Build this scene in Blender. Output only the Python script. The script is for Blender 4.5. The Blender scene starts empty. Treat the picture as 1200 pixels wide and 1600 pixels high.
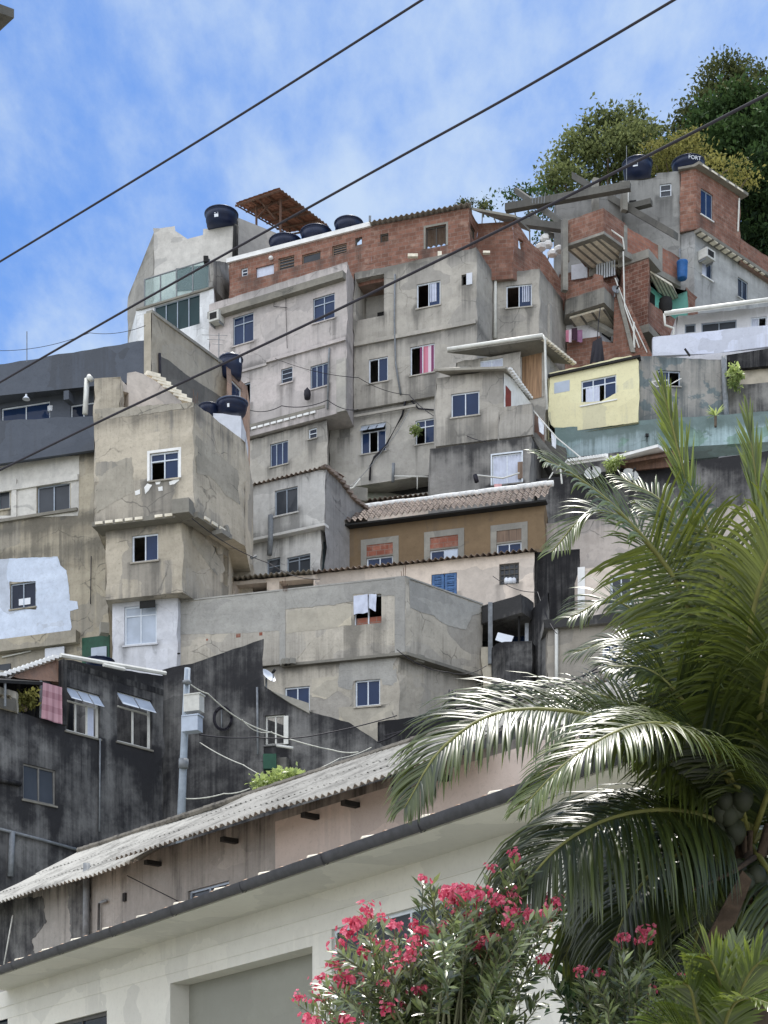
import bpy, math, random
import numpy as np
from mathutils import Vector, Matrix, noise
from mathutils.geometry import tessellate_polygon
random.seed(7); rng = np.random.default_rng(7)
F, HX, HY, CZ = 2600.0, 600.0, 1900.0, 1.6
SC = bpy.context.scene; COL = SC.collection
def P(px, py, Y): return Vector(((px-HX)/F*Y, Y, CZ+(HY-py)/F*Y))
def E(Y, py, py2): return Y*(HY-py)/(HY-py2)      # depth of a second point at the same height
def zat(py, Y): return CZ+(HY-py)/F*Y
# ------------------------------------------------------------------ objects
def tag(o, label=None, cat=None, group=None, kind=None):
    if label: o['label'] = label
    if cat: o['category'] = cat
    if group: o['group'] = group
    if kind: o['kind'] = kind
    return o
def thing(name, label, cat, loc, group=None):
    o = bpy.data.objects.new(name, None); COL.objects.link(o); o.location = loc; o.empty_display_size = .3
    return tag(o, label, cat, group)
def wloc(o):
    v = Vector(o.location)
    while o.parent: o = o.parent; v += Vector(o.location)
    return v
class MB:
    def __init__(s): s.v = []; s.f = []; s.uv = []; s.dirt = []; s.hasuv = False; s.pcs = []
    def add(s, vs, fs, uvs=None, dirt=None):
        o = len(s.v); s.pcs.append((o, o+len(vs), len(s.f), len(s.f)+len(fs))); s.v += [tuple(v) for v in vs]; s.f += [tuple(i+o for i in f) for f in fs]
        s.dirt += list(dirt) if dirt is not None else [0.0]*len(vs)
        if uvs is not None: s.hasuv = True; s.uv += list(uvs)
        else: s.uv += [(v[0]+v[1], v[2]) for v in vs]
        return s
    def quad(s, a, b, c, d): return s.add([a, b, c, d], [(0, 1, 2, 3)])
    def hexa(s, p):   # 8 points: bottom ring then top ring
        return s.add(p, [(3, 2, 1, 0), (4, 5, 6, 7), (0, 1, 5, 4), (1, 2, 6, 5), (2, 3, 7, 6), (3, 0, 4, 7)])
    def box(s, c, sx, sy, sz, rz=0):
        ca, sa = math.cos(rz), math.sin(rz); p = []
        for z in (-.5, .5):
            for x, y in ((-.5, -.5), (.5, -.5), (.5, .5), (-.5, .5)):
                x_, y_ = x*sx, y*sy; p.append((c[0]+x_*ca-y_*sa, c[1]+x_*sa+y_*ca, c[2]+z*sz))
        return s.hexa(p)
    def prism(s, pts, vec):   # polygon extruded along vec
        pts = [Vector(p) for p in pts]; n = len(pts); vec = Vector(vec)
        tri = tessellate_polygon([pts]); vs = pts+[p+vec for p in pts]
        fs = [tuple(t) for t in tri]+[tuple(i+n for i in t[::-1]) for t in tri]
        fs += [(i, (i+1) % n, (i+1) % n+n, i+n) for i in range(n)]
        return s.add(vs, fs)
    def tube(s, pts, r, n=6, r2=None):
        pts = [Vector(p) for p in pts]; m = len(pts); vs = []; fs = []
        for i, p in enumerate(pts):
            t = (pts[min(i+1, m-1)]-pts[max(i-1, 0)]).normalized()
            a = t.cross(Vector((0, 0, 1)) if abs(t.z) < .9 else Vector((1, 0, 0))).normalized(); b = t.cross(a)
            rr = r if r2 is None else r+(r2-r)*i/(m-1)
            if callable(r): rr = r(i/(m-1))
            vs += [p+(a*math.cos(2*math.pi*k/n)+b*math.sin(2*math.pi*k/n))*rr for k in range(n)]
        for i in range(m-1):
            for k in range(n): fs.append((i*n+k, i*n+(k+1) % n, (i+1)*n+(k+1) % n, (i+1)*n+k))
        fs += [tuple(range(n))[::-1], tuple((m-1)*n+k for k in range(n))]
        return s.add(vs, fs)
    def lathe(s, c, prof, n=28):
        vs = []; fs = []; m = len(prof)
        for r, z in prof: vs += [(c[0]+r*math.cos(2*math.pi*k/n), c[1]+r*math.sin(2*math.pi*k/n), c[2]+z) for k in range(n)]
        for i in range(m-1):
            for k in range(n): fs.append((i*n+k, i*n+(k+1) % n, (i+1)*n+(k+1) % n, (i+1)*n+k))
        fs += [tuple(range(n))[::-1], tuple((m-1)*n+k for k in range(n))]
        return s.add(vs, fs)
    def ob(s, f, u0, u1, z0, z1, o0, o1):   # box in face coordinates
        q = lambda u, z, o: f.pt(u, z, o)
        return s.hexa([q(u0, z0, o1), q(u1, z0, o1), q(u1, z0, o0), q(u0, z0, o0), q(u0, z1, o1), q(u1, z1, o1), q(u1, z1, o0), q(u0, z1, o0)])
    def split(s, name, m, parent, smooth=False):   # every piece a part of its own
        for a, b, fa, fb in s.pcs:
            q = MB(); q.v = s.v[a:b]; q.uv = s.uv[a:b]; q.dirt = s.dirt[a:b]; q.hasuv = s.hasuv; q.f = [tuple(i-a for i in f) for f in s.f[fa:fb]]; q.build(name, m, parent, smooth)
    def build(s, name, m, parent=None, smooth=False):
        if not s.v: return None
        me = bpy.data.meshes.new(name); off = wloc(parent) if parent else Vector((0, 0, 0))
        me.from_pydata([(v[0]-off.x, v[1]-off.y, v[2]-off.z) for v in s.v], [], s.f)
        if s.hasuv:
            l = me.uv_layers.new(name='UVMap'); idx = np.zeros(len(me.loops), dtype=np.int32); me.loops.foreach_get('vertex_index', idx)
            l.data.foreach_set('uv', np.array(s.uv, dtype=np.float32)[idx].ravel())
        if any(s.dirt):
            a = me.attributes.new('dirt', 'FLOAT', 'POINT'); a.data.foreach_set('value', np.array(s.dirt, dtype=np.float32))
        if smooth: me.polygons.foreach_set('use_smooth', [True]*len(me.polygons))
        me.materials.append(m); o = bpy.data.objects.new(name, me); COL.objects.link(o)
        if parent: o.parent = parent
        return o
# ------------------------------------------------------------------ materials
class NT:
    def __init__(s, m): s.m = m; s.n = m.node_tree.nodes; s.l = m.node_tree.links
    def new(s, t, **k):
        o = s.n.new(t)
        for a, b in k.items(): setattr(o, a, b)
        return o
    def put(s, sock, v):
        if hasattr(v, 'links') or isinstance(v, bpy.types.NodeSocket): s.l.new(v, sock)
        else: sock.default_value = v
    def math(s, op, a, b=0.0, clamp=False):
        o = s.new('ShaderNodeMath', operation=op, use_clamp=clamp); s.put(o.inputs[0], a); s.put(o.inputs[1], b); return o.outputs[0]
    def mix(s, f, a, b, t='MIX'):
        o = s.new('ShaderNodeMix', data_type='RGBA', blend_type=t); s.put(o.inputs[0], f); s.put(o.inputs[6], c4(a)); s.put(o.inputs[7], c4(b)); return o.outputs[2]
    def noise(s, vec, scale, det=6, rough=.55, sc=None, w=0):
        if sc is not None:
            mp = s.new('ShaderNodeMapping'); mp.inputs['Scale'].default_value = sc; mp.inputs['Location'].default_value = (w, w*1.7, w*.3); s.l.new(vec, mp.inputs[0]); vec = mp.outputs[0]
        o = s.new('ShaderNodeTexNoise'); s.l.new(vec, o.inputs['Vector']); o.inputs['Scale'].default_value = scale; o.inputs['Detail'].default_value = det; o.inputs['Roughness'].default_value = rough
        return o.outputs[0]
    def ramp(s, v, lo, hi):
        o = s.new('ShaderNodeMapRange', interpolation_type='SMOOTHSTEP'); s.put(o.inputs[0], v); o.inputs[1].default_value = lo; o.inputs[2].default_value = hi; return o.outputs[0]
    def bump(s, h, st, dist=.02):
        o = s.new('ShaderNodeBump'); o.inputs['Strength'].default_value = st; o.inputs['Distance'].default_value = dist; s.put(o.inputs['Height'], h); return o.outputs[0]
def c4(c): return (c[0], c[1], c[2], 1.0) if isinstance(c, (tuple, list)) and len(c) == 3 else c
def newmat(name):
    m = bpy.data.materials.new(name); m.use_nodes = True; t = NT(m); b = t.n['Principled BSDF']; return m, t, b
def S(r, g, b):   # sRGB 0-255 to linear
    f = lambda c: (c/255/12.92) if c/255 <= .04045 else ((c/255+.055)/1.055)**2.4
    return (f(r), f(g), f(b))
def sc(c, k): return tuple(min(1, x*k) for x in c)
_w = [0]
def plaster(name, base, tone=None, dirtc=(.05, .05, .048), bias=0.0, streak=.6, amt=.8, band=.5, var=.35, brick=False, bump=.5, cover=None, dscale=1.35, blot=.35, patchy=.4, crk=.9):
    m, t, b = newmat(name); _w[0] += 3.7; w = _w[0]
    tone = tone or sc(base, .72)
    geo = t.new('ShaderNodeNewGeometry'); pos = geo.outputs['Position']
    nA = t.noise(pos, .55, 5, .6, (1, 1, 1), w); nB = t.noise(pos, 2.6, 9, .68, (1, 1, 1), w)
    nS = t.noise(pos, 1.5, 6, .6, (2.4, 2.4, .16), w); nH = t.noise(pos, 1.0, 4, .55, (.22, .22, 1.5), w)
    nF = t.noise(pos, 30, 4, .7)
    k = t.math('ADD', t.math('MULTIPLY', nA, 1-band), t.math('MULTIPLY', nH, band))
    if brick:
        uv = t.new('ShaderNodeUVMap'); bt = t.new('ShaderNodeTexBrick'); t.l.new(uv.outputs[0], bt.inputs['Vector'])
        bt.inputs['Color1'].default_value = c4(base); bt.inputs['Color2'].default_value = c4(tone); bt.inputs['Mortar'].default_value = c4((.25, .185, .155))
        bt.inputs['Scale'].default_value = 1; bt.inputs['Mortar Size'].default_value = .014; bt.inputs['Mortar Smooth'].default_value = .3; bt.inputs['Bias'].default_value = 0
        bt.inputs['Brick Width'].default_value = .36; bt.inputs['Row Height'].default_value = .2
        col = bt.outputs['Color']; col = t.mix(t.ramp(nA, .42, .68), col, sc(base, 1.35), 'MIX') if False else t.mix(t.math('MULTIPLY', t.ramp(nB, .48, .7), .6), col, (.34, .24, .19))
        col = t.mix(t.math('MULTIPLY', t.ramp(nA, .45, .7), .55), col, sc(base, .5))
    else:
        col = t.mix(t.ramp(k, .34, .66), base, tone)
    if not brick:
        wp = t.new('ShaderNodeVectorMath', operation='ADD'); sp_ = t.new('ShaderNodeVectorMath', operation='SCALE'); nz = t.new('ShaderNodeTexNoise'); nz.inputs['Scale'].default_value = 1.3; nz.inputs['Detail'].default_value = 4; t.l.new(pos, nz.inputs['Vector']); t.l.new(nz.outputs['Color'], sp_.inputs[0]); sp_.inputs['Scale'].default_value = .55; t.l.new(pos, wp.inputs[0]); t.l.new(sp_.outputs[0], wp.inputs[1])
        mpv = t.new('ShaderNodeMapping'); mpv.inputs['Scale'].default_value = (.5, .5, .8); mpv.inputs['Location'].default_value = (w, 0, w); t.l.new(wp.outputs[0], mpv.inputs[0])
        vo = t.new('ShaderNodeTexVoronoi', distance='CHEBYCHEV'); t.l.new(mpv.outputs[0], vo.inputs['Vector']); vo.inputs['Scale'].default_value = .9; sx = t.new('ShaderNodeSeparateColor'); t.l.new(vo.outputs['Color'], sx.inputs[0])
        gsel = t.ramp(t.math('ADD', sx.outputs[0], t.math('ADD', t.math('MULTIPLY', t.math('SUBTRACT', nS, .5), .7), t.math('MULTIPLY', t.math('SUBTRACT', nB, .5), .35))), .52, .66); gl_ = sum(base)/3; gt = tuple(.62*x+.38*gl_*.66 for x in sc(base, .66)); col = t.mix(t.math('MULTIPLY', gsel, min(1, patchy*1.5)), col, gt); col = t.mix(t.math('MULTIPLY', sx.outputs[1], patchy*.8), col, sc(base, 1.25))
        ve = t.new('ShaderNodeTexVoronoi', feature='DISTANCE_TO_EDGE'); t.l.new(mpv.outputs[0], ve.inputs['Vector']); ve.inputs['Scale'].default_value = 1.1
        crack = t.math('MULTIPLY', t.math('SUBTRACT', 1.0, t.ramp(ve.outputs['Distance'], .002, .022)), t.math('MULTIPLY', t.ramp(nA, .45, .6), patchy*crk))
        n12 = t.noise(pos, 11, 6, .7); col = t.mix(t.math('MULTIPLY', t.ramp(n12, .5, .8), patchy*1.2), col, sc(base, .5))
    if cover:   # a second skin of render in big patches
        cA = t.noise(pos, .4, 7, .6, (1, 1, 1.4), w+40); col = t.mix(t.ramp(cA, cover[1], cover[1]+.025), col, cover[0])
    v = t.math('ADD', t.math('MULTIPLY', nB, var*2), 1-var); cmb = t.new('ShaderNodeCombineColor')
    for i in range(3): t.l.new(v, cmb.inputs[i])
    col = t.mix(1.0, col, cmb.outputs[0], 'MULTIPLY')
    at = t.new('ShaderNodeAttribute', attribute_name='dirt')
    d = t.math('MULTIPLY', at.outputs['Fac'], dscale)
    bias = bias+.06 if bias < 0 and bias > -.2 else bias
    d = t.math('ADD', d, t.math('MULTIPLY', t.math('SUBTRACT', nS, .5), streak*2.2))
    d = t.math('ADD', d, t.math('MULTIPLY', t.math('SUBTRACT', nB, .5), .9))
    d = t.math('ADD', d, t.math('MULTIPLY', t.math('SUBTRACT', nA, .5), blot*2))
    d = t.math('ADD', d, bias)
    nT = t.noise(pos, 2.0, 5, .6, (5.5, 5.5, .14), w+9); d = t.math('ADD', d, t.math('MULTIPLY', t.math('SUBTRACT', nT, .5), streak*1.1))
    if not brick: d = t.math('ADD', d, crack)
    col = t.mix(t.math('MULTIPLY', t.ramp(d, .05, .85), amt), col, dirtc)
    t.put(b.inputs['Base Color'], col); b.inputs['Roughness'].default_value = .9; b.inputs['Specular IOR Level'].default_value = .15
    h = t.math('ADD', t.math('MULTIPLY', nB, 1.0), t.math('MULTIPLY', nF, .25))
    if brick: h = t.math('ADD', h, t.math('MULTIPLY', bt.outputs['Fac'], -1.2))
    t.put(b.inputs['Normal'], t.bump(h, bump, .05)); return m
def simple(name, col, rough=.6, metal=0, var=.15, scale=6, spec=.3, bump=0, transl=0):
    m, t, b = newmat(name); geo = t.new('ShaderNodeNewGeometry')
    n = t.noise(geo.outputs['Position'], scale, 6, .6)
    t.put(b.inputs['Base Color'], t.mix(t.ramp(n, .3, .7), sc(col, 1-var), sc(col, 1+var)))
    b.inputs['Roughness'].default_value = rough; b.inputs['Metallic'].default_value = metal; b.inputs['Specular IOR Level'].default_value = spec
    if bump: t.put(b.inputs['Normal'], t.bump(n, bump, .03))
    return m
def leafmat(name, c1, c2, spec=.35, rough=.4, tr=.35, trc=None):
    m, t, b = newmat(name); at = t.new('ShaderNodeAttribute', attribute_name='tone')
    col = t.mix(at.outputs['Fac'], c1, c2); t.put(b.inputs['Base Color'], col); b.inputs['Roughness'].default_value = rough; b.inputs['Specular IOR Level'].default_value = spec
    tl = t.new('ShaderNodeBsdfTranslucent'); t.put(tl.inputs[0], t.mix(.5, col, trc or sc(c2, 1.5)))
    mx = t.new('ShaderNodeMixShader'); mx.inputs[0].default_value = tr; t.l.new(b.outputs[0], mx.inputs[1]); t.l.new(tl.outputs[0], mx.inputs[2])
    t.l.new(mx.outputs[0], t.n['Material Output'].inputs[0]); return m
def glassmat(name, col, rough=.06, spec=.2):
    m, t, b = newmat(name); geo = t.new('ShaderNodeNewGeometry'); n = t.noise(geo.outputs['Position'], .9, 3, .5)
    t.put(b.inputs['Base Color'], t.mix(n, sc(col, .55), sc(col, 1.5))); b.inputs['Roughness'].default_value = rough; b.inputs['Specular IOR Level'].default_value = spec
    n2 = t.noise(geo.outputs['Position'], 1.4, 2, .5); t.put(b.inputs['Normal'], t.bump(n2, .12, .1)); return m
# ------------------------------------------------------------------ walls
class Face:
    def __init__(s, A, B):
        s.A = Vector(A[:2]); s.B = Vector(B[:2]); d = s.B-s.A; s.L = d.length; s.d = d/s.L; n = Vector((-s.d.y, s.d.x))
        if n.dot((s.A+s.B)/2) > 0: n = -n
        s.n = n
    def hit(s, px):
        k = (px-HX)/F; a = s.A; d = s.d   # (a+u d).x = k*(a+u d).y
        return (k*a.y-a.x)/(d.x-k*d.y)
    def Y(s, px): return s.A.y+s.hit(px)*s.d.y
    def uz(s, px, py): u = s.hit(px); return u, zat(py, s.A.y+u*s.d.y)
    def pt(s, u, z, o=0): q = s.A+s.d*u+s.n*o; return Vector((q.x, q.y, z))
    def pp(s, px, py, o=0): u, z = s.uz(px, py); return s.pt(u, z, o)
    def off(s, o): return Face(s.A+s.n*o, s.B+s.n*o)
def lerp_pts(pts, u):
    if u <= pts[0][0]: return pts[0][1]
    for (a, za), (b, zb) in zip(pts, pts[1:]):
        if u <= b: return za+(zb-za)*(u-a)/max(b-a, 1e-6)
    return pts[-1][1]
def wallgrid(mb, f, top, bot, holes, ledges=(), rd=.18, jit=.05, dtop=.5, dbot=.45, dwin=1.1, step=.34):
    L = f.L; cuts = {0.0, L}
    for u, _ in list(top)+list(bot):
        if 0 < u < L: cuts.add(u)
    for h in holes:
        for u in h[:2]:
            if 0 < u < L: cuts.add(u)
    n = max(1, int(L/step))
    for i in range(1, n): cuts.add(L*i/n)
    cuts = sorted(cuts); us = [cuts[0]]
    for c in cuts[1:]:
        if c-us[-1] > .0012: us.append(c)
    zs = set()
    for h in holes: zs |= {h[2], h[3]}
    zmin = min(z for _, z in bot); zmax = max(z for _, z in top); k = max(1, int((zmax-zmin)/step))
    for i in range(1, k): zs.add(zmin+(zmax-zmin)*i/k)
    zs = sorted(zs)
    def tz(u): return lerp_pts(top, u)+(jit*noise.noise((u*2.3+f.A.x*3, f.A.y, 1.7)) if 0 < u < L else 0)
    def dz(u, z):
        t, b = lerp_pts(top, u), lerp_pts(bot, u); g = .45+.9*abs(noise.noise((u*1.9+f.A.x, f.A.y, 9.1)))
        d = dtop*math.exp(-max(0, t-z)/.45)*g+dbot*math.exp(-max(0, z-b)/.7)*g
        for h in holes:
            if z < h[2]+.01:
                e = math.exp(-(h[2]-z)/.9)
                d += dwin*e*(math.exp(-((u-h[0])/.22)**2)+math.exp(-((u-h[1])/.22)**2))*g+.2*e*(h[0] < u < h[1])
            elif z < h[3]+.2 and min(abs(u-h[0]), abs(u-h[1])) < .15: d += .12
        for zl, st in ledges:
            if z <= zl: d += st*math.exp(-(zl-z)/.35)*g*1.4
            else: d += st*.5*math.exp(-(z-zl)/.12)
        return min(d, 1.6)
    def cell(ua, ub, a0, a1, b0, b1):
        pts = [(ua, a0), (ub, b0), (ub, b1), (ua, a1)]
        V = [f.pt(u, z) for u, z in pts]
        for q, (u, z) in enumerate(pts):   # hand-made corners are never plumb
            if u < 1e-6 or u > L-1e-6: c_ = V[q]; V[q] = c_+Vector((noise.noise((c_.x, c_.y, z*1.6)), noise.noise((c_.y, c_.x, z*1.6+9)), 0))*.085
        mb.add(V, [(0, 1, 2, 3)], pts, [dz(u, z) for u, z in pts])
    for ua, ub in zip(us, us[1:]):
        ba, bb, ta, tb = lerp_pts(bot, ua+1e-5), lerp_pts(bot, ub-1e-5), tz(ua+1e-5), tz(ub-1e-5); um = (ua+ub)/2
        lv = [z for z in zs if max(ba, bb)+.01 < z < min(ta, tb)-.01]
        seq = [(ba, bb)]+[(z, z) for z in lv]+[(ta, tb)]
        for (a0, b0), (a1, b1) in zip(seq, seq[1:]):
            zm = (a0+a1+b0+b1)/4
            if any(h[0] < um < h[1] and h[2] < zm < h[3] for h in holes): continue
            if a1-a0 < 1e-4 and b1-b0 < 1e-4: continue
            cell(ua, ub, a0, a1, b0, b1)
    for h in holes:
        u0, u1, z0, z1 = h[:4]; r = h[4] if len(h) > 4 else rd
        for (a, b) in (((u0, z0), (u1, z0)), ((u1, z0), (u1, z1)), ((u1, z1), (u0, z1)), ((u0, z1), (u0, z0))):
            mb.add([f.pt(a[0], a[1]), f.pt(b[0], b[1]), f.pt(b[0], b[1], -r), f.pt(a[0], a[1], -r)], [(0, 1, 2, 3)], [a, b, b, a], [.15]*4)
class Block:
    """one storey / volume of a house: visible wall chain plus hidden sides, back and a cap"""
    def __init__(s, root, chain, zb, mat, depth=5.0, back=None, tops=None, bots=None, name='wall', ledges=(), cap=True, capm=None, **kw):
        s.root = root; s.mat = mat; s.kw = kw; s.zb = zb; s.name = name; s.tops = tops or {}; s.bots = bots or {}; s.holes = {}; s.ledges = list(ledges); s.cap = cap; s.capm = capm
        s.pts = []; z0 = None
        for px, Y, pz in chain:   # pz: pixel row of the top, or ('z', value), or None = level with the one before
            if pz is None: z = s.pts[-1][2]
            elif isinstance(pz, tuple): z = pz[1]
            else: z = zat(pz, Y)
            s.pts.append(((px-HX)/F*Y, Y, z))
        s.f = [Face(a, b) for a, b in zip(s.pts, s.pts[1:])]
        s.back = Vector(back) if back else Vector((0, depth))
    def hole(s, i, x0, x1, y0, y1, r=.16):
        f = s.f[i]; xc, yc = (x0+x1)/2, (y0+y1)/2
        u0, u1 = sorted((f.hit(x0), f.hit(x1))); z1 = f.uz(xc, y0)[1]; z0 = f.uz(xc, y1)[1]
        h = (u0, u1, z0, z1, r); s.holes.setdefault(i, []).append(h); return h
    def build(s):
        mb = MB(); n = len(s.f)
        for i, f in enumerate(s.f):
            a, b = s.pts[i], s.pts[i+1]
            top = [f.uz(*q) for q in s.tops[i]] if i in s.tops else [(0, a[2]), (f.L, b[2])]
            bot = [f.uz(*q) for q in s.bots[i]] if i in s.bots else [(0, s.zb), (f.L, s.zb)]
            top = [(max(0, min(f.L, u)), z) for u, z in top]
            wallgrid(mb, f, top, bot, s.holes.get(i, []), s.ledges, **s.kw)
            if i in s.tops: s.pts[i] = (a[0], a[1], min(a[2], top[0][1])) if i == 0 else s.pts[i]
            if i == n-1 and i in s.tops: s.pts[-1] = (b[0], b[1], top[-1][1])
        A, B = s.pts[0], s.pts[-1]; bk = s.back
        ring = [(p[0], p[1]) for p in s.pts]+[(B[0]+bk.x, B[1]+bk.y), (A[0]+bk.x, A[1]+bk.y)]
        zt = [p[2] for p in s.pts]+[B[2], A[2]]; m = len(ring)
        for i, j in ((m-3, m-2), (m-2, m-1), (m-1, 0)):
            p = [(ring[i][0], ring[i][1], s.zb), (ring[j][0], ring[j][1], s.zb), (ring[j][0], ring[j][1], zt[j]), (ring[i][0], ring[i][1], zt[i])]
            mb.add(p, [(0, 1, 2, 3)], [(0, s.zb), (bk.length, s.zb), (bk.length, zt[j]), (0, zt[i])])
        o = mb.build(s.name, s.mat, s.root)
        if s.cap:
            zc = min(zt)-.04
            tri = tessellate_polygon([[Vector((x, y, 0)) for x, y in ring]])
            k = MB(); k.add([(x, y, zc) for x, y in ring], [tuple(q) for q in tri]); k.build('roof', s.capm or s.mat, s.root); k = MB(); k.add([(x, y, s.zb+.02) for x, y in ring], [tuple(q) for q in tri]); k.build('underside', s.capm or s.mat, s.root)
        return o
    def ledge(s, i, x0, x1, py, h=.18, proj=.12, mat=None, name='ledge', jit=0):
        f = s.f[i]; u0, u1 = sorted((f.hit(x0), f.hit(x1))); z = f.uz((x0+x1)/2, py)[1]
        mb = MB(); mb.ob(f, u0, u1, z-h, z, -.02, proj); return mb.build(name, mat or s.mat, s.root)
    def pipe(s, i, pts, r, mat, name='pipe', o=.08):
        f = s.f[i]; mb = MB(); mb.tube([f.pp(x, y, o) for x, y in pts], r); return mb.build(name, mat, s.root, True)
    def patch(s, i, poly, mat, name='plaster_patch', o=.008, rough=.05):
        f = s.f[i]; out = []; m = len(poly)
        for k in range(m):
            a, b = Vector(poly[k]), Vector(poly[(k+1) % m]); q = max(1, int((b-a).length/1.6))
            for j in range(q):
                p = a+(b-a)*j/q; w = Vector((0, 0))
                for fr, am in ((.09, 30), (.3, 14), (.8, 7)): w += Vector((noise.noise((p.x*fr, p.y*fr, i+.5)), noise.noise((p.x*fr, p.y*fr, 7.5+i))))*am*rough
                p = p+w; out.append(f.pp(p.x, p.y, o))
        mb = MB(); mb.prism(out, (-f.n.x*.006, -f.n.y*.006, 0)); return mb.build(name, mat, s.root)
# ------------------------------------------------------------------ material set
M = {}
M['white'] = simple('white_frame', S(205, 212, 220), .45, var=.08)
M['alu'] = simple('grey_aluminium', S(150, 160, 172), .4, .3, var=.1)
M['darkfr'] = simple('dark_frame', S(70, 68, 64), .5)
M['glass'] = glassmat('window_glass', S(30, 38, 54)); M['bluegl'] = glassmat('blue_glass', S(34, 50, 80))
M['teal'] = glassmat('teal_glass', S(24, 50, 54)); M['greygl'] = glassmat('grey_glass', S(62, 66, 72), .12)
M['frost'] = simple('frosted_pane', S(168, 178, 192), .3, var=.12, scale=1.5)
M['curtain'] = simple('white_curtain', S(190, 196, 212), .9, var=.1, scale=3)
M['shut'] = simple('grey_shutter', S(118, 116, 112), .7); M['pale'] = simple('pale_board', S(196, 200, 208), .6, var=.06)
M['blue'] = simple('blue_paint', S(62, 96, 140), .5, var=.25); M['wood'] = None
M['tank'] = simple('navy_plastic', S(22, 34, 62), .38, var=.12, scale=3, spec=.4); M['lidgrey'] = simple('weathered_lid', S(84, 96, 122), .5, var=.35, scale=3)
M['label'] = simple('white_label', S(215, 220, 228), .5, var=.03); M['pipe'] = simple('white_pvc', S(206, 206, 200), .5, var=.1, scale=3)
M['gpipe'] = simple('grey_pipe', S(120, 124, 128), .6, var=.2); M['cable'] = simple('black_cable', S(34, 32, 40), .6); M['lcable'] = simple('pale_cable', S(190, 190, 180), .6)
M['dish'] = simple('dish_grey', S(186, 188, 186), .6, var=.12); M['dark'] = simple('near_black', S(40, 40, 40), .9)  # near black; also painted darkness at the back of recesses and openings
M['acw'] = simple('ac_casing', S(188, 188, 182), .6, var=.1); M['red'] = simple('red_door', S(120, 44, 38), .6); M['green'] = simple('green_plastic', S(30, 74, 56), .5)
M['barrel'] = simple('blue_plastic', S(40, 92, 150), .45); M['conc'] = plaster('bare_concrete', S(150, 147, 138), S(118, 116, 110), streak=.5, bias=-.1)
M['concd'] = plaster('dark_concrete', S(104, 103, 98), S(84, 83, 80), streak=.6, bias=.05); M['slab'] = plaster('slab_edge', S(138, 134, 124), S(108, 106, 100), streak=.4, bias=0)
M['tileend'] = simple('clay_block_ends', S(224, 216, 198), .8, var=.15, scale=4); M['coping'] = simple('white_coping', S(222, 222, 220), .7, var=.1, scale=2)
M['brickfill'] = plaster('red_brick_fill', S(150, 96, 80), S(128, 78, 64), brick=True, streak=.3, bias=-.2)
def woodmat(name, c):
    m, t, b = newmat(name); g = t.new('ShaderNodeNewGeometry'); n = t.noise(g.outputs['Position'], 1.5, 6, .6, (7, 7, .5))
    t.put(b.inputs['Base Color'], t.mix(t.ramp(n, .3, .7), sc(c, .6), sc(c, 1.2))); b.inputs['Roughness'].default_value = .7; return m
M['wood'] = woodmat('wood_door', S(158, 126, 96)); M['beam'] = woodmat('timber', S(92, 66, 50)); M['brownd'] = woodmat('brown_board', S(112, 92, 76))
def stripes(name, cols, scl, axis=0):
    m, t, b = newmat(name); uv = t.new('ShaderNodeUVMap'); sp = t.new('ShaderNodeSeparateXYZ'); t.l.new(uv.outputs[0], sp.inputs[0])
    r = t.new('ShaderNodeValToRGB'); r.color_ramp.interpolation = 'CONSTANT'; e = r.color_ramp.elements
    for i, c in enumerate(cols):
        k = e[i] if i < 2 else e.new(.5); k.position = i/len(cols); k.color = c4(c)
    t.l.new(t.math('FRACT', t.math('MULTIPLY', sp.outputs[axis], scl)), r.inputs[0]); t.put(b.inputs['Base Color'], r.outputs[0]); b.inputs['Roughness'].default_value = .9; return m
M['pink_st'] = stripes('pink_striped_cloth', [S(190, 120, 140), S(206, 190, 200), S(120, 60, 96), S(178, 104, 120)], 1.6)
def plaidmat():
    m, t, b = newmat('plaid_cloth'); uv = t.new('ShaderNodeUVMap'); sp = t.new('ShaderNodeSeparateXYZ'); t.l.new(uv.outputs[0], sp.inputs[0])
    a = t.math('GREATER_THAN', t.math('FRACT', t.math('MULTIPLY', sp.outputs[0], 4.2)), .6); c = t.math('GREATER_THAN', t.math('FRACT', t.math('MULTIPLY', sp.outputs[1], 2.3)), .55)
    n = t.noise(uv.outputs[0], 1.6, 2); k = t.math('MULTIPLY', t.math('ADD', a, c), .36)
    t.put(b.inputs['Base Color'], t.mix(k, t.mix(n, S(196, 160, 166), S(176, 128, 136)), S(128, 84, 94))); b.inputs['Roughness'].default_value = .95; return m
M['plaid'] = plaidmat()
def sheetmat(name, c, dk, amt=.6, sca=1.0):
    m, t, b = newmat(name); g = t.new('ShaderNodeNewGeometry'); n = t.noise(g.outputs['Position'], 1.1*sca, 8, .7); n2 = t.noise(g.outputs['Position'], 9*sca, 6, .7)
    col = t.mix(t.math('MULTIPLY', t.ramp(n, .42, .7), amt), c, dk); col = t.mix(t.math('MULTIPLY', t.ramp(n2, .5, .75), .5), col, sc(dk, .9)); t.put(b.inputs['Base Color'], col); b.inputs['Roughness'].default_value = .85; t.put(b.inputs['Normal'], t.bump(n2, .4, .02)); return m
M['fibro'] = sheetmat('fibre_cement', S(152, 150, 144), S(70, 68, 64), .8); M['fibrol'] = sheetmat('sunlit_fibre_cement', S(172, 170, 163), S(74, 72, 68), .75); M['ridge'] = sheetmat('dark_ridge', S(120, 114, 104), S(40, 38, 35), .9, 2.5); M['claytile'] = sheetmat('clay_tiles', S(136, 122, 112), S(62, 54, 50), .8, 1.6); M['brownt'] = sheetmat('brown_tiles', S(134, 92, 72), S(84, 58, 48), .5, 2); M['asb'] = sheetmat('grey_sheet', S(150, 146, 136), S(90, 86, 80), .5)  # fibrol: sunlit copy of fibro, the sunshine put into its colour
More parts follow.
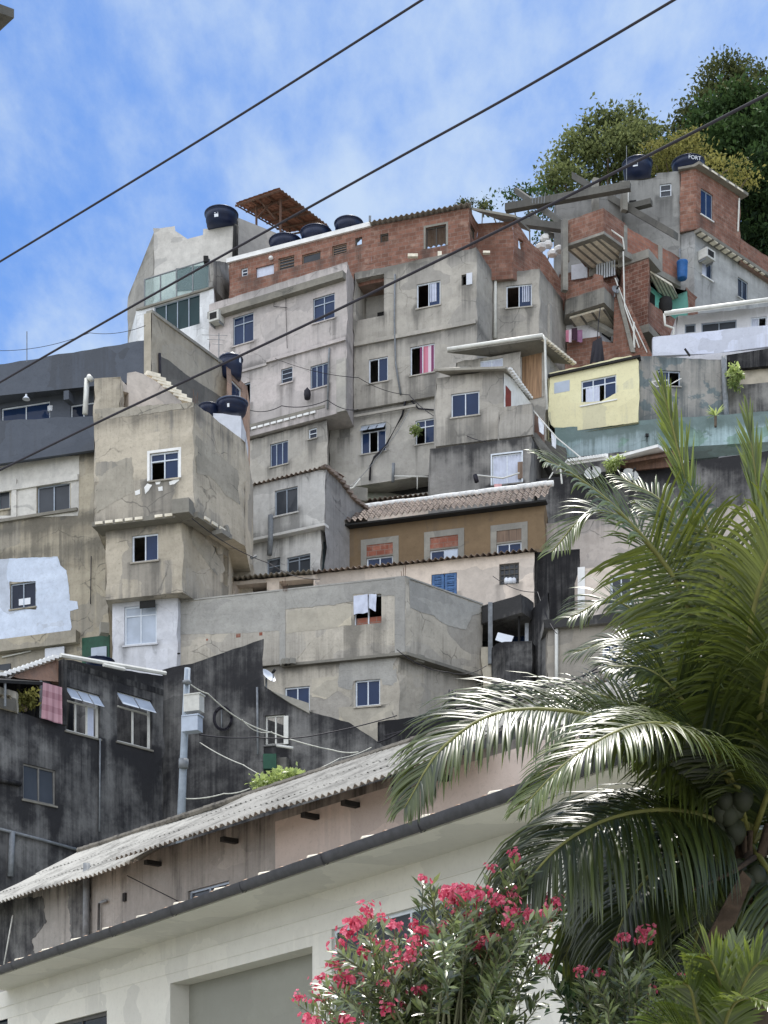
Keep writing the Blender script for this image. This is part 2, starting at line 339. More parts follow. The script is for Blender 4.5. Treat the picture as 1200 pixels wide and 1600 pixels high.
# ------------------------------------------------------------------ windows
def window(b, i, x0, x1, y0, y1, cols=2, tr=0, op=(), fr='white', gl='glass', cur=None, sill=True, rows=1, r=.16, fw=.055, name='window', trop=False, hole=None, slant=0):
    f = b.f[i]; u0, u1, z0, z1, _ = b.hole(i, x0, x1, y0, y1, r) if hole is None else hole
    d = -r*.6; fm = M.get(fr); mb = MB()
    bar = lambda a, c, e, g, o=0: mb.ob(f, a, c, e, g, d-.04+o, d+.03+o)
    bar(u0, u0+fw, z0, z1); bar(u1-fw, u1, z0, z1); bar(u0+fw, u1-fw, z0, z0+fw); bar(u0+fw, u1-fw, z1-fw, z1)
    zt = z1-(z1-z0)*tr if tr else z1
    if tr: bar(u0+fw, u1-fw, zt-.02, zt+.025)
    w = (u1-u0)/cols
    for c in range(1, cols): bar(u0+w*c-.022, u0+w*c+.022, z0+fw, (zt if tr and trop else z1)-fw*.5, .004)
    for k in range(1, rows):
        zz = z0+(zt-z0)*k/rows; bar(u0+fw, u1-fw, zz-.018, zz+.018, .008)
    o = mb.build(name, fm, b.root)
    g = MB(); rj = lambda: random.uniform(-.02, .02)
    for c in range(cols):
        if c not in op:
            a, e = u0+w*c, u0+w*(c+1); q = rj(); g.add([f.pt(a, z0, d+q), f.pt(e, z0, d-q), f.pt(e, zt, d+rj()), f.pt(a, zt, d+rj())], [(0, 1, 2, 3)])
        if tr and not trop:
            a, e = u0+w*c, u0+w*(c+1); q = rj(); g.add([f.pt(a, zt, d+q), f.pt(e, zt, d-q), f.pt(e, z1, d-q), f.pt(a, z1, d+q)], [(0, 1, 2, 3)])
    g.build('pane', M[gl], o)
    if trop:   # tilted open transom sashes
        g = MB()
        for c in range(cols):
            a, e = u0+w*c+.03, u0+w*(c+1)-.03; g.hexa([f.pt(a, zt-.02, .30), f.pt(e, zt-.02, .30), f.pt(e, zt-.02, .27), f.pt(a, zt-.02, .27), f.pt(a, z1-.04, -.05), f.pt(e, z1-.04, -.05), f.pt(e, z1-.04, -.08), f.pt(a, z1-.04, -.08)])
        g.build('transom_sash', M['frost'], o)
    for ci, mk in (cur or {}).items():
        a0, a1 = (u0+w*ci+.01, u0+w*(ci+1)-.01) if isinstance(ci, int) else (u0+(u1-u0)*ci[0], u0+(u1-u0)*ci[1]); n = 14; vs = []; fs = []; uv = []
        zb = z0+.03 if isinstance(ci, int) or len(ci) < 3 else z0+(z1-z0)*ci[2]
        for k in range(n+1):
            u = a0+(a1-a0)*k/n; q = d+.012+.02*math.sin(k*1.9)+(0 if isinstance(ci, tuple) else .0)
            vs += [f.pt(u, zb, q), f.pt(u, zt-.02, q)]; uv += [(u, zb), (u, zt)]
            if k: fs.append((2*k-2, 2*k, 2*k+1, 2*k-1))
        g = MB(); g.add(vs, fs, uv); g.build('curtain', M[mk], o, True)
    if sill:
        g = MB(); g.ob(f, u0-.05, u1+.05, z0-.06, z0-.002, -.04, .055); g.build('sill', b.mat if sill is True else M[sill], o)
    return o
def casing(b, i, x0, x1, y0, y1, wd, mat, proj=.03, name='window_surround', ymode=None):
    f = b.f[i]; u0, u1 = sorted((f.hit(x0), f.hit(x1))); z1 = f.uz((x0+x1)/2, y0)[1]; z0 = f.uz((x0+x1)/2, y1)[1]; mb = MB()
    mb.ob(f, u0-wd, u0, z0-wd*.0, z1, -.01, proj); mb.ob(f, u1, u1+wd, z0, z1, -.01, proj); mb.ob(f, u0-wd, u1+wd, z1, z1+wd, -.01, proj)
    return mb.build(name, mat, b.root)
def infill(b, i, x0, x1, y0, y1, mat, o=-.1, name='infill'):   # flat panel set into an opening
    f = b.f[i]; u0, u1 = sorted((f.hit(x0), f.hit(x1))); xc = (x0+x1)/2; z1 = f.uz(xc, y0)[1]; z0 = f.uz(xc, y1)[1]
    mb = MB(); mb.add([f.pt(u0, z0, o), f.pt(u1, z0, o), f.pt(u1, z1, o), f.pt(u0, z1, o)], [(0, 1, 2, 3)], [(u0, z0), (u1, z0), (u1, z1), (u0, z1)]); mb.ob(f, u0, u1, z0, z1, o-.05, o-.003)
    return mb.build(name, mat, b.root)
# ------------------------------------------------------------------ things that repeat
def text_mesh(txt, size, mat, parent, loc, ang, name='lettering'):
    cu = bpy.data.curves.new(name, 'FONT'); cu.body = txt; cu.size = size; cu.extrude = .004; cu.align_x = 'CENTER'; cu.align_y = 'CENTER'
    ob = bpy.data.objects.new(name, cu); COL.objects.link(ob); dg = bpy.context.evaluated_depsgraph_get(); me = bpy.data.meshes.new_from_object(ob.evaluated_get(dg)); bpy.data.objects.remove(ob)
    mt = Matrix.Translation(Vector(loc)-wloc(parent)) @ Matrix.Rotation(ang, 4, 'Z') @ Matrix.Rotation(math.pi/2, 4, 'X'); me.transform(mt)
    me.materials.clear(); me.materials.append(mat); o = bpy.data.objects.new(name, me); COL.objects.link(o); o.parent = parent; return o
def tank(px, py_bot, Y, wpx, hpx, label, body='tank', lid='tank', lab=None, txt=None, group='plastic water tanks on the rooftops'):
    c = P(px, py_bot, Y); r = wpx/2/F*Y; h = hpx/F*Y; t = thing('water_tank', label, 'water tank', c, group)
    mb = MB(); mb.lathe(c, [(r*.80, 0), (r*.84, h*.1), (r*.86, h*.11), (r*.885, h*.34), (r*.91, h*.35), (r*.93, h*.62), (r*.94, h*.7), (r*.96, h*.71), (r*.96, h*.76)]); mb.build('body', M[body], t, True)
    mb = MB(); mb.lathe(c, [(r*.95, h*.745), (r*1.0, h*.75), (r*1.01, h*.80), (r*.99, h*.82), (r*.9, h*.85), (r*.6, h*.94), (r*.58, h*.96), (r*.2, h*1.0)])
    for k in range(10):
        a = k*.628+.2; mb.tube([(c.x+r*.95*math.cos(a), c.y+r*.95*math.sin(a), c.z+h*.83), (c.x+r*.55*math.cos(a), c.y+r*.55*math.sin(a), c.z+h*.965)], .018*r/.7, 5)
    mb.build('lid', M[lid], t, True)
    if lab:
        a0, w, z0, z1 = lab; mb = MB(); n = 6; vs = []; fs = []
        for k in range(n+1):
            a = -math.pi/2+a0+w*(k/n-.5); rr = lambda zz: r*(.84+.1*zz/.7+.012)
            vs += [(c.x+rr(z0)*math.cos(a), c.y+rr(z0)*math.sin(a), c.z+h*z0), (c.x+rr(z1)*math.cos(a), c.y+rr(z1)*math.sin(a), c.z+h*z1)]
            if k: fs.append((2*k-2, 2*k, 2*k+1, 2*k-1))
        mb.add(vs, fs); mb.build('label', M['label'], t)
    if txt:
        a = -math.pi/2+txt[1]; text_mesh(txt[0], txt[2], M['label'], t, (c.x+r*.95*math.cos(a), c.y+r*.95*math.sin(a), c.z+h*txt[3]), txt[1])
    return t
def dish(px, py, Y, rpx, label, aim=(-.3, -1, .5), col='dish'):
    c = P(px, py, Y); r = rpx/F*Y; n = Vector(aim).normalized(); a = n.cross(Vector((0, 0, 1))).normalized(); b = a.cross(n)
    t = thing('satellite_dish', label, 'satellite dish', c); mb = MB(); vs = []; fs = []; N = 24; R = 6
    for i in range(R+1):
        q = i/R; vs += [c+(a*math.cos(2*math.pi*k/N)+b*math.sin(2*math.pi*k/N))*r*q*(1 if i else .01)+n*(r*.28*q*q-r*.28) for k in range(N)]
    for i in range(R):
        for k in range(N): fs.append((i*N+k, i*N+(k+1) % N, (i+1)*N+(k+1) % N, (i+1)*N+k))
    mb.add(vs, fs); mb.build('reflector', M[col], t, True)
    mb = MB(); f = c+n*r*.75-b*r*.25; mb.tube([c-b*r*.98, c-b*r*.8+n*r*.4, f], .025, 5); mb.build('feed_arm', M['gpipe'], t)
    mb = MB(); mb.tube([f-n*.05, f+n*.12], .05, 8); mb.build('receiver', M['dark'], t)
    mb = MB(); mb.tube([c-n*r*.3, c-n*r*.55, c-n*r*.55-Vector((0, 0, r*1.5))], .035, 6); mb.build('mast', M['gpipe'], t); return t
def ac_unit(px, py, f, w, h, label, o=.02, d=.5):
    u, z = f.uz(px, py); t = thing('air_conditioner', label, 'air conditioner', f.pt(u, z, 0))
    mb = MB(); mb.ob(f, u-w/2, u+w/2, z-h/2, z+h/2, o, d); mb.build('casing', M['acw'], t)
    mb = MB(); mb.ob(f, u-w*.38, u+w*.3, z-h*.3, z+h*.32, d+.002, d+.015); mb.build('grille', M['dark'], t)
    mb = MB(); mb.ob(f, u-w*.45, u-w*.40, z-h*.72, z-h*.51, o, d*.8); mb.ob(f, u+w*.40, u+w*.45, z-h*.72, z-h*.51, o, d*.8); mb.split('bracket', M['gpipe'], t); return t
def corr(e0, e1, r0, r1, pitch, amp, rows, lift, mat, name, parent, th=.012, jit=.0, sag=0):
    """sheet of waves: eave e0-e1, ridge r0-r1; waves run from eave to ridge, rows overlap"""
    e0, e1, r0, r1 = map(Vector, (e0, e1, r0, r1)); L = (e1-e0).length; n = max(8, int(L/pitch*6)); nrm = (e1-e0).cross(r0-e0).normalized()
    if nrm.z < 0: nrm = -nrm
    mb = MB()
    for r in range(rows):
        vs = []; fs = []; t0, t1 = r/rows-(.04 if r else 0), (r+1)/rows; J = 3
        for k in range(n+1):
            s = k/n; wv = amp*math.cos(s*L/pitch*2*math.pi)+jit*noise.noise((math.floor(s*L/1.1), r*3.1, 2.2))
            for j in range(J):
                q = t0+(t1-t0)*j/(J-1); a = (e0+(e1-e0)*s); b = (r0+(r1-r0)*s); p = a+(b-a)*q
                p = p+nrm*(wv+lift*(1-(j/(J-1)))*(1 if r else .3)); p.z += sag*noise.noise((s*3, q*2, 4.4))
                if r == 0 and j == 0 and jit: p = p+(a-b).normalized()*jit*2*abs(noise.noise((math.floor(s*L/1.1), 5.5, 1)))
                vs += [p, p-nrm*th]
        W = J*2
        for k in range(n):
            for j in range(J-1):
                a = k*W+j*2; b = a+W; fs += [(a, b, b+2, a+2), (a+1, a+3, b+3, b+1)]
            fs += [(k*W, k*W+1, (k+1)*W+1, (k+1)*W), (k*W+W-2, (k+1)*W+W-2, (k+1)*W+W-1, k*W+W-1)]
        mb.add(vs, fs)
    return mb.build(name, mat, parent, False)
def cable(name, pts, r, mat, label, cat='cable', sag=0, parent=None, n=6):
    pts = [Vector(p) for p in pts]; out = []
    for a, b in zip(pts, pts[1:]):
        for k in range(12): s = k/12; q = a+(b-a)*s; q.z -= sag*4*s*(1-s); out.append(q)
    out.append(pts[-1]); mb = MB(); mb.tube(out, r, n); o = mb.build(name, M[mat], parent, True)
    if not parent: tag(o, label, cat)
    return o
def cloth(pts4, mat, label, name='laundry', cat='laundry', n=10, wav=.03):
    a, b, c, d = [Vector(p) for p in pts4]; nr = (b-a).cross(d-a).normalized(); vs = []; fs = []; uv = []
    for j in range(n+1):
        for i in range(n+1):
            s, t = i/n, j/n; p = (a*(1-s)+b*s)*(1-t)+(d*(1-s)+c*s)*t; p = p+nr*wav*math.sin(s*9+t*2)*t+nr*.02*noise.noise((s*4, t*4, a.x)); vs.append(p); uv.append((s*(b-a).length, t*(d-a).length))
            if i and j: q = j*(n+1)+i; fs.append((q-n-2, q-n-1, q, q-1))
    mb = MB(); mb.add(vs, fs, uv); return tag(mb.build(name, M[mat] if isinstance(mat, str) else mat, None, True), label, cat)
# ------------------------------------------------------------------ camera, sun, sky
cam = bpy.data.cameras.new('camera'); co = bpy.data.objects.new('camera', cam); COL.objects.link(co); SC.camera = co
cam.sensor_fit = 'HORIZONTAL'; cam.sensor_width = 36; cam.lens = 36*F/1200; cam.shift_y = (HY-800)/1200; cam.clip_end = 6000; cam.clip_start = .1
co.location = (0, 0, CZ); co.rotation_euler = (math.radians(90), 0, 0)
SUN_EL, SUN_AZ = 68.0, 14.0      # azimuth from +Y (straight ahead) toward +X
sd = Vector((math.cos(math.radians(SUN_EL))*math.sin(math.radians(SUN_AZ)), math.cos(math.radians(SUN_EL))*math.cos(math.radians(SUN_AZ)), math.sin(math.radians(SUN_EL))))
sun = bpy.data.lights.new('sun', 'SUN'); so = bpy.data.objects.new('sun', sun); COL.objects.link(so); sun.energy = 4.6; sun.angle = math.radians(.5); sun.color = (1, .955, .88)
so.rotation_euler = (-sd).to_track_quat('-Z', 'Y').to_euler(); so.location = (0, 0, 120)
W = bpy.data.worlds.new('World'); SC.world = W; W.use_nodes = True; wt = NT.__new__(NT); wt.n = W.node_tree.nodes; wt.l = W.node_tree.links
bg = wt.n['Background']; sky = wt.new('ShaderNodeTexSky', sky_type='NISHITA'); sky.sun_disc = False; sky.sun_elevation = math.radians(SUN_EL); sky.sun_rotation = math.radians(SUN_AZ); sky.altitude = 0; sky.air_density = 1.0; sky.dust_density = .6; sky.ozone_density = 2.5
tc = wt.new('ShaderNodeTexCoord'); g = tc.outputs['Generated']; spx = wt.new('ShaderNodeSeparateXYZ'); wt.l.new(g, spx.inputs[0])
zz = wt.math('MAXIMUM', wt.math('ADD', spx.outputs[2], .12), .06); cmb = wt.new('ShaderNodeCombineXYZ')
wt.l.new(wt.math('DIVIDE', spx.outputs[0], zz), cmb.inputs[0]); wt.l.new(wt.math('DIVIDE', spx.outputs[1], zz), cmb.inputs[1]); cmb.inputs[2].default_value = 3.3
n1 = wt.noise(cmb.outputs[0], 2.0, 10, .6, (1.1, .62, 1), 1.3); n2 = wt.noise(cmb.outputs[0], 6.0, 9, .62, (1.5, .7, 1), 5.1)
cl = wt.ramp(wt.math('ADD', wt.math('MULTIPLY', n1, .74), wt.math('MULTIPLY', n2, .26)), .40, .585)
rear_fill = wt.ramp(wt.math('ADD', wt.math('MULTIPLY', spx.outputs[1], .85), wt.math('MULTIPLY', spx.outputs[0], .5)), .3, -.55)      # added glow in the unseen sky, back left, to brighten the shaded fronts
cl = wt.math('MAXIMUM', wt.math('MULTIPLY', cl, .82), wt.math('MULTIPLY', rear_fill, .75))
skyc = wt.mix(1.0, sky.outputs[0], (.58, .82, 1.12, 1), 'MULTIPLY'); ccol = wt.mix(rear_fill, (4.3, 5.2, 6.3, 1), (15.2, 15.6, 16.4, 1))
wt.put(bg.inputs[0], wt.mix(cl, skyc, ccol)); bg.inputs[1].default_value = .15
SC.view_settings.view_transform = 'Standard'; SC.view_settings.look = 'None'; SC.view_settings.exposure = 0; SC.view_settings.gamma = 1
SC.render.engine = 'CYCLES'; SC.cycles.max_bounces = 7; SC.cycles.diffuse_bounces = 4
# ------------------------------------------------------------------ ground
def gz(x, y):
    k = [(-50, 0), (34, 0), (42, 3.5), (50, 8), (58, 13), (64, 19), (68, 24), (73, 29), (80, 34), (88, 42), (96, 47), (120, 48), (200, 38), (500, 0), (4000, 0)]
    z = lerp_pts(k, y)
    if y > 85: z += max(0, min(1, (x-8)/14))*7*max(0, 1-abs(y-110)/60)
    if x < -14: z -= min(1, (-14-x)/40)*z*.35
    return z+.25*noise.noise((x*.2, y*.2, 0))*(1 if 34 < y < 300 else 0)
xs = [-3000, -800, -300, -120]+[-80+4*i for i in range(41)]+[120, 300, 800, 3000]; ys = [-1500, -300, -60, -20, 0, 10, 20, 28]+[32+2*i for i in range(55)]+[150, 170, 200, 260, 340, 500, 900, 1800, 4000]
mb = MB(); mb.add([(x, y, gz(x, y)) for y in ys for x in xs], [(j*len(xs)+i, j*len(xs)+i+1, (j+1)*len(xs)+i+1, (j+1)*len(xs)+i) for j in range(len(ys)-1) for i in range(len(xs)-1)])
m, t, b = newmat('hillside_ground'); gg = t.new('ShaderNodeNewGeometry'); n = t.noise(gg.outputs['Position'], .4, 8, .65)
t.put(b.inputs['Base Color'], t.mix(t.ramp(n, .35, .65), (.30, .28, .25), (.13, .15, .10))); b.inputs['Roughness'].default_value = .95
tag(mb.build('hillside', m), kind='structure')
m = simple('street_paving', S(178, 174, 168), .9, var=.2, scale=2, bump=.3); mb = MB(); mb.quad((-60, -12, .03), (60, -12, .03), (60, 11.5, .03), (-60, 11.5, .03)); tag(mb.build('pavement', m), kind='structure')
# ================================================================== HOUSES
def house(label, cat='house', px=0, Y=0, z=None, group=None, name='house'):
    x = (px-HX)/F*Y; return thing(name, label, cat, (x, Y, gz(x, Y) if z is None else z), group)
def Z(v): return ('z', v)
def slab(root, pts, th, mat, name='roof_slab'):
    mb = MB(); mb.prism(pts, (0, 0, -th)); return mb.build(name, mat, root)
GREY = (148, 144, 135)
# ---------------------------------------------------------------- 1 big grey block under a brick storey
m_g1 = plaster('grey_pink_render', S(188, 180, 177), S(166, 161, 157), streak=.45, bias=-.12, amt=.55, band=.4)
m_g2 = plaster('grey_render', S(174, 169, 160), S(152, 148, 140), streak=.5, bias=-.1, amt=.6, band=.45)
m_g3 = plaster('pale_grey_render', S(178, 174, 166), S(156, 153, 146), streak=.45, bias=-.12, amt=.55)
m_brk = plaster('red_hollow_brick', S(140, 102, 88), S(116, 84, 72), brick=True, streak=.35, bias=-.2, amt=.5)
G = house('long grey rendered apartment house, tallest on the slope, with a red brick top storey', 'apartment house', 560, 83)
G1 = Block(G, [(327, E(82, 409, 476), Z(zat(409, 82))), (542, 82, 409), (553, 83.7, None)], zat(642, 82), m_g1, 5, ledges=[(zat(530, 82), .8)])
f = G1.f[0]
window(G1, 0, 364, 396, 492, 537, 2, tr=.28, fr='alu', gl='bluegl'); window(G1, 0, 489, 523, 462, 501, 2, tr=.3, fr='alu', gl='bluegl')
window(G1, 0, 439, 457, 575, 598, 1, rows=3, fr='alu', gl='glass'); window(G1, 0, 485, 513, 569, 605, 3, fr='alu', gl='bluegl'); window(G1, 0, 372, 391, 599, 633, 2, op=(1,), fr='alu', gl='bluegl', sill=False)
G1.build()
G1.ledge(0, 330, 541, 474-20+6, .34, .34, M['slab']); G1.ledge(0, 417, 541, 545, .16, .10); G1.ledge(0, 330, 417, 580, .12, .06)
mb = MB(); mb.ob(f, f.hit(527), f.hit(541.7), zat(642, 82), zat(560, 82), 0, .10); mb.split('pilaster', m_g3, G)
G1.pipe(0, [(516, 545), (515, 560), (513, 640)], .05, M['gpipe']); G1.pipe(0, [(448, 461), (448, 480), (450, 545)], .015, M['cable'], 'wire'); G1.pipe(0, [(430, 470), (429, 480), (450, 482)], .015, M['cable'], 'wire')
GL = Block(G, [(383, f.Y(383)+.32, Z(zat(644, 82))), (512, f.Y(512)+.32, None), (515, 84.6, None)], 32, m_g2, 4.5, ledges=[(zat(655, 83.5), .7)])
window(GL, 0, 422, 450, 691, 727, 3, fr='alu', gl='bluegl'); window(GL, 0, 482, 495, 669, 685, 1, rows=2, fr='white', gl='glass'); GL.build()
GL.ledge(0, 385, 512, 653, .14, .3, M['slab'])
ff = GL.f[0]; mb = MB()
for k in range(11):
    a = ff.hit(388+k*10.2); mb.ob(ff, a, a+.30, zat(652, 83.3)-.02, zat(652, 83.3)+.09, .31, .36)
mb.build('tile_edge', M['coping'], G)
zt2 = zat(387, 81.3)
G2 = Block(G, [(553, 83.5, Z(zt2)), (745, 81.3, None), (771, 83.5, None), (843, 83.1, None), (886, 86.5, None)], zat(641, 83.5), m_g2, 5, ledges=[(zat(522, 82.4), 1.0), (zt2, .6)])
lg = G2.hole(0, 556, 600, 432, 497, 1.5)
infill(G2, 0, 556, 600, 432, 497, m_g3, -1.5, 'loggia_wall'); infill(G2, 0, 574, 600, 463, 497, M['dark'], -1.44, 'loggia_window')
window(G2, 0, 651, 688, 441, 479, 2, op=(0,), cur={(.55, .82, .2): 'curtain'}, gl='bluegl'); window(G2, 0, 721, 737, 428, 445, 2, op=(0, 1), fr='darkfr', sill=False)
infill(G2, 0, 729, 738, 427, 445, M['pale'], .04, 'shutter')
window(G2, 2, 791, 831, 445, 480, 2, op=(0,), gl='bluegl', cur={(.62, .92, .25): 'curtain'})
window(G2, 0, 576, 606, 559, 597, 2, op=(0,), gl='bluegl'); window(G2, 0, 641, 679, 539, 584, 2, op=(0, 1), cur={(.38, .98): 'pink_st'})
G2.build(); G2.ledge(0, 554, 744, 518, .2, .1); G2.ledge(0, 554, 650, 641, .12, .08)
G2.pipe(0, [(618, 430), (617, 500), (619, 570), (627, 618)], .05, M['gpipe']); G2.pipe(2, [(775, 411), (774, 470), (774, 530)], .09, M['pipe'], 'drain_pipe', .12)
mb = MB(); f4 = G2.f[3]; mb.ob(f4, f4.hit(856), f4.hit(859), 40, zt2-1.2, 0, .12); mb.split('pilaster', m_g3, G)
GB = Block(G, [(515, 84.1, Z(zat(641, 83.5))), (745, 81.55, None), (771, 83.75, None), (843, 83.35, None), (884, 86.5, None)], 32, m_g3, 4, ledges=[(zat(641, 83.5), .5)])
infill(GB, 0, 530, 547, 667, 684, M['shut'], -.05, 'shutter'); GB.hole(0, 530, 547, 667, 684, .1)
window(GB, 0, 564, 603, 662, 707, 3, tr=.26, trop=True, op=(1,), gl='bluegl'); window(GB, 0, 649, 679, 655, 693, 2, tr=.3, op=(0,), gl='bluegl')
GB.hole(0, 540, 672, 752, 778, 1.2); infill(GB, 0, 540, 672, 752, 778, M['dark'], -1.2, 'recess_back'); GB.build()  # dark back panel paints in the gloom of the undercroft
GB.pipe(0, [(637, 617), (630, 650), (603, 700), (586, 716), (580, 730), (579, 752)], .055, M['cable'], 'thick_cable', .12); GB.pipe(0, [(637, 620), (655, 640), (690, 643)], .04, M['cable'], 'wire', .1); GB.pipe(0, [(626, 616), (632, 622), (640, 618)], .05, M['cable'], 'bracket', .14)
GB.pipe(0, [(619, 748), (672, 749)], .04, M['pipe'], 'pipe', .3); GB.pipe(0, [(655, 749), (655, 768)], .03, M['pipe'], 'pipe', .3); GB.pipe(0, [(618, 728), (617, 757)], .09, M['gpipe'], 'pipe', .3)
# brick storey
zB = zat(325, 82.0)
GT = Block(G, [(358, E(82, 325, 411), Z(zB)), (580, E(82, 325, 354), None), (733, 82, None), (746, 83.3, None), (802, 83.1, None), (888, 86.3, None)], zt2-.5, m_brk, 5, dtop=.2, tops={4: [(802, 338), (828, 378), (853, 400), (888, 458)]}, jit=.02)
window(GT, 1, 665, 697, 353, 386, 2, op=(0, 1), fr='darkfr', sill=False, r=.2); window(GT, 1, 594, 607, 365, 378, 1, op=(0,), fr='darkfr', sill=False); window(GT, 0, 555, 566, 371, 383, 1, op=(0,), fr='darkfr', sill=False)
window(GT, 0, 519, 542, 382, 397, 1, rows=4, fr='brownd', gl='greygl', sill=False); window(GT, 0, 472, 501, 395, 409, 1, fr='brownd', gl='greygl', sill=False); window(GT, 0, 435, 460, 401, 420, 1, rows=4, fr='brownd', gl='greygl', sill=False)
infill(GT, 0, 400, 428, 415, 431, M['curtain'], -.1, 'white_sheet'); GT.hole(0, 400, 428, 415, 431); window(GT, 0, 377, 387, 419, 431, 1, rows=2, fr='white', sill=False)
window(GT, 2, 735, 743, 354, 373, 1, op=(0,), fr='darkfr', sill=False); GT.hole(4, 810, 818, 374, 390)
GT.build()
casing(GT, 1, 665, 697, 353, 386, .1, M['conc'], .012, 'lintel')
f = GT.f[0]; mb = MB(); mb.ob(f, -.1, f.L, zB-.02, zB+.2, -.2, .12); mb.build('white_coping', M['coping'], G)
mb = MB()
for px in (577, 579): mb.tube([P(px, 352, 83.6), P(px, 337, 83.6)], .03, 5)
mb.split('starter_bar', M['gpipe'], G)
fo = GT.f[1].off(.35); A = fo.pt(0, zB+.05); B = fo.pt(fo.L+.2, zB+.05); bk = Vector((.4, 4.6, .9)); corr(A, B, A+bk, B+bk, .28, .045, 3, .02, M['asb'], 'corrugated_roof', G)
slab(G, [P(737, 324, 82.2), P(806, 336, 82.6), P(829, 359, 85.5), P(770, 330, 87)], .12, M['slab'])
mb = MB()
for px, py, w, h in ((645, 400, .5, .14), (687, 402, .2, .5), (760, 395, .35, .1)): mb.box(P(px, py, 82.2 if px < 740 else 82.4), w, .2, h)
mb.split('broken_render', M['tileend'], G)
f0 = GT.f[0]; mb = MB(); u, z = f0.uz(425, 405); c = f0.pt(u, z, .12); mb.lathe(c, [(.02, -.1), (.11, -.05), (.13, 0), (.09, .07), (.03, .1)], 12); mb.build('lamp', M['coping'], G, True)
ac_unit(343, 501, G1.f[0], .62, .52, 'white air conditioner on the grey block near its left window', .02, .55)
# black bag under window
mb = MB(); c = G1.f[0].pp(485, 618, .3); mb.lathe(c-Vector((0, 0, .35)), [(.06, 0), (.15, .05), (.18, .25), (.16, .45), (.07, .55), (.02, .62)], 9); tag(mb.build('hanging_bag', M['cable'], None, True), 'black bag hanging below the three-pane window of the grey block', 'bag')
# plant pot at the lower window
# ---------------------------------------------------------------- 2 white house upper left
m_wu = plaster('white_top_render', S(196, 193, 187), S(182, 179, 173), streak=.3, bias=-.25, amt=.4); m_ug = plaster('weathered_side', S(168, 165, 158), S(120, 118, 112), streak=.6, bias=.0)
m_wl = plaster('white_lower_render', S(214, 216, 218), S(198, 200, 202), streak=.35, bias=-.28, amt=.5)
U = house('tall white house at upper left with a glass balcony and dark window wall', 'house', 280, 87)
zu = zat(358, 90)
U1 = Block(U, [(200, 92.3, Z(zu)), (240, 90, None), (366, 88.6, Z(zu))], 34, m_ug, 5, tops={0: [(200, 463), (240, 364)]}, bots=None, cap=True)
U1.f = U1.f[:1]; U1.pts = U1.pts[:2]; U1.build()
U2 = Block(U, [(240, 89.98, Z(zat(376, 89.3))), (366, 88.6, None)], 44, m_wu, 5, tops={0: [(240, 358), (273, 353), (274, 361), (293, 373), (317, 367.5), (317.6, 358), (366, 352)]}); U2.build()
U3 = Block(U, [(200.5, 91.9, Z(zat(447, 86.5))), (214, E(86.5, 447, 483), None), (334, 86.5, None)], 34, m_wl, 2.2)
window(U3, 1, 241, 312, 469, 516, 4, fr='alu', gl='teal', fw=.04, sill=False, hole=None); U3.build()
U3.ledge(1, 214, 333, 466, .10, .1, M['slab']); f = U3.f[1].off(-.08)
mb = MB(); zz0 = zat(447, 86.5)+.02; hh = 1.45; u0, u1 = f.hit(226), f.hit(327)
mb.ob(f, u0, u1, zz0, zz0+hh, -.01, .01); mgl, t, b = newmat('balcony_glass'); b.inputs['Base Color'].default_value = c4((.72, .86, .86)); b.inputs['Roughness'].default_value = .03; b.inputs['Transmission Weight'].default_value = .9; b.inputs['IOR'].default_value = 1.1
mb.build('glass_railing', mgl, U); mb = MB()
for k in range(5): u = u0+(u1-u0)*k/4; mb.ob(f, u-.03, u+.03, zz0, zz0+hh+.05, -.03, .03)
mb.ob(f, u0, u1, zz0+hh, zz0+hh+.05, -.03, .03); mb.build('railing_posts', M['gpipe'], U)
fd = U2.f[0]; mb = MB(); mb.add([fd.pp(275, 420, .03), fd.pp(326, 414, .03), fd.pp(326, 452, .03), fd.pp(275, 456, .03)], [(0, 1, 2, 3)]); mb.build('balcony_door', M['teal'], U)
UE = Block(U, [(327, 86.45, Z(zat(410, 86.45))), (333, 86.4, Z(zat(408, 86.4))), (358, 88.2, Z(zat(410, 88.2)))], zat(449, 86.4), m_ug, 1.0); UE.build()
mb = MB(); mb.prism([P(372, 340, 89.3), P(464, 377, 92), P(464, 392, 92), P(372, 406, 89.3)], (-.1, .2, 0)); mb.build('parapet', m_g3, U)
mb = MB(); mb.tube([P(368, 352, 88.4), P(367, 380, 88.4), P(366, 405, 88.4)], .12, 8); mb.tube([P(371, 354, 88.3), P(370, 404, 88.3)], .06, 8); mb.build('down_pipe', M['dark'], U, True)
mb = MB(); mb.box(P(322, 406, 86.6), .25, .25, .3); mb.tube([P(322, 412, 86.6), P(322, 403, 86.6)], .05); mb.build('floodlight', M['dark'], U)
tank(346, 357, 88.9, 53, 27, 'navy water tank on top of the white upper left house', lab=(-.25, .28, .18, .42))
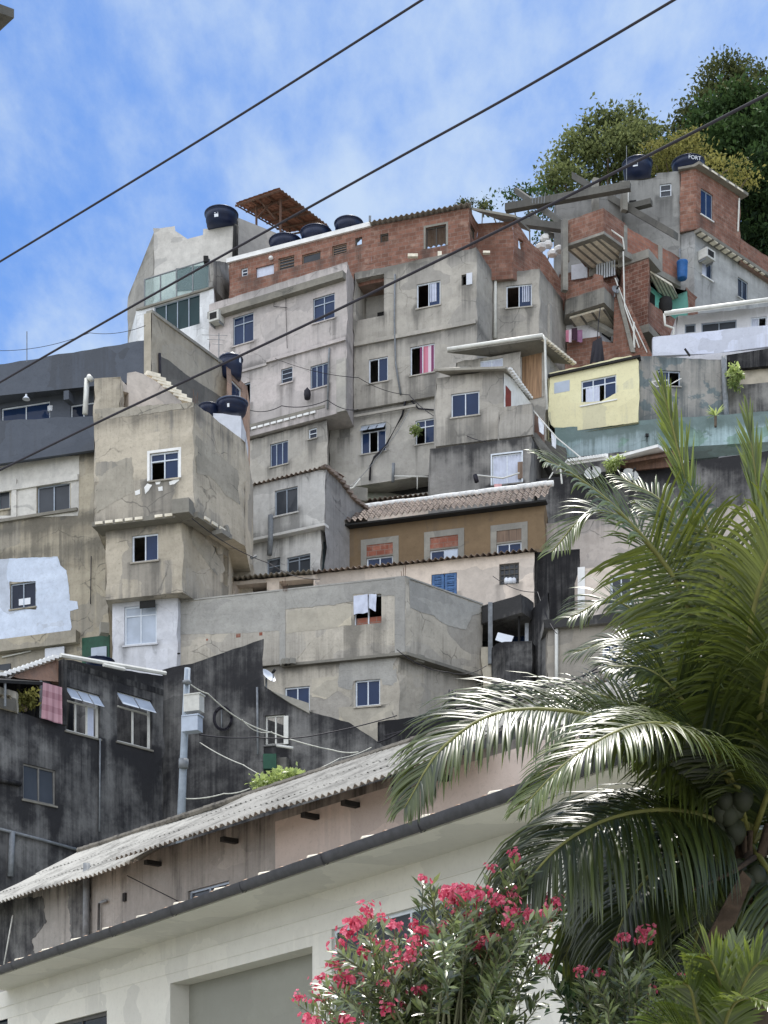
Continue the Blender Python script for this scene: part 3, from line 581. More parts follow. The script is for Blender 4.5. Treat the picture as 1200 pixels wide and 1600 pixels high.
# brown pavilion roof on the terrace
V = thing('roof_pavilion', 'open brown tiled shelter roof on timber posts on the rooftop', 'shelter', P(440, 370, 91.5))
A, B, C_, D = P(368, 318, 91.4), P(437, 294, 90.0), P(513, 352, 93.4), P(448, 363, 94.1)
corr(A, D, B, C_, .26, .035, 9, .035, M['brownt'], 'tiled_roof', V); dn = Vector((0, 0, -.14)); mb = MB()
for k in range(6): s = k/5; mb.tube([A+(D-A)*s+dn, B+(C_-B)*s+dn], .06, 4)
mb.build('rafter', M['beam'], V); mb = MB()
for k in range(4): s = k/3; mb.tube([A+(B-A)*s+dn*.6, D+(C_-D)*s+dn*.6], .05, 4)
mb.build('batten', M['beam'], V); zf = zat(392, 91)
for s, t_ in ((.15, .3), (.15, .85), (.85, .25), (.85, .8)):
    q = A+(D-A)*s+((B+(C_-B)*s)-(A+(D-A)*s))*t_; mb = MB(); mb.tube([(q.x, q.y, zf), q+dn], .07, 6); mb.build('post', M['beam'], V)
mb = MB(); mb.tube([P(402, 340, 91), P(435, 305, 91.2)], .05, 4); mb.tube([P(405, 312, 91), P(430, 342, 91.2)], .05, 4); mb.build('brace', M['beam'], V)
for i, (px, pb, Y, w, h) in enumerate(((446, 389, 87.6, 52, 14), (494, 377, 87.2, 50, 17), (545, 362, 86.8, 46, 16))):
    tank(px, pb+10, Y, w, h+12, ('navy water tank behind the white coping, nearest the white house', 'navy water tank behind the white coping, middle of the row of three', 'navy water tank behind the white coping, nearest the corrugated roof')[i])
# ---------------------------------------------------------------- 3 slate house, left
m_sl = plaster('slate_blue_paint', S(88, 93, 102), S(80, 85, 94), dirtc=(.05, .055, .065), streak=.3, bias=-.3, amt=.4, var=.15, bump=.25); m_sid = plaster('tan_grey_render', S(170, 163, 149), S(152, 145, 131), streak=.5, bias=-.1, amt=.5, cover=None); m_sidd = plaster('dark_render', S(112, 110, 106), S(100, 98, 94), streak=.6, bias=0)
SL = house('slate blue flat house on the left with a recessed balcony', 'house', 120, 68)
f0z = zat(530, 66)
SB = Block(SL, [(-40, 68.3, Z(f0z)), (238, 66, None)], zat(618, 68), m_sl, 3, dtop=.15, bots={0: [(-40, 622), (0, 618), (148, 603), (238, 594)]}); SB.build()
SR = Block(SL, [(-40, 69.1, Z(zat(618, 68)+.02)), (238, 66.8, None)], zat(700, 67), m_sl, 2.2)
window(SR, 0, 2, 78, 632, 660, 2, fr='white', gl='bluegl', sill=False); window(SR, 0, 110, 150, 630, 655, 2, fr='white', gl='glass', sill=False); SR.build()
SP = Block(SL, [(-40, 68.3, Z(zat(657, 68))), (238, 66, None)], zat(704, 66.8), m_sl, .2, tops={0: [(-40, 659), (0, 657), (148, 650), (238, 646)]}); SP.build();
mb = MB(); f = SB.f[0]; mb.ob(f, f.hit(99), f.hit(107), zat(620, 66.9), zat(606, 66.9), -.5, -.02); mb.build('beam_end', m_sl, SL); mb = MB(); mb.tube([P(41, 622, 67.6), P(41, 616, 67.6)], .04); mb.lathe(P(41, 622, 67.6), [(.16, -.05), (.1, .02), (.03, .1)], 12); mb.build('ceiling_lamp', M['label'], SL)
mb = MB(); mb.lathe(P(80, 640, 68.2), [(.02, -.12), (.14, -.1), (.16, .1), (.02, .14)], 12); mb.build('wall_lamp', M['label'], SL)
mb = MB(); mb.tube([P(133, 647, 66.2), P(136, 592, 66.2), P(139, 589, 66.1), P(143, 593, 66)], .11, 8); mb.build('drain_pipe', M['pipe'], SL, True)
SW = Block(SL, [(236, 65.9, 488), (354, 70.2, Z(zat(488, 65.9)))], zat(700, 66), m_sid, back=(-.3, .12)); SW.build()
SW.patch(0, [(249, 556), (262, 562), (290, 585), (355, 626), (380, 690), (249, 690)], m_sidd, 'dark_render', .012, .02); SW.pipe(0, [(247, 553), (248, 605)], .06, M['cable'], 'conduit')
mb = MB(); f = SW.f[0]; mb.ob(f, 0, f.L+.1, zat(488, 65.9)-.02, zat(488, 65.9)+.1, -.25, .06); mb.build('coping', M['conc'], SL)
SE = Block(SL, [(354, 69.4, 572), (386, 71.2, 604)], zat(700, 66), plaster('salmon_render', S(176, 148, 130), S(160, 132, 116), streak=.3, bias=-.2), 1.5); window(SE, 0, 362, 378, 600, 640, 1, gl='bluegl', sill=False); SE.build()
tank(361, 592, 70.2, 38, 38, 'navy water tank standing behind the tan side wall of the slate house', lab=(1.0, .25, .55, .8))
def antenna(px, y0, y1, Y, label, arms=2, w=.6):
    t = thing('tv_antenna', label, 'antenna', P(px, y1, Y)); mb = MB(); mb.tube([P(px, y1, Y), P(px, y0, Y)], .02, 5); mb.build('mast', M['gpipe'], t); mb = MB()
    for k in range(arms): q = P(px, y0+2+k*(y1-y0)*.16, Y); mb.tube([q-Vector((w*(1-.3*k), 0, 0)), q+Vector((w*.5*(1-.3*k), .1, .02))], .014, 4)
    if arms: mb.build('arm', M['gpipe'], t)
antenna(342, 521, 565, 69, 'thin television antenna beside the tank on the tan wall', 3, .7); antenna(42, 518, 566, 67, 'thin bare rod standing on the slate roof', 0)
# ---------------------------------------------------------------- 4 unrendered tower, left
m_t = plaster('tan_cement', S(182, 173, 157), S(159, 151, 136), streak=.5, bias=-.12, amt=.6, band=.6, bump=.8, patchy=.6); m_tg = plaster('blue_grey_cement', S(162, 156, 144), S(140, 135, 124), streak=.7, bias=-.05, patchy=.6); m_tw = plaster('whitewash', S(206, 207, 212), S(190, 192, 198), streak=.3, bias=-.25, amt=.5); m_tp = plaster('pinkish_white', S(196, 186, 176), S(182, 172, 162), streak=.3, bias=-.25)
T = house('raw tan cement tower house of stacked boxes on the left', 'house', 260, 62)
zt = zat(628, 61); zl = zat(806, 61.3)
T1 = Block(T, [(147, 62.0, Z(zt)), (302, 61, None), (383, 64.1, None)], zl, m_t, 4, ledges=[(zat(735, 61), .3), (zat(640, 61), .5)])
window(T1, 0, 234, 279, 706, 749, 2, tr=.3, op=(0,), trop=False, gl='bluegl'); T1.build()
casing(T1, 0, 234, 279, 706, 749, .1, M['coping'], .012, 'painted_band'); T1.patch(0, [(148, 640), (302, 629), (303, 636), (235, 646), (200, 652), (149, 655)], m_tg, 'fresh_cement', .01, .06)
T1.patch(0, [(149, 724), (206, 716), (210, 770), (150, 800)], m_tg, 'cement_patch', .007, .08); T1.patch(1, [(306, 680), (330, 702), (372, 735), (374, 790), (352, 772), (330, 745), (306, 740)], m_tg, 'cement_patch', .008, .08)
for q in ([(211, 768), (219, 765), (219, 772), (212, 774)], [(226, 762), (231, 756), (238, 758), (233, 766), (227, 772)], [(243, 753), (252, 751), (250, 757), (244, 757)], [(247, 762), (254, 760), (255, 767), (248, 768)], [(264, 753), (278, 747), (281, 750), (272, 757), (265, 758)]): T1.patch(0, q, M['coping'], 'white_chip', .014, .02)
TP = Block(T, [(147, 62.03, Z(zat(592, 62))), (188, 61.8, None)], zt-.02, m_t, 1.2); TP.build()
TS = Block(T, [(187, 62.4, Z(zat(594, 62.2))), (283, 63.8, Z(zat(636, 63.8)))], zt-1, m_tp, 3, tops={0: [(187, 590), (198, 601), (198.5, 582), (212, 581), (226, 586), (245, 597), (262, 610), (284, 627)]}); TS.hole(0, 189, 201, 612, 640, .4); TS.build()
mb = MB()
for k in range(7): q = P(236+k*8.2, 590+k*6.4, 63.6+k*.12); mb.box(q, .55, .6, .16, .5)
mb.build('stair_edge', M['tileend'], T)
T2 = Block(T, [(165, 62.3, Z(zl)), (285, 61.5, None), (357, 64.4, None)], zat(930, 61.8), m_t, 3.5, ledges=[(zl, .6)])
window(T2, 0, 206, 247, 835, 877, 2, op=(0,), gl='bluegl'); window(T2, 1, 333, 340, 853, 872, 1, fr='darkfr', gl='greygl', sill=False); T2.hole(1, 349, 356, 868, 915, .3); T2.build(); T2.patch(1, [(300, 815), (335, 860), (352, 890), (340, 900), (318, 872), (300, 850)], m_tg, 'cement_patch', .008, .08)
T3 = Block(T, [(176, 62.7, Z(zat(928, 61.8)+.02)), (277, 62.1, None), (300, 63.5, None)], 15, m_tw, 3)
window(T3, 0, 194, 245, 946, 1007, 2, tr=.25, gl='frost', fw=.07); T3.build(); infill(T3, 0, 222, 246, 942, 953, M['dark'], .25, 'awning')
TL = T1.f[0]; mb = MB(); zq = zl
mb.ob(TL, TL.hit(146), TL.hit(298), zq-.16, zq-.002, -.8, .14); mb.ob(TL, TL.hit(277), TL.hit(303), zq-.18, zq+.34, -.3, .5); mb.ob(T1.f[1], 0, T1.f[1].L*.45, zq-.2, zq-.004, -.5, .2); mb.build('slab_edge', M['slab'], T); mb = MB()
for k in range(8):
    if k == 5: continue
    a = TL.hit(152+k*15.5); mb.ob(TL, a, a+.30, zq-.12, zq-.02, .141, .21)
for k in range(3): a = .4+k*.5; mb.ob(T1.f[1], a, a+.34, zq-.14, zq-.03, .201, .26)
mb.split('block_end', M['tileend'], T)
mb = MB(); ft = T1.f[1]; mb.ob(ft, ft.hit(331), ft.hit(347), zat(845, 62.6), zat(838, 62.6), 0, .45); mb.tube([ft.pp(346, 824, .2), ft.pp(346, 838, .3)], .1, 8); mb.build('stub_pipes', M['conc'], T)
TW = Block(T, [(333, 64.4, Z(zat(646, 64.4))), (377, 64.6, None), (384, 66, None)], zat(770, 64), M['pale'], 1.2); TW.build()
tank(363, 647, 65.0, 50, 21, 'weathered grey blue water tank on the white box behind the tower', body='tank', lid='lidgrey', lab=(-.2, .16, .05, .3)); tank(327, 652, 65.4, 34, 20, 'dark water tank low behind the parapet of the tower')
# ---------------------------------------------------------------- 5 pale house far left
m_pw = plaster('off_white_render', S(198, 196, 190), S(184, 182, 176), streak=.35, bias=-.25, amt=.5); m_pt = plaster('tan_stained', S(170, 162, 145), S(146, 138, 122), streak=.6, bias=-.02, amt=.65, band=.65, bump=.8, patchy=.6); m_pb = plaster('pale_blue_paint', S(196, 206, 222), S(186, 197, 214), streak=.25, bias=-.35, amt=.4, bump=.5)
PH = house('weathered tan house at the far left, partly painted pale blue', 'house', 60, 68, z=17)
PB = Block(PH, [(-40, 69.0, Z(zat(702, 67.2))), (170, 67.0, None)], 14, m_pt, 3, ledges=[(zat(706, 67.4), .4), (zat(806, 67.6), 1.2), (zat(848, 67.6), .9), (zat(870, 67.6), .5)])
window(PB, 0, 58, 109, 757, 801, 2, fr='alu', gl='greygl', cur=None); window(PB, 0, -20, 15, 767, 797, 2, fr='alu', gl='greygl'); window(PB, 0, 16, 56, 910, 950, 2, fr='alu', gl='glass'); PB.build()
PB.patch(0, [(-30, 722), (60, 716), (124, 712), (123, 801), (111, 803), (111, 755), (57, 757), (57, 804), (17, 806), (17, 766), (-30, 768)], m_pw, 'whitewashed_panel', .012, .015); PB.patch(0, [(-30, 806), (17, 806), (57, 804), (57, 803), (123, 801), (122, 806), (-30, 812)], m_pw, 'whitewashed_panel', .02, .015)
f = PB.f[0]; mb = MB(); mb.ob(f, f.hit(-20), f.hit(123), zat(757, 67.8), zat(748, 67.8), 0, .1); mb.ob(f, f.hit(20), f.hit(27), zat(800, 67.8), zat(740, 67.8), 0, .08); mb.build('moulding', m_pw, PH); PB.ledge(0, -30, 122, 806, .12, .12, M['slab'])
for q in ([(-30, 876), (15.5, 873), (15.5, 998), (-30, 1001)], [(15.5, 873), (56.5, 871), (56.5, 909), (15.5, 909)], [(15.5, 953), (56.5, 952), (56.5, 996), (15.5, 998)], [(56.5, 871), (90, 870), (95, 884), (104, 892), (108, 915), (109, 938), (121, 940), (122, 952), (109, 955), (112, 980), (106, 994), (56.5, 996)]): PB.patch(0, q, m_pb, 'blue_paint', .012, .03)
infill(PB, 0, 28, 46, 934, 944, M['label'], -.07, 'paper_note'); PB.ledge(0, -30, 125, 998, .5, .35, m_pt); PB.pipe(0, [(144, 870), (143, 945)], .02, M['cable'], 'wire')
PB.pipe(0, [(5, 1028), (50, 1018)], .03, M['pipe'], 'rail'); infill(PB, 0, 129, 172, 995, 1035, M['green'], .05, 'green_door'); infill(PB, 0, 144, 168, 1012, 1032, M['frost'], .09, 'white_panel')
infill(PB, 0, 0, 17, 1038, 1060, M['greygl'], .05, 'low_window'); infill(PB, 0, 74, 104, 1014, 1030, M['pale'], .2, 'white_sheet')
mb = MB(); mb.box(P(163, 983, 66.5), .35, .4, .42, .3); mb.build('meter_box', M['conc'], PH)
# ---------------------------------------------------------------- 6 bare concrete corner house
m_b1 = plaster('cement_render', S(185, 178, 165), S(162, 156, 144), streak=.55, bias=-.12, amt=.6, band=.6, bump=.9, patchy=.55); m_b2 = plaster('grey_fresh_cement', S(164, 162, 156), S(144, 143, 139), streak=.45, bias=-.1, amt=.5, bump=1.0); m_b3 = plaster('buff_cement', S(192, 184, 166), S(178, 170, 152), streak=.3, bias=-.2)
BC = house('bare cement corner house in mid slope with a cloth-covered top opening', 'house', 600, 61)
zb = zat(902, 60); zl = zat(1019, 60)
B1 = Block(BC, [(277, E(60, 902, 941), Z(zb)), (633, 60, None), (754, E(60, 902, 945), None)], zl, m_b1, 2.2, ledges=[(zat(975, 60), .2)], jit=.02)
window(B1, 0, 553, 596, 930, 975, 2, op=(0, 1), fr='white', fw=.035, r=.25, sill=False); B1.build()
infill(B1, 0, 555, 596, 962, 974, M['brickfill'], -.18, 'brick_fill')
B1.patch(0, [(443, 923), (500, 916), (560, 909), (620, 904), (622, 930), (597, 932), (597, 928), (552, 929), (552, 940), (520, 945), (445, 952)], m_b2, 'fresh_cement', .014, .05); B1.patch(0, [(278, 942), (360, 932), (440, 923), (441, 985), (380, 989), (278, 992)], m_b2, 'fresh_cement', .006, .04); B1.patch(0, [(450, 955), (549, 944), (549, 976), (500, 984), (446, 990)], m_b3, 'buff_patch', .006, .04)
B1.patch(1, [(639, 907), (752, 947), (752, 956), (738, 962), (728, 984), (700, 978), (675, 962), (640, 950)], m_b2, 'fresh_cement', .014, .05); f = B1.f[0]
mb = MB(); mb.ob(f, f.L-.38, f.L-.002, zl, zb-.002, 0, .03); mb.ob(f, f.hit(437), f.hit(446), zl, zb-.01, 0, .025); mb.split('pilaster', m_b2, BC)
for x, y, w, h in ((369, 990, 7, 6), (405, 988, 5, 5), (322, 998, 3, 3)): infill(B1, 0, x, x+w, y, y+h, M['brickfill'], .004, 'hole_plug')
mb = MB(); mb.ob(f, 0, f.L, zb-.005, zb+.05, -.22, .03); mb.ob(B1.f[1], 0, B1.f[1].L, zb-.006, zb+.049, -.22, .03); mb.build('coping', m_b2, BC)
B2 = Block(BC, [(300, B1.f[0].Y(300)+.14, Z(zl)), (623, 60.25, None), (754, 63.0, None)], 14, m_b1, 1.8, ledges=[(zl, .8), (zat(1120, 60), .3)])
window(B2, 0, 445, 484, 1073, 1112, 2, gl='bluegl'); window(B2, 0, 555, 594, 1062, 1103, 2, gl='bluegl', cur=None); B2.build()
infill(B2, 0, 598, 619, 1047, 1063, M['brickfill'], .006, 'brick_vent'); B2.patch(0, [(530, 1035), (620, 1026), (621, 1072), (598, 1070), (596, 1060), (552, 1064), (550, 1078), (528, 1074)], m_b2, 'cement_patch', .008, .05); B2.patch(0, [(487, 1060), (527, 1056), (527, 1080), (510, 1092), (488, 1090)], m_b3, 'buff_patch', .008, .05); B2.patch(0, [(530, 1104), (600, 1106), (622, 1098), (622, 1150), (560, 1160), (530, 1130)], m_b3, 'buff_patch', .008, .06)
mb = MB(); f = B1.f[0]; mb.ob(f, f.hit(440), f.L+.06, zl-.1, zl-.003, -.3, .05); f1 = B1.f[1]; mb.ob(f1, 0, f1.L, zl-.12, zl-.004, -.3, .1); mb.build('ledge', M['slab'], BC)
mb = MB()
for u in (f.hit(447), f.hit(452), f.hit(459)): mb.box(f.pt(u, zl-.02, .2), .22, .3, .2, .3)
mb.split('stub_beam', M['conc'], BC); B2.pipe(1, [(630, 1024), (680, 1040), (735, 1056)], .035, M['gpipe'], 'conduit', .12); mb = MB(); mb.box(B2.f[1].pp(648, 1032, .2), .35, .3, .25, .7); mb.build('junction_box', M['conc'], BC)
# cloth in the opening
f = B1.f[0]; cloth([f.pp(553, 932, .05), f.pp(575, 929, .05), f.pp(576, 958, .06), f.pp(553, 961, .06)], 'curtain', 'greyish white cloth hung across the top opening, left of its bar', 'hanging_cloth', 'cloth'); cloth([f.pp(577, 929, .05), f.pp(589, 929, .05), f.pp(588, 957, .06), f.pp(576, 950, .06)], 'curtain', 'narrow white cloth hung in the top opening, right of its bar', 'hanging_cloth', 'cloth')
BN = Block(BC, [(753, 62.5, Z(zat(1012, 62.5))), (774, 62.2, Z(zat(1010, 62.2)))], zat(1068, 62), m_b3, 1); BN.build()
# ---------------------------------------------------------------- 7 pink house and its low shed
m_pk = plaster('pale_pink_paint', S(208, 196, 184), S(198, 186, 174), streak=.3, bias=-.25, amt=.45, bump=.3)
K = house('long pale pink house with a blue shutter and a thin tile eave', 'house', 660, 66)
K1 = Block(K, [(487, E(65, 862, 897), Z(zat(862, 65))), (834, 65, None), (838, 66.5, None)], 22, m_pk, 2.2, ledges=[(zat(942, 65.5), .3)])
h = K1.hole(0, 674, 714, 896, 930, .12); window(K1, 0, 780, 811, 880, 913, 4, rows=4, fr='darkfr', gl='greygl', sill=False); K1.build()
f = K1.f[0]; mb = MB()
for k in range(2):
    a = h[0]+(h[1]-h[0])*k/2+.02; e = a+(h[1]-h[0])/2-.04; mb.ob(f, a, a+.1, h[2], h[3], -.1, -.04); mb.ob(f, e-.1, e, h[2], h[3], -.1, -.04)
    for q in (0, .31, .62, .92): zz = h[2]+(h[3]-h[2])*q; mb.ob(f, a+.1, e-.1, zz, zz+.08, -.095, -.045)
    for q in range(9): zz = h[2]+(h[3]-h[2])*(.04+q*.104); mb.ob(f, a+.1, e-.1, zz, zz+.06, -.085, -.06)
mb.build('window_shutter', M['blue'], K); infill(K1, 0, 674, 714, 896, 930, M['blue'], -.11, 'shutter_back')
zr = zat(862, 65); A, B = f.pt(-.1, zr, .28), f.pt(f.L+.1, zr, .28); corr(A, B, A+Vector((.3, 1.3, .32)), B+Vector((.3, 1.3, .32)), .24, .05, 3, .02, M['claytile'], 'tile_eave', K)
for i, (px, c_, s) in enumerate(((791, 'label', .09), (797, 'label', .12), (803, 'pale', .1))):
    mb = MB(); c = f.pp(px, 912, .0); mb.lathe(c, [(s*.7, 0), (s, .1), (s*.8, .2), (s*.3, .24)], 10); tag(mb.build('jar', M[c_], None, True), ('small white jar on the pink house window ledge, left one', 'small white jar on the pink house window ledge, middle one', 'pale grey jar on the pink house window ledge, right one')[i], 'jar', 'jars on the window ledge')
KS = house('low white shed with dark openings left of the pink house', 'shed', 425, 66, name='shed')
K2 = Block(KS, [(357, 66.4, Z(zat(909, 66.4))), (492, 65.6, Z(zat(898, 65.6)))], 22, m_pk, 1.6); K2.hole(0, 369, 417, 912, 932, .8); K2.hole(0, 436, 490, 906, 926, .8); K2.build()
A, B = K2.f[0].pt(-.1, zat(909, 66.4)+.05, .35), K2.f[0].pt(K2.f[0].L, zat(898, 65.6)+.05, .35); corr(A, B, A+Vector((0, 1.8, .3)), B+Vector((0, 1.8, .3)), .22, .04, 2, .03, M['asb'], 'sheet_roof', KS)
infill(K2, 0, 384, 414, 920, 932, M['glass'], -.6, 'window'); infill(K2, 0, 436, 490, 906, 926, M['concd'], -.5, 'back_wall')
KD = house('narrow pale lean-to with a brown door beside the tower', 'lean-to', 375, 66.8, name='lean_to')
K3 = Block(KD, [(347, 66.9, Z(zat(862, 66.9))), (396, 66.6, Z(zat(880, 66.6)))], 22, m_t, 1.5, tops={0: [(347, 862), (360, 862), (396, 884)]}); K3.build(); infill(K3, 0, 349, 358, 866, 905, M['brownd'], .03, 'door'); K3.pipe(0, [(383, 860), (395, 874), (402, 870)], .05, M['gpipe'], 'pipe', .1); K3.pipe(0, [(334, 915), (336, 905), (354, 912), (357, 930)], .035, M['gpipe'], 'pipe', .1)
# ---------------------------------------------------------------- 8 brown house
m_br = plaster('brown_ochre_paint', S(122, 104, 82), S(108, 92, 72), streak=.3, bias=-.25, amt=.4, var=.2, bump=.3)
N = house('brown ochre house with white window surrounds under a sunlit clay tile roof', 'house', 690, 69)
ze = zat(785, 67.5)
N1 = Block(N, [(518, E(67.5, 785, 826), Z(ze)), (852, 67.5, None), (856, 69, None)], 24, m_br, 3, dtop=.1)
wn = []
for x0, x1, y0, y1 in ((573, 614, 850, 886), (672, 716, 838, 874), (776, 815, 828, 864)): window(N1, 0, x0, x1, (y0+y1)/2+2, y1, 2, op=(1,) if x0 == 672 else (), gl='bluegl', sill=False, r=.14)
N1.build()
for x0, x1, y0, y1 in ((573, 614, 850, 886), (672, 716, 838, 874), (776, 815, 828, 864)):
    casing(N1, 0, x0, x1, y0, y1, .25, M['conc'], .03); infill(N1, 0, x0, x1, y0, (y0+y1)/2+1.5, M['brownd'] if x0 == 776 else M['brickfill'], .006, 'brick_fill')
    infill(N1, 0, x0, x1, (y0+y1)/2, (y0+y1)/2+2.2, M['slab'], .02, 'lintel')
infill(N1, 0, 694, 715, 859, 873, M['frost'], -.02, 'pale_pane')
f = N1.f[0]; A, B = f.pt(-.2, ze+.04, .45), f.pt(f.L+.2, ze+.04, .45); bk = Vector((.4, 2.4, 1.52))
corr(A, B, A+bk, B+bk, .25, .06, 7, .035, M['claytile'], 'tile_roof', N, jit=.03, sag=.08); mb = MB()
for k in range(34):
    q = A+bk+(B-A)*((k+.5)/34)+Vector((0, 0, .04+.03*random.random())); d = (B-A).normalized()*(.2); mb.tube([q-d, q+d], .13, 8)
mb.build('ridge_cap', M['coping'], N, True); mb = MB(); mb.ob(f, -.1, f.L+.1, ze-.12, ze-.05, .0, .40); mb.build('eave_board', M['dark'], N)
# ---------------------------------------------------------------- 9 white stained house
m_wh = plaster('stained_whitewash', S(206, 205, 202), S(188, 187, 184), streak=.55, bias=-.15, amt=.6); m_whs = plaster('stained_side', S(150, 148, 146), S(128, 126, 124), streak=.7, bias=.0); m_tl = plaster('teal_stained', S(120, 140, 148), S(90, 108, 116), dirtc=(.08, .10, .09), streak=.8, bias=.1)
Wt = house('white stained two storey house with a black window, left of the brown house', 'house', 450, 69)
zw = zat(733, 68)
W1 = Block(Wt, [(383, E(68, 733, 762), Z(zw)), (508, 68, None)], zat(830, 68.6), m_wh, 2.6, ledges=[(zat(826, 68.8), .5)]); window(W1, 0, 429, 465, 763, 803, 2, fr='alu', gl='greygl'); W1.build()
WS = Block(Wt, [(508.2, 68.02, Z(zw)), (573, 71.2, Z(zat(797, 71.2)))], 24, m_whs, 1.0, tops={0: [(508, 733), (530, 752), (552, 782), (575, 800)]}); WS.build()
f = W1.f[0]; corr(f.pt(-.1, zw, .15), f.pt(f.L+.1, zw+.05, .15), f.pt(-.1, zw+.25, -1.6), f.pt(f.L+.1, zw+.3, -1.6), .22, .04, 3, .03, M['claytile'], 'tile_roof', Wt)
fs = WS.f[0]; mb = MB()
for k in range(12): s = k/11; px = 509+s*64; py = [733, 752, 782, 800][min(3, int(s*3))]; py = lerp_pts([(509, 731), (530, 750), (552, 780), (575, 798)], px); mb.box(fs.pp(px, py, 0), .34, .3, .12, .8)
mb.build('verge_tiles', M['claytile'], Wt)
W2 = Block(Wt, [(383, W1.f[0].Y(383)+.3, Z(zat(830, 68.6))), (501, W1.f[0].Y(501)+.3, None), (530, 70.4, None)], 24, m_wh, 2, ledges=[(zat(832, 68.7), .6)]); window(W2, 0, 417, 438, 872, 897, 1, rows=2, fr='alu', gl='greygl', op=()); window(W2, 0, 448, 485, 868, 897, 2, tr=.22, fr='alu', gl='greygl'); W2.build()
W2.patch(1, [(504, 846), (528, 852), (529, 900), (503, 900)], m_tl, 'teal_stain', .01, .02); W1.pipe(0, [(424, 806), (424, 840), (422, 868)], .12, M['gpipe'], 'drain_pipe', .05); mb = MB(); f2 = W1.f[0]; mb.ob(f2, 0, f2.L, zat(831, 68.6), zat(827, 68.6), -.3, .06); mb.build('ledge', m_wh, Wt)

for (px, py, Y) in ((560, 405, 83.4), (745, 388, 81.6), (840, 420, 83.3), (305, 628, 61.2), (190, 640, 61.9), (445, 922, 61), (630, 902, 60.1)):
    par = G if Y > 80 else (T if px < 400 and Y > 60.5 and py < 700 else BC)
    for k in range(3):
        q = P(px+k*2.4-2, py+2, Y+.15); mb = MB(); mb.tube([q, q+Vector((.03*(k-1), .02, .28+.12*((k*7+px) % 3)))], .011, 5); mb.build('rebar_stub', M['beam'], par)
# ================================================================== RIGHT SIDE AND LOWER HOUSES
m_dk = plaster('black_mould_render', S(126, 125, 123), S(92, 92, 92), dirtc=(.02, .02, .023), streak=.4, bias=.44, amt=.93, band=.3, bump=.8, blot=.9, crk=0, patchy=.75); m_dk2 = plaster('mould_render_grey', S(140, 138, 134), S(112, 110, 108), dirtc=(.03, .03, .032), streak=.5, bias=.14, blot=.8, crk=.1, amt=.9, band=.3, bump=.7)
m_dk3 = plaster('mould_render_deep', S(96, 95, 94), S(74, 74, 74), dirtc=(.014, .014, .016), streak=.7, bias=.6, amt=.95, bump=.8, crk=0, patchy=.75)
# ---------------------------------------------------------------- 10 stained house with curtain door, small house, awning house
D = house('black stained rough house with a white curtained opening, under the small grey house', 'house', 750, 72)
D1 = Block(D, [(672, 72.6, Z(zat(684, 71.6))), (829, 71.5, None), (846, 73, None)], 26, m_dk2, 3, dtop=.9)
window(D1, 0, 769, 815, 709, 756, 2, op=(0, 1), cur={0: 'curtain', 1: 'curtain'}); D1.build(); casing(D1, 0, 769, 815, 709, 756, .06, M['white'], .02)
D1.pipe(0, [(747, 753), (790, 758), (816, 750)], .035, M['pipe'], 'clothes_rail', .7); D1.pipe(0, [(747, 753), (750, 764)], .10, M['cable'], 'bracket', .7); infill(D1, 0, 809, 817, 722, 748, M['brownd'], .03, 'board')
f = D1.f[0].off(.72); cloth([f.pp(772, 756), f.pp(784, 756), f.pp(783, 772), f.pp(773, 774)], simple('pink_cloth', S(206, 160, 160), .95), 'pink cloth hanging from the rail under the curtained opening', 'hanging_cloth', 'cloth')
S2 = house('small grey house with one wide blue window and a thin flat roof', 'house', 735, 74)
zs = zat(577, 73.5)
S21 = Block(S2, [(681, 74.3, Z(zs)), (787, 73.5, None), (828, 76.5, Z(zat(620, 76.5)))], zat(686, 73.6), m_g2, 3, ledges=[(zat(667, 73.8), .4)], dtop=.7); window(S21, 0, 705, 749, 613, 650, 2, gl='bluegl'); S21.f = S21.f[:1]; S21.pts = S21.pts[:2]; S21.build()
SB2 = Block(S2, [(787.2, 73.6, Z(zs)), (829, 76.5, Z(zat(632, 76.5)))], 30, M['coping'], 1, tops={0: [(787, 581), (805, 596), (829, 630)]}); SB2.build(); infill(SB2, 0, 790, 798, 607, 640, M['red'], .02, 'red_door')
slab(S2, [P(677, 576, 73.9), P(790, 572, 73.0), P(803, 583, 74.2), P(829, 622, 76.6), P(760, 570, 79)], .10, M['asb']); mb = MB(); e0, e1 = P(795, 576, 73.2), P(830, 624, 76.6)
for k in range(12): mb.box(e0+(e1-e0)*((k+.5)/12)+Vector((0, 0, .02)), .16, .2, .09, .8)
mb.build('tile_edge', M['coping'], S2)
SP2 = Block(S2, [(780, 72.6, Z(zat(637, 72.6))), (833, 72.2, None), (836, 73, None)], zat(684, 72.5), m_g2, 1.2, dtop=.5); SP2.build()
A3 = house('grey house with a white edged awning roof and a wooden door', 'house', 780, 77)
za = zat(548, 76.6)
A31 = Block(A3, [(713, 77.6, Z(za)), (813, 76.7, None)], 34, m_g2, 3, dtop=.6); window(A31, 0, 750, 786, 561, 582, 2, op=(0, 1), cur={0: 'curtain', 1: 'curtain'}); A31.build()
A32 = Block(A3, [(813, 77.4, Z(za)), (853.5, 76.9, None), (894, 79.8, None)], 34, m_g3, 2.5); A32.build(); infill(A32, 0, 816, 847, 554, 624, M['wood'], .03, 'wooden_door'); casing(A32, 0, 816, 847, 554, 624, .09, m_g2, .05, 'door_frame')
mb = MB(); mb.ob(A32.f[0], 0, A32.f[0].L*.06, 34, za-.01, 0, .08); mb.tube([A32.f[0].pp(828, 542, .1), A32.f[0].pp(828, 546, .2)], .12, 8); mb.build('porch_light', M['coping'], A3)
R = [P(699, 546, 77), P(848, 524, 75.8), P(898, 565, 78), P(800, 530, 80)]
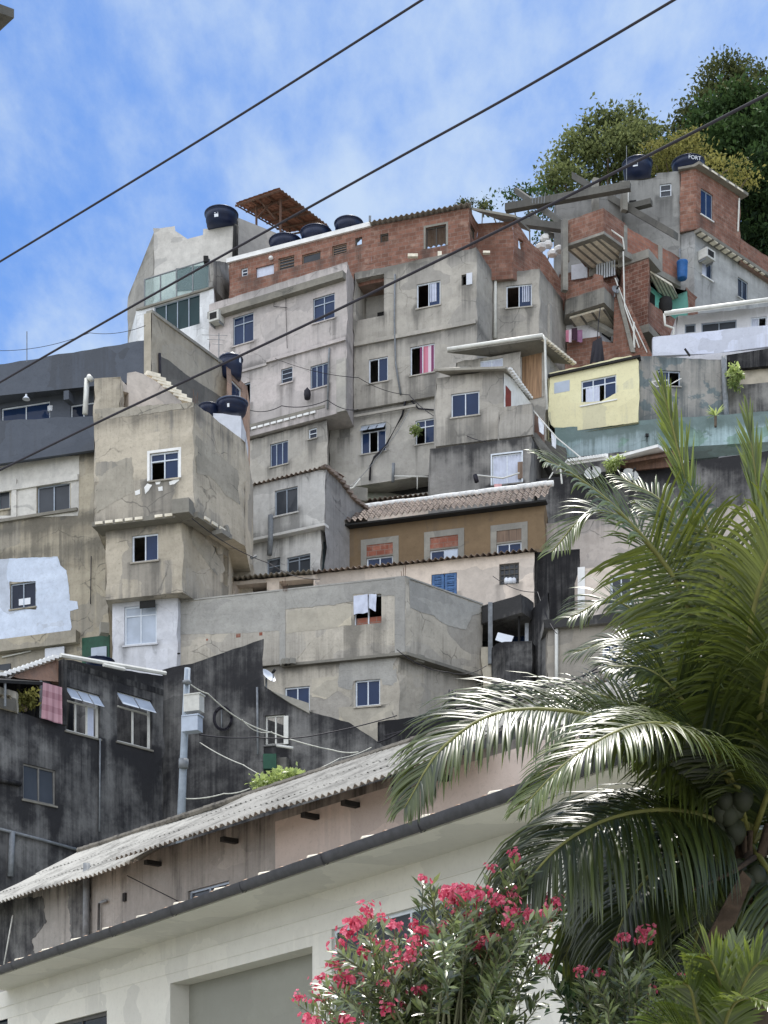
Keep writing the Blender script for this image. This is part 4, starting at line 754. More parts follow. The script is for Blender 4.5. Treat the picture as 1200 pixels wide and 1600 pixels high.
slab(A3, R, .16, M['slab'], 'awning_roof'); mb = MB(); mb.tube([R[0], R[1]], .09, 6); mb.tube([R[1], R[1]+Vector((.1, 0, -.2)), P(853, 600, 76.2), P(855, 640, 76.2)], .055, 8); mb.build('white_gutter', M['pipe'], A3, True); mb = MB()
for k in range(10): mb.box(R[1]+(R[2]-R[1])*((k+.5)/10)+Vector((0, 0, -.12)), .2, .22, .10, .8)
mb.split('tile_end', M['tileend'], A3)
ST = house('dark concrete stair with a thin rail beside the yellow house', 'stairs', 860, 74, name='stairs')
mb = MB(); mb.prism([P(828, 676, 72.6), P(838, 676, 72.6), P(880, 728, 71.8), P(880, 740, 71.8), P(866, 740, 72)], (.1, 1.6, 0)); mb.build('stair_flight', M['concd'], ST); mb = MB(); mb.tube([P(832, 640, 72.5), P(870, 684, 71.8), P(910, 717, 71)], .03); mb.build('hand_rail', M['pipe'], ST)
mb = MB(); mb.prism([P(834, 642, 72.9), P(848, 655, 72.6), P(848, 690, 72.6), P(834, 676, 72.9)], (.1, .2, 0)); mb.build('brick_wall', M['brickfill'], ST); mb = MB(); mb.prism([P(826, 678, 73.4), P(884, 700, 73), P(884, 780, 73), P(826, 780, 73.4)], (.1, .4, 0)); mb.build('back_wall', M['concd'], ST)
for i, (x, y, w, h) in enumerate(((841, 652, 9, 22), (861, 674, 8, 22))): cloth([P(x, y, 72.3-i*.2), P(x+w, y+8, 72.2-i*.2), P(x+w, y+h+6, 72.2-i*.2), P(x+1, y+h, 72.3-i*.2)], 'label', ('white cloth on the stair rail, higher one', 'white cloth on the stair rail, lower one')[i])
# ---------------------------------------------------------------- 11 yellow house, aqua wall, mossy house
m_ye = plaster('butter_yellow_paint', S(218, 213, 176), S(210, 204, 166), streak=.25, bias=-.35, amt=.4, var=.12, bump=.25); m_aq = plaster('aqua_paint', S(172, 192, 198), S(160, 184, 186), dirtc=(.07, .10, .085), streak=.5, bias=-.1, amt=.75, cover=(S(140, 168, 158), .55))
YH = house('butter yellow house front with a white curtained window', 'house', 930, 76); zy = zat(556, 75)
Y1 = Block(YH, [(858, E(75, 556, 584), Z(zy)), (998, 75, None), (1000, 77, None)], zat(660, 75), m_ye, 2.4, dtop=.15, tops={0: [(858, 583), (900, 574), (960, 560), (985, 556), (994, 558), (998, 564)]}, bots={0: [(858, 650), (861, 664), (875, 676), (998, 659)]})
window(Y1, 0, 908, 963, 590, 629, 3, tr=.28, op=(0, 1), cur={(.12, .52): 'curtain'}, gl='bluegl', sill='coping'); Y1.build(); infill(Y1, 0, 866, 890, 596, 613, M['frost'], .01, 'vent_panel')
Y1.patch(0, [(859, 622), (888, 617), (890, 630), (940, 627), (970, 610), (997, 606), (997, 660), (875, 676), (862, 664)], plaster('butter_yellow_lower', S(215, 209, 172), S(207, 200, 162), streak=.3, bias=-.3, amt=.4, var=.12, bump=.3), 'lower_coat', .012, .02)
mb = MB(); fy = Y1.f[0]; a, b = fy.off(.15).pp(856, 585), fy.off(.15).pp(1000, 554); mb.prism([a, b, b+Vector((.5, 2, .3)), a+Vector((.5, 2, .3))], (0, 0, -.1)); mb.build('roof_edge', M['dark'], YH)
AQ = house('stained aqua retaining wall under the yellow house', 'wall', 1030, 76, name='retaining_wall')
a1 = Block(AQ, [(868, 76.4, Z(zat(669, 76.4))), (1000, 75.15, Z(zat(657, 75.15))), (1225, 74.3, Z(zat(641, 74.3)))], zat(716, 76), m_aq, 1, dtop=1.1, ledges=[(zat(662, 75.4), 1.2)]); a1.build(); mb = MB(); mb.tube([P(1011, 690, 75.0), P(1011, 681, 75.0)], .02); mb.box(P(1011, 680, 75.0), .14, .1, .12); mb.build('faucet', M['dark'], AQ)
MO = house('mossy grey rendered house right of the yellow one', 'house', 1065, 76)
m_mo = plaster('mossy_grey', S(160, 157, 151), S(136, 134, 130), dirtc=(.075, .09, .095), streak=.7, bias=.1, amt=.8, cover=(S(112, 122, 124), .53))
o1 = Block(MO, [(998, 75.35, Z(zat(556, 75.35))), (1131, 75.7, None), (1133, 77, None)], zat(668, 75.5), m_mo, 2.4, dtop=.6, dbot=.9); window(o1, 0, 1028, 1063, 579, 603, 2, op=(1,), gl='bluegl', fr='alu'); o1.build()
o1.pipe(0, [(1014, 605), (1040, 603)], .03, M['pipe'], 'rack', .5); o1.pipe(0, [(1014, 605), (1022, 613), (1040, 611), (1060, 600)], .02, M['pipe'], 'rack', .5); o1.pipe(0, [(1129, 560), (1130, 600), (1132, 640), (1133, 655)], .13, M['gpipe'], 'drain_pipe', .2)
o2 = Block(MO, [(1133, 75.95, Z(zat(603, 75.95))), (1225, 75.3, Z(zat(596, 75.3)))], zat(668, 75.6), m_dk2, 1, dtop=.3, dbot=1.0); o2.build()
CN = house('black mouldy canopy with a beige tarpaulin under it at right', 'canopy', 1170, 77, name='canopy')
mb = MB(); mb.prism([P(1128, 556, 76.6), P(1215, 542, 76.2), P(1215, 570, 76.2), P(1160, 575, 76.4)], (.2, 2.5, .2)); mb.build('canopy_roof', m_dk3, CN); mb = MB(); mb.prism([P(1160, 576, 76.7), P(1215, 571, 76.5), P(1215, 602, 76.5), P(1155, 602, 76.7)], (.1, .1, 0)); mb.build('tarpaulin', simple('beige_tarpaulin', S(172, 164, 148), .8, var=.25, scale=1.2), CN)
mb = MB(); mb.tube([P(1130, 652, 75.3), P(1148, 655, 75.2), P(1155, 668, 75.2)], .03); mb.tube([P(1130, 652, 75.3), P(1150, 660, 75.1)], .02); tag(mb.build('bent_pipe', M['pipe'], None, True), 'thin bent white pipe sticking out below the grey drain pipe at right', 'pipe')
# ---------------------------------------------------------------- 14 white and pale blue terrace house
m_lav = plaster('lavender_white', S(204, 209, 224), S(194, 199, 216), streak=.3, bias=-.3, amt=.35, var=.15, bump=.3); m_bw = plaster('bright_white', S(222, 222, 226), S(212, 212, 218), streak=.2, bias=-.4, amt=.3, var=.1, bump=.2)
BW = house('white terrace house behind a pale blue parapet at right', 'house', 1130, 80)
w1 = Block(BW, [(1057, 81.0, Z(zat(494, 81))), (1225, 80.0, None)], 38, m_bw, 2.2, dtop=.1); window(w1, 0, 1070, 1087, 506, 520, 1, fr='alu', gl='greygl', sill=False); window(w1, 0, 1096, 1151, 502, 523, 2, fr='alu', gl='greygl', sill=False); window(w1, 0, 1173, 1198, 495, 515, 2, op=(0, 1), cur={0: 'curtain'}, sill=False); w1.build()
a, b, c, d = P(1038, 490, 80.2), P(1225, 465, 79.2), P(1225, 462, 83), P(1050, 484, 83.5); slab(BW, [a, b, c, d], .12, M['coping']); mb = MB(); mb.tube([a, b], .10, 6); mb.tube([a, a+Vector((.05, .1, -.5)), a+Vector((.5, .2, -.6)), P(1052, 528, 80.3)], .06, 6); mb.build('white_gutter', M['pipe'], BW, True)
w2 = Block(BW, [(1020, 79.6, Z(zat(527, 79.6))), (1225, 78.5, Z(zat(505, 78.5)))], zat(557, 79.6), m_lav, .25, dtop=.05, bots={0: [(1020, 556), (1120, 552), (1225, 538)]}); w2.build(); mb = MB(); mb.tube([P(1070, 545, 79), P(1078, 556, 79)], .05); mb.build('bracket', M['dark'], BW)
# ---------------------------------------------------------------- 15 top right house
m_tr = plaster('grey_hill_render', S(142, 142, 139), S(120, 120, 118), streak=.5, bias=.0, amt=.6); m_trp = plaster('pale_hill_render', S(176, 177, 176), S(140, 141, 139), streak=.5, bias=-.1, amt=.5)
R_ = house('grey and red brick house at the top right with two navy tanks on it', 'house', 1080, 90); zr = zat(265, 89.3); zq = zat(358, 89.2)
r1 = Block(R_, [(968, E(89.3, 265, 283), Z(zr)), (1063, 89.6, None)], 40, m_tr, 4, dtop=.5, tops={0: [(968, 283), (1000, 282), (1024, 277), (1026, 271), (1063, 267)]}); window(r1, 0, 1031, 1049, 287, 307, 1, rows=2, fr='white', gl='greygl', sill=False); infill(r1, 0, 983, 994, 313, 316, M['dark'], .01, 'slot'); r1.build()
r2 = Block(R_, [(1063, 89.45, Z(zr)), (1088, 89.2, None), (1156, E(89.2, 265, 309), None)], zq, m_brk, 4, dtop=.15); window(r2, 1, 1095, 1114, 299, 340, 2, fr='alu', gl='bluegl', sill='coping'); r2.build()
f = r2.f[1]; f0 = r2.f[0]; mb = MB(); mb.ob(f, -.2, f.L+.3, zr, zr+.16, -3, .35); mb.ob(f0, -.1, f0.L-.04, zr+.003, zr+.12, -3, .2); mb.build('roof_slab', M['slab'], R_); mb = MB()
for k in range(5): mb.ob(f, .1+k*.75, .6+k*.75, zr+.01, zr+.10, .351, .37)
mb.split('block_end', M['tileend'], R_)
r3 = Block(R_, [(1060, 89.7, Z(zq)), (1085, 89.3, None), (1225, 95, None)], 40, m_trp, 3, ledges=[(zq, .7)]); window(r3, 1, 1097, 1113, 400, 434, 2, op=(0,), cur={0: 'curtain'}, fr='alu', sill='coping'); window(r3, 1, 1153, 1169, 437, 468, 2, fr='alu', gl='glass'); r3.build()
r4 = Block(R_, [(1156.3, r2.f[1].Y(1156.3), Z(zat(372, 91.7))), (1225, 94.6, None)], zq-.3, m_brk, 1.5); r4.build(); f3 = r3.f[1]; mb = MB(); mb.ob(f3, 0, f3.L, zq-.2, zq-.02, -.2, .4); mb.build('slab_edge', M['slab'], R_); mb = MB()
for k in range(11): mb.ob(f3, .15+k*.55, .5+k*.55, zq-.24, zq-.19, .05, .38)
mb.split('block_end', M['tileend'], R_); r3.pipe(0, [(1063, 390), (1063, 450)], .05, M['gpipe'], 'pipe', .1); mb = MB(); mb.tube([P(1155, 310, 91.4), P(1153, 362, 91.4)], .05); mb.tube([P(982, 284, 90), P(981, 316, 90)], .05); mb.split('pipe', M['pipe'], R_)
ac_unit(1097, 404, f3, .75, .5, 'grey air conditioner jutting from the wall under the top right brick storey', .02, .6)
tank(996, 281, 91.5, 48, 30, 'navy water tank on the top right roof, left of the lettered one', lab=(-.3, .35, .28, .5)); tank(1075, 272, 91.3, 52, 20, 'navy water tank with white letters on the top right roof', txt=('FORT', .25, .30, .52))
antenna(979, 228, 283, 90.5, 'thin aerial mast beside the top right tank', 0)
FR = house('grey concrete beam frame above the brick balconies', 'concrete frame', 930, 89, name='concrete_frame')
for i, (a, b, w, h) in enumerate(((P(790, 326, 90), P(985, 291, 88), .38, .38), (P(897, 276, 92), P(1056, 368, 87.2), .42, .4), (P(808, 299, 92), P(884, 352, 88), .36, .36), (P(975, 327, 89.5), P(1018, 316, 88.8), .35, .3), (P(800, 346, 88), P(884, 357, 87), .4, .35), (P(830, 335, 90), P(862, 368, 87.5), .3, .3))):
    d = (b-a).normalized(); s_ = d.cross(Vector((0, 0, 1))).normalized()*w/2; u_ = Vector((0, 0, h/2)); mb = MB(); mb.hexa([a-s_-u_, b-s_-u_, b+s_-u_, a+s_-u_, a-s_+u_, b-s_+u_, b+s_+u_, a+s_+u_]); mb.build('beam', M['concd'], FR)
for px, y0, y1, Y in ((884, 345, 410, 87.5), (975, 285, 330, 89), (930, 280, 350, 89.5)):
    mb = MB(); c = P(px, y1, Y); mb.box((c.x, Y, (zat(y0, Y)+zat(y1, Y))/2), .3, .3, zat(y0, Y)-zat(y1, Y), .3); mb.build('column', M['conc'], FR)
bb = Block(FR, [(868, 90.5, Z(zat(312, 90.5))), (972, 90, Z(zat(293, 90)))], 44, m_tr, 1); bb.build()
mb = MB()
for k, (x, y) in enumerate(((856, 378), (846, 382), (863, 392), (874, 386), (852, 368))): c = P(x, y, 87.6); mb.lathe(c-Vector((0, 0, .3)), [(.05, 0), (.25, .05), (.28+.05*(k%2), .2), (.17, .33), (.04, .4)], 6+k%2)
tag(mb.build('rubble_bags', M['coping']), 'pile of pale bags beside the brick storey under the concrete beams', 'bags', kind='stuff')
# ---------------------------------------------------------------- 16 brick balcony house
Q = house('red brick balcony house with a striped grille and turquoise room', 'house', 970, 86); q1, q0 = zat(325, 84), zat(362, 84)
m_bd = plaster('dark_red_brick', S(120, 84, 72), S(100, 70, 60), brick=True, streak=.3, bias=-.1); m_bl = plaster('orange_brick', S(160, 114, 96), S(142, 98, 84), brick=True, streak=.3, bias=-.25); m_tq = plaster('turquoise_paint', S(128, 206, 192), S(118, 196, 182), streak=.2, bias=-.35, var=.1)
b1 = Block(Q, [(885, 85.1, Z(q1)), (943, 84, None), (976, 85.3, None)], q0, m_brk, 2.0, back=(1.5, 2.5)); b1.build(); b1b = Block(Q, [(976, 85.33, Z(q1-.12)), (1062, 88.1, None)], q0-.2, m_bl, 1.5); b1b.build()
mb = MB(); f = b1b.f[0]; mb.ob(f, -.1, .16, q0-.3, q1-.1, -.1, .05); mb.ob(f, f.hit(1028), f.hit(1034), q0-.3, q1-.1, -.1, .05); mb.ob(f, -.1, f.L, q0-.5, q0-.2, -.3, .06); mb.build('concrete_post', M['conc'], Q)
def under(x0, y0, Y0, x1, y1, Y1, x2, y2, Y2, z, n=4):   # joist and block ceiling seen from below
    A, B, C_ = [P(x, y, Y) for x, y, Y in ((x0, y0, Y0), (x1, y1, Y1), (x2, y2, Y2))]
    for p in (A, B, C_): p.z = z
    D_ = A+(C_-B); slab(Q, [A, B, C_, D_], .1, M['tileend'], 'block_ceiling'); mb = MB()
    for k in range(n+1): s = k/n; p, q = A+(B-A)*s, D_+(C_-D_)*s; d = (q-p); w = (B-A).normalized()*.055; dn = Vector((0, 0, -.13)); up = Vector((0, 0, -.10)); mb.hexa([p-w+dn, p+w+dn, q+w+dn, q-w+dn, p-w+up, p+w+up, q+w+up, q-w+up])
    mb.build('ceiling_joist', M['slab'], Q)
under(884, 345, 85.1, 943, 362, 84.1, 990, 395, 86.4, q0-.03, 5); under(955, 395, 86.3, 1010, 405, 86.6, 1034, 415, 89, q0-.32, 5); under(1012, 430, 86.2, 1050, 440, 87.6, 1066, 450, 89.6, q0-.62, 5)
mb = MB(); mb.ob(b1.f[0], -.1, b1.f[0].L+.05, q0-.14, q0-.002, -.3, .04); mb.ob(b1.f[1], 0, b1.f[1].L, q0-.15, q0-.004, -.3, .05); mb.build('slab_edge', M['conc'], Q)
bk1 = Block(Q, [(874, 87.6, Z(q0-.1)), (934, 87.0, None), (962, 86.6, None)], 40, m_bd, 2); infill(bk1, 0, 893, 918, 413, 436, M['pale'], .05, 'white_panel'); bk1.build(); infill(bk1, 1, 921, 933, 390, 432, M['conc'], .1, 'grey_panel')
mb = MB(); fg = bk1.f[1].off(.35)
for k in range(8): u = fg.hit(933+k*3.9); mb.ob(fg, u-.04, u+.04, zat(436, 86.6), zat(392, 86.6), -.03, .03)
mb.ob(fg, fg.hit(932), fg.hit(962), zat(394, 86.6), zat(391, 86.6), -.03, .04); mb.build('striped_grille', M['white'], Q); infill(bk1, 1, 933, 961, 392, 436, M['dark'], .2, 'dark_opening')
qp1 = zat(438, 84.2); qp0 = zat(450, 84.2); qp2 = zat(474, 84.2)
b2 = Block(Q, [(884, 85.3, Z(qp1)), (943, 84.2, None), (966, 85.5, None)], qp0, m_brk, 1.6, tops={0: [(884, 440), (905, 441), (925, 436), (928, 428), (943, 430)]}); b2.build(); b3 = Block(Q, [(884, 85.28, Z(qp0)), (943.5, 84.15, None), (967, 85.45, None)], qp2, M['conc'], 1.9); b3.build()
under(890, 474, 85.4, 943, 480, 84.5, 962, 488, 86.2, qp2-.02, 3)
mb = MB(); mb.box(P(882, 400, 84.9)+Vector((0, 0, 0)), .28, .28, 3.6, .3); mb.build('column', M['conc'], Q)
mb = MB(); f = b3.f[0]; mb.hexa([f.pt(f.L*.35, qp2-.25, -1), f.pt(f.L*.5, qp2-.25, -1), f.pt(f.L*.95, qp2-.9, -1.6), f.pt(f.L*.8, qp2-.9, -1.6), f.pt(f.L*.35, qp2-.02, -1), f.pt(f.L*.5, qp2-.02, -1), f.pt(f.L*.95, qp2-.65, -1.6), f.pt(f.L*.8, qp2-.65, -1.6)]); mb.build('strut', M['conc'], Q)
lw = Block(Q, [(884, 86.3, Z(qp2)), (936, 85.8, None), (962, 87, None)], zat(532, 86), m_bw, 1.5); lw.build(); lw2 = Block(Q, [(884, 86.2, Z(zat(530, 86))), (938, 85.7, None)], 40, m_brk, 1.5); lw2.build(); infill(lw, 1, 940, 955, 492, 528, M['dark'], .02, 'doorway'); infill(lw, 1, 954, 958, 487, 535, M['coping'], .06, 'door_post')
sw = Block(Q, [(936, 85.3, Z(zat(470, 85.3))), (1020, 84.0, Z(zat(555, 84)))], 40, m_brk, 1.0, tops={0: [(936, 532), (958, 536), (960, 462), (966, 445), (972, 450), (1020, 556)]}, jit=.02); sw.build()
mb = MB(); f = sw.f[0]; mb.tube([f.pp(962, 436, .1), f.pp(975, 470, .1), f.pp(990, 505, .1), f.pp(1012, 552, .1)], .028); mb.tube([f.pp(975, 395, .12), f.pp(977, 480, .12), f.pp(1000, 545, .12)], .038); mb.tube([f.pp(948, 360, .6), f.pp(976, 377, .3), f.pp(977, 392, .15)], .038); mb.tube([f.pp(991, 505, .08), f.pp(992, 545, .08)], .06); mb.build('stair_rail', M['pipe'], Q)
mb = MB(); mb.prism([f.pp(962, 455, .06), f.pp(968, 455, .06), f.pp(993, 552, .06), f.pp(986, 552, .06)], (0, -.08, 0)); mb.build('stair_string', M['conc'], Q)
pb = Block(Q, [(972, 86.0, Z(q0-.62)), (1013, 85.2, None), (1016, 86.2, None)], zat(508, 85.3), m_bd, 2.5); pb.build(); pr = Block(Q, [(1013.3, 85.25, Z(zat(470, 85.3))), (1058, 87.6, None)], zat(508, 85.3), m_brk, 1.2, tops={0: [(1013, 471), (1058, 500)]}); pr.build(); mb = MB(); c = pb.f[0]; mb.ob(c, -.2, c.L+.05, zat(508, 85.3)-.4, zat(508, 85.3)-.002, -2, .05); mb.build('slab_edge', M['slab'], Q)
mb = MB(); mb.ob(pb.f[0], -.2, pb.f[0].L+.05, q0-.64, q0-.2, -1.5, .06); mb.build('beam', M['conc'], Q)
tr = Block(Q, [(1010, 87.6, Z(q0-.5)), (1040, 89.2, None), (1074, 88.4, None)], zat(512, 88), m_tq, 1); infill(tr, 0, 1014, 1023, 458, 476, M['dark'], .02, 'dark_window'); tr.build()
q5 = Block(Q, [(1072, 88.6, Z(zat(448, 88.6))), (1112, 90.6, Z(zat(470, 89.6)))], 40, m_brk, 1); q5.build()
mb = MB(); c = P(1066, 436, 87.6); mb.lathe(c, [(.24, 0), (.26, .05), (.28, .4), (.285, .8), (.30, .82), (.30, .9), (.08, .93)], 18); o = mb.build('barrel', M['barrel'], None, True); tag(o, 'bright blue plastic barrel standing on the brick balcony roof', 'barrel')
mb = MB(); c = P(1040, 492, 86.6); mb.lathe(c, [(.25, 0), (.34, .1), (.36, .6), (.3, .75), (.33, .8), (.1, .95)], 14); tag(mb.build('cooking_pot', M['dark'], None, True), 'round dark pot on the parapet of the turquoise room', 'pot')
dish(962, 452, 84.6, 6.5, 'small dark round dish on the corner of the brick balcony', (.4, -1, .2), 'gpipe')
for i, (x, y, c_) in enumerate(((888, 516, M['pink_st']), (897, 513, simple('dark_cloth', S(70, 50, 64), .95)), (905, 516, simple('mauve_cloth', S(150, 110, 140), .95)))): cloth([P(x-4, y, 85.6), P(x+5, y-1, 85.55), P(x+5, y+19, 85.55), P(x-4, y+18, 85.6)], c_, ('pink striped laundry under the brick balcony, leftmost', 'dark laundry hanging under the brick balcony, middle', 'mauve laundry hanging under the brick balcony, rightmost')[i])
tq = cloth([P(926, 534, 83.8), P(940, 526, 83.7), P(945, 566, 83.5), P(921, 568, 83.7)], 'cable', 'black tarp bundle hanging in front of the white lower room', 'hanging_tarp', 'tarp', wav=.09); mb = MB(); mb.tube([P(938, 480, 83.9), P(935, 505, 83.85), P(933, 534, 83.75)], .025, 5); mb.build('rope', M['cable'], tq)
# ---------------------------------------------------------------- 17 dishes terrace and right lower houses
TD = house('dark mouldy terrace wall below the aqua wall with a white edged roof', 'house', 940, 71.5)
t1 = Block(TD, [(838, 71.9, Z(zat(745, 71.7))), (1040, 70.6, None), (1230, 69.8, Z(zat(700, 69.8)))], 24, m_dk, 1.5, dtop=.8); t1.build(); a, b = P(946, 716, 70.2), P(1028, 694, 69.6); slab(TD, [a, b, b+Vector((2, 2.6, .2)), a+Vector((.4, 2.8, .2))], .12, M['coping']); mb = MB(); mb.prism([P(950, 722, 70.6), P(1060, 702, 70), P(1060, 728, 70), P(990, 735, 70.6)], (0, .1, 0)); mb.prism([P(955, 724, 70.5), P(1060, 708, 69.9), P(1060, 712, 69.9), P(955, 729, 70.5)], (0, -.1, 0)); mb.build('timber_eave', M['beam'], TD)
mb = MB(); a, b = P(885, 722, 71), P(948, 713, 70.5)
for k in range(14): mb.box(a+(b-a)*((k+.5)/14), .16, .3, .12, .2)
mb.tube([a+Vector((0, 0, -.1)), b+Vector((0, 0, -.1))], .05); mb.build('tile_edge', M['coping'], TD); mb = MB(); mb.tube([P(875, 725, 71), P(878, 756, 71)], .04); mb.tube([P(864, 738, 71), P(858, 748, 71)], .03); mb.split('pipe', M['pipe'], TD)
ub = Block(TD, [(860, 73.4, Z(zat(718, 73.4))), (1040, 72.2, None)], 28, m_dk2, 1); ub.build()
dish(926, 738, 70.7, 13.5, 'grey satellite dish on the dark terrace wall, left of two'); dish(986, 741, 70.2, 13, 'grey satellite dish half hidden by the palm, right of two', (.3, -1, .5))
PKH = house('mauve grey house wall behind the palm fronds', 'house', 945, 67.5); p1 = Block(PKH, [(852, 68.2, Z(zat(815, 68))), (1230, 66, None)], 20, plaster('mauve_render', S(178, 170, 163), S(162, 154, 147), streak=.4), 2.5); p1.build()
BK = house('black mould covered wall between the pink and cream houses', 'wall', 870, 65, name='mouldy_wall'); k1 = Block(BK, [(834.5, 65.4, Z(zat(862, 65.3))), (906, 64.6, Z(zat(858, 64.6)))], 18, m_dk3, 1.2); k1.build()
CR = house('cream house with a tall white framed window behind the fronds', 'house', 955, 63); c1 = Block(CR, [(905, 63.2, Z(zat(886, 63))), (1130, 61.8, None)], zat(962, 63), m_pk, 2); window(c1, 0, 953, 988, 897, 947, 2, fr='white', gl='greygl', fw=.09); c1.build()
mb = MB(); f = c1.f[0]; mb.ob(f, -.05, .22, zat(962, 63), zat(884, 63), 0, .06); mb.build('corner_band', M['coping'], CR); c2 = Block(CR, [(850, 59.8, Z(zat(968, 59.8))), (1130, 58.2, None)], zat(982, 59.8), m_dk2, 4, dtop=.9); c2.build()
BG = house('beige grey house with a white drain pipe right of the dark nook', 'house', 940, 59); g1 = Block(BG, [(855, 60.0, Z(zat(978, 60))), (1130, 58.5, None)], 12, plaster('beige_grey', S(154, 148, 138), S(140, 134, 124), streak=.35, bias=-.15, amt=.45), 2.5, dtop=.5); window(g1, 0, 941, 968, 1002, 1040, 2, tr=.4, fr='white', gl='bluegl', fw=.07); window(g1, 0, 973, 1004, 996, 1035, 2, op=(0,), fr='white', gl='bluegl', fw=.07); g1.build(); g1.pipe(0, [(870, 984), (870, 1090)], .07, M['pipe'], 'drain_pipe', .08); infill(g1, 0, 940, 962, 1042, 1062, M['coping'], .02, 'painted_patch')
NK = house('dark nook with a stained curved parapet beside the bare corner house', 'house', 795, 62)
n1 = Block(NK, [(752, 62.6, Z(zat(938, 62))), (815, 61.4, None), (834, 62.2, None)], zat(966, 62), m_dk2, 2.5, dtop=.8); n1.build(); n2 = Block(NK, [(768, 62.2, Z(zat(1006, 61.6))), (790, 61.4, None), (830, 61.3, None), (838, 62, None)], 12, m_dk, 2, dtop=.5, tops={0: [(768, 1012), (776, 1006), (790, 1003)]}); n2.build(); n3 = Block(NK, [(750, 64.6, Z(zat(940, 64))), (832, 64.2, None)], 14, m_dk3, .5); n3.build(); n4 = Block(NK, [(828, 62.3, Z(zat(952, 62))), (858, 60.2, None)], 12, m_dk, 1.5, dtop=.8); n4.build()
mb = MB(); mb.box(P(766, 990, 62.3), .16, .16, 2.3); mb.build('column', M['gpipe'], NK); mb = MB(); mb.tube([P(811, 963, 61.9), P(811, 1010, 61.9)], .05); mb.build('post', M['dark'], NK); infill(n3, 0, 798, 826, 975, 1012, M['bluegl'], .3, 'window'); mb = MB(); mb.box(P(823, 994, 62.6), .14, .1, 1.2); mb.build('window_frame', M['white'], NK); mb = MB(); a, b, c, d = P(778, 988, 62), P(803, 994, 61.9), P(797, 1008, 61.7), P(774, 1000, 61.8); mb.prism([a, b, c, d], (0, .06, .02)); tag(mb.build('foam_board', M['label']), 'tilted white board leaning in the dark nook', 'board')
LW = house('low dark wall under the bare corner house', 'wall', 650, 57, name='mouldy_wall'); l1 = Block(LW, [(590, 56.6, Z(zat(1128, 56.6))), (700, 56.2, Z(zat(1112, 56.2))), (860, 57, Z(zat(1085, 57)))], 8, m_dk3, 1, dtop=.4); l1.build()
SHD = house('low pinkish shed with a tile edge in the shadow under the grey block', 'shed', 620, 77, name='shed'); s1 = Block(SHD, [(560, 77.2, Z(zat(788, 77.2))), (674, 76.4, Z(zat(777, 76.4)))], 26, m_pk, 2); window(s1, 0, 578, 592, 791, 800, 1, fr='darkfr', gl='glass', sill=False); s1.build(); f = s1.f[0]; A, B = f.pt(-.1, s1.pts[0][2]+.06, .3), f.pt(f.L, s1.pts[1][2]+.06, .3); corr(A, B, A+Vector((.2, 1.8, .35)), B+Vector((.2, 1.8, .35)), .24, .05, 3, .03, M['claytile'], 'tile_roof', SHD)
mb = MB(); mb.box(P(557, 775, 77), .9, .6, .6, .3); mb.build('water_box', M['conc'], SHD); mb = MB(); mb.tube([P(540, 765, 76), P(552, 762, 76), P(563, 748, 76)], .04); mb.split('pipe', M['pipe'], SHD)
# ---------------------------------------------------------------- 18 black stained houses, lower left
DH = house('black stained house at lower left with two tilted white windows', 'house', 120, 55, z=9)
x100 = (100-HX)/F*54; x255 = (255-HX)/F*57; fx = Face((x100, 54), (x255, 57)); Yl = fx.Y(-40)
d1 = Block(DH, [(-40, Yl, Z(zat(1103, Yl))), (255, 57, Z(zat(1057, 57)))], 5, m_dk, 2.2, back=(-3.2, 2.0), tops={0: [(-40, 1094), (0, 1104), (100, 1133), (100.15, 1031), (255, 1057)]}, dwin=1.0)
window(d1, 0, 103, 156, 1079, 1148, 3, tr=.3, trop=True, op=(0, 1, 2), cur={(.68, .86): 'curtain'}, fr='pipe', gl='glass', r=.2, fw=.07, sill='slab'); window(d1, 0, 183, 237, 1087, 1165, 2, tr=.28, trop=True, op=(0, 1), fr='pipe', gl='glass', r=.2, fw=.07, sill='slab'); window(d1, 0, 36, 87, 1198, 1254, 2, op=(), fr='shut', gl='greygl', r=.14, sill='slab'); d1.build()
f = d1.f[0]; mb = MB(); a, b = f.pp(86, 1027, .3), f.pp(250, 1055, .3); mb.tube([a, b], .07, 6); mb.tube([f.pp(150, 1043, .4), f.pp(183, 1050, .4)], .06, 6); mb.build('white_gutter', M['pipe'], DH); mb = MB(); mb.ob(f, f.hit(100), f.L, zat(1060, 55.5)-.1, zat(1060, 55.5)+.1, -.2, .01); mb.build('eave_beam', m_dk3, DH)
mb = MB(); mb.ob(f, f.hit(97), f.hit(103), zat(1133, 54), zat(1031, 54), -.2, .06); mb.build('corner_post', m_dk3, DH); d1.pipe(0, [(154, 1155), (153, 1300)], .03, M['gpipe'], 'pipe'); d1.pipe(0, [(-10, 1294), (60, 1312), (125, 1330)], .05, M['gpipe'], 'pipe'); d1.pipe(0, [(17, 1300), (14, 1370)], .10, M['gpipe'], 'pipe'); d1.pipe(0, [(-10, 1218), (30, 1226)], .08, m_dk3, 'ledge')
d2 = Block(DH, [(-40, Yl+2.6, Z(zat(1058, Yl+2.6))), (104, 56.2, Z(zat(1040, 56.2)))], 8, m_dk3, 1.5); d2.build(); mb = MB(); g0, g1_, g2, g3 = P(0, 1059, 52.5), P(86, 1029, 54.3), P(101, 1036, 54.2), P(101, 1066, 54.2); mb.prism([P(20, 1057, 53), P(84, 1031, 54.3), P(100, 1034, 54.2), P(100, 1066, 54.2), P(30, 1060, 53.2)], (-.2, .3, 0)); mb.build('gable_wall', plaster('brown_gable', S(150, 122, 106), S(128, 104, 92), streak=.5, bias=.0), DH); mb = MB()
for k in range(13): mb.box(P(0, 1057, 52.6)+(P(88, 1027, 54.3)-P(0, 1057, 52.6))*((k+.5)/13), .2, .35, .10, .5)
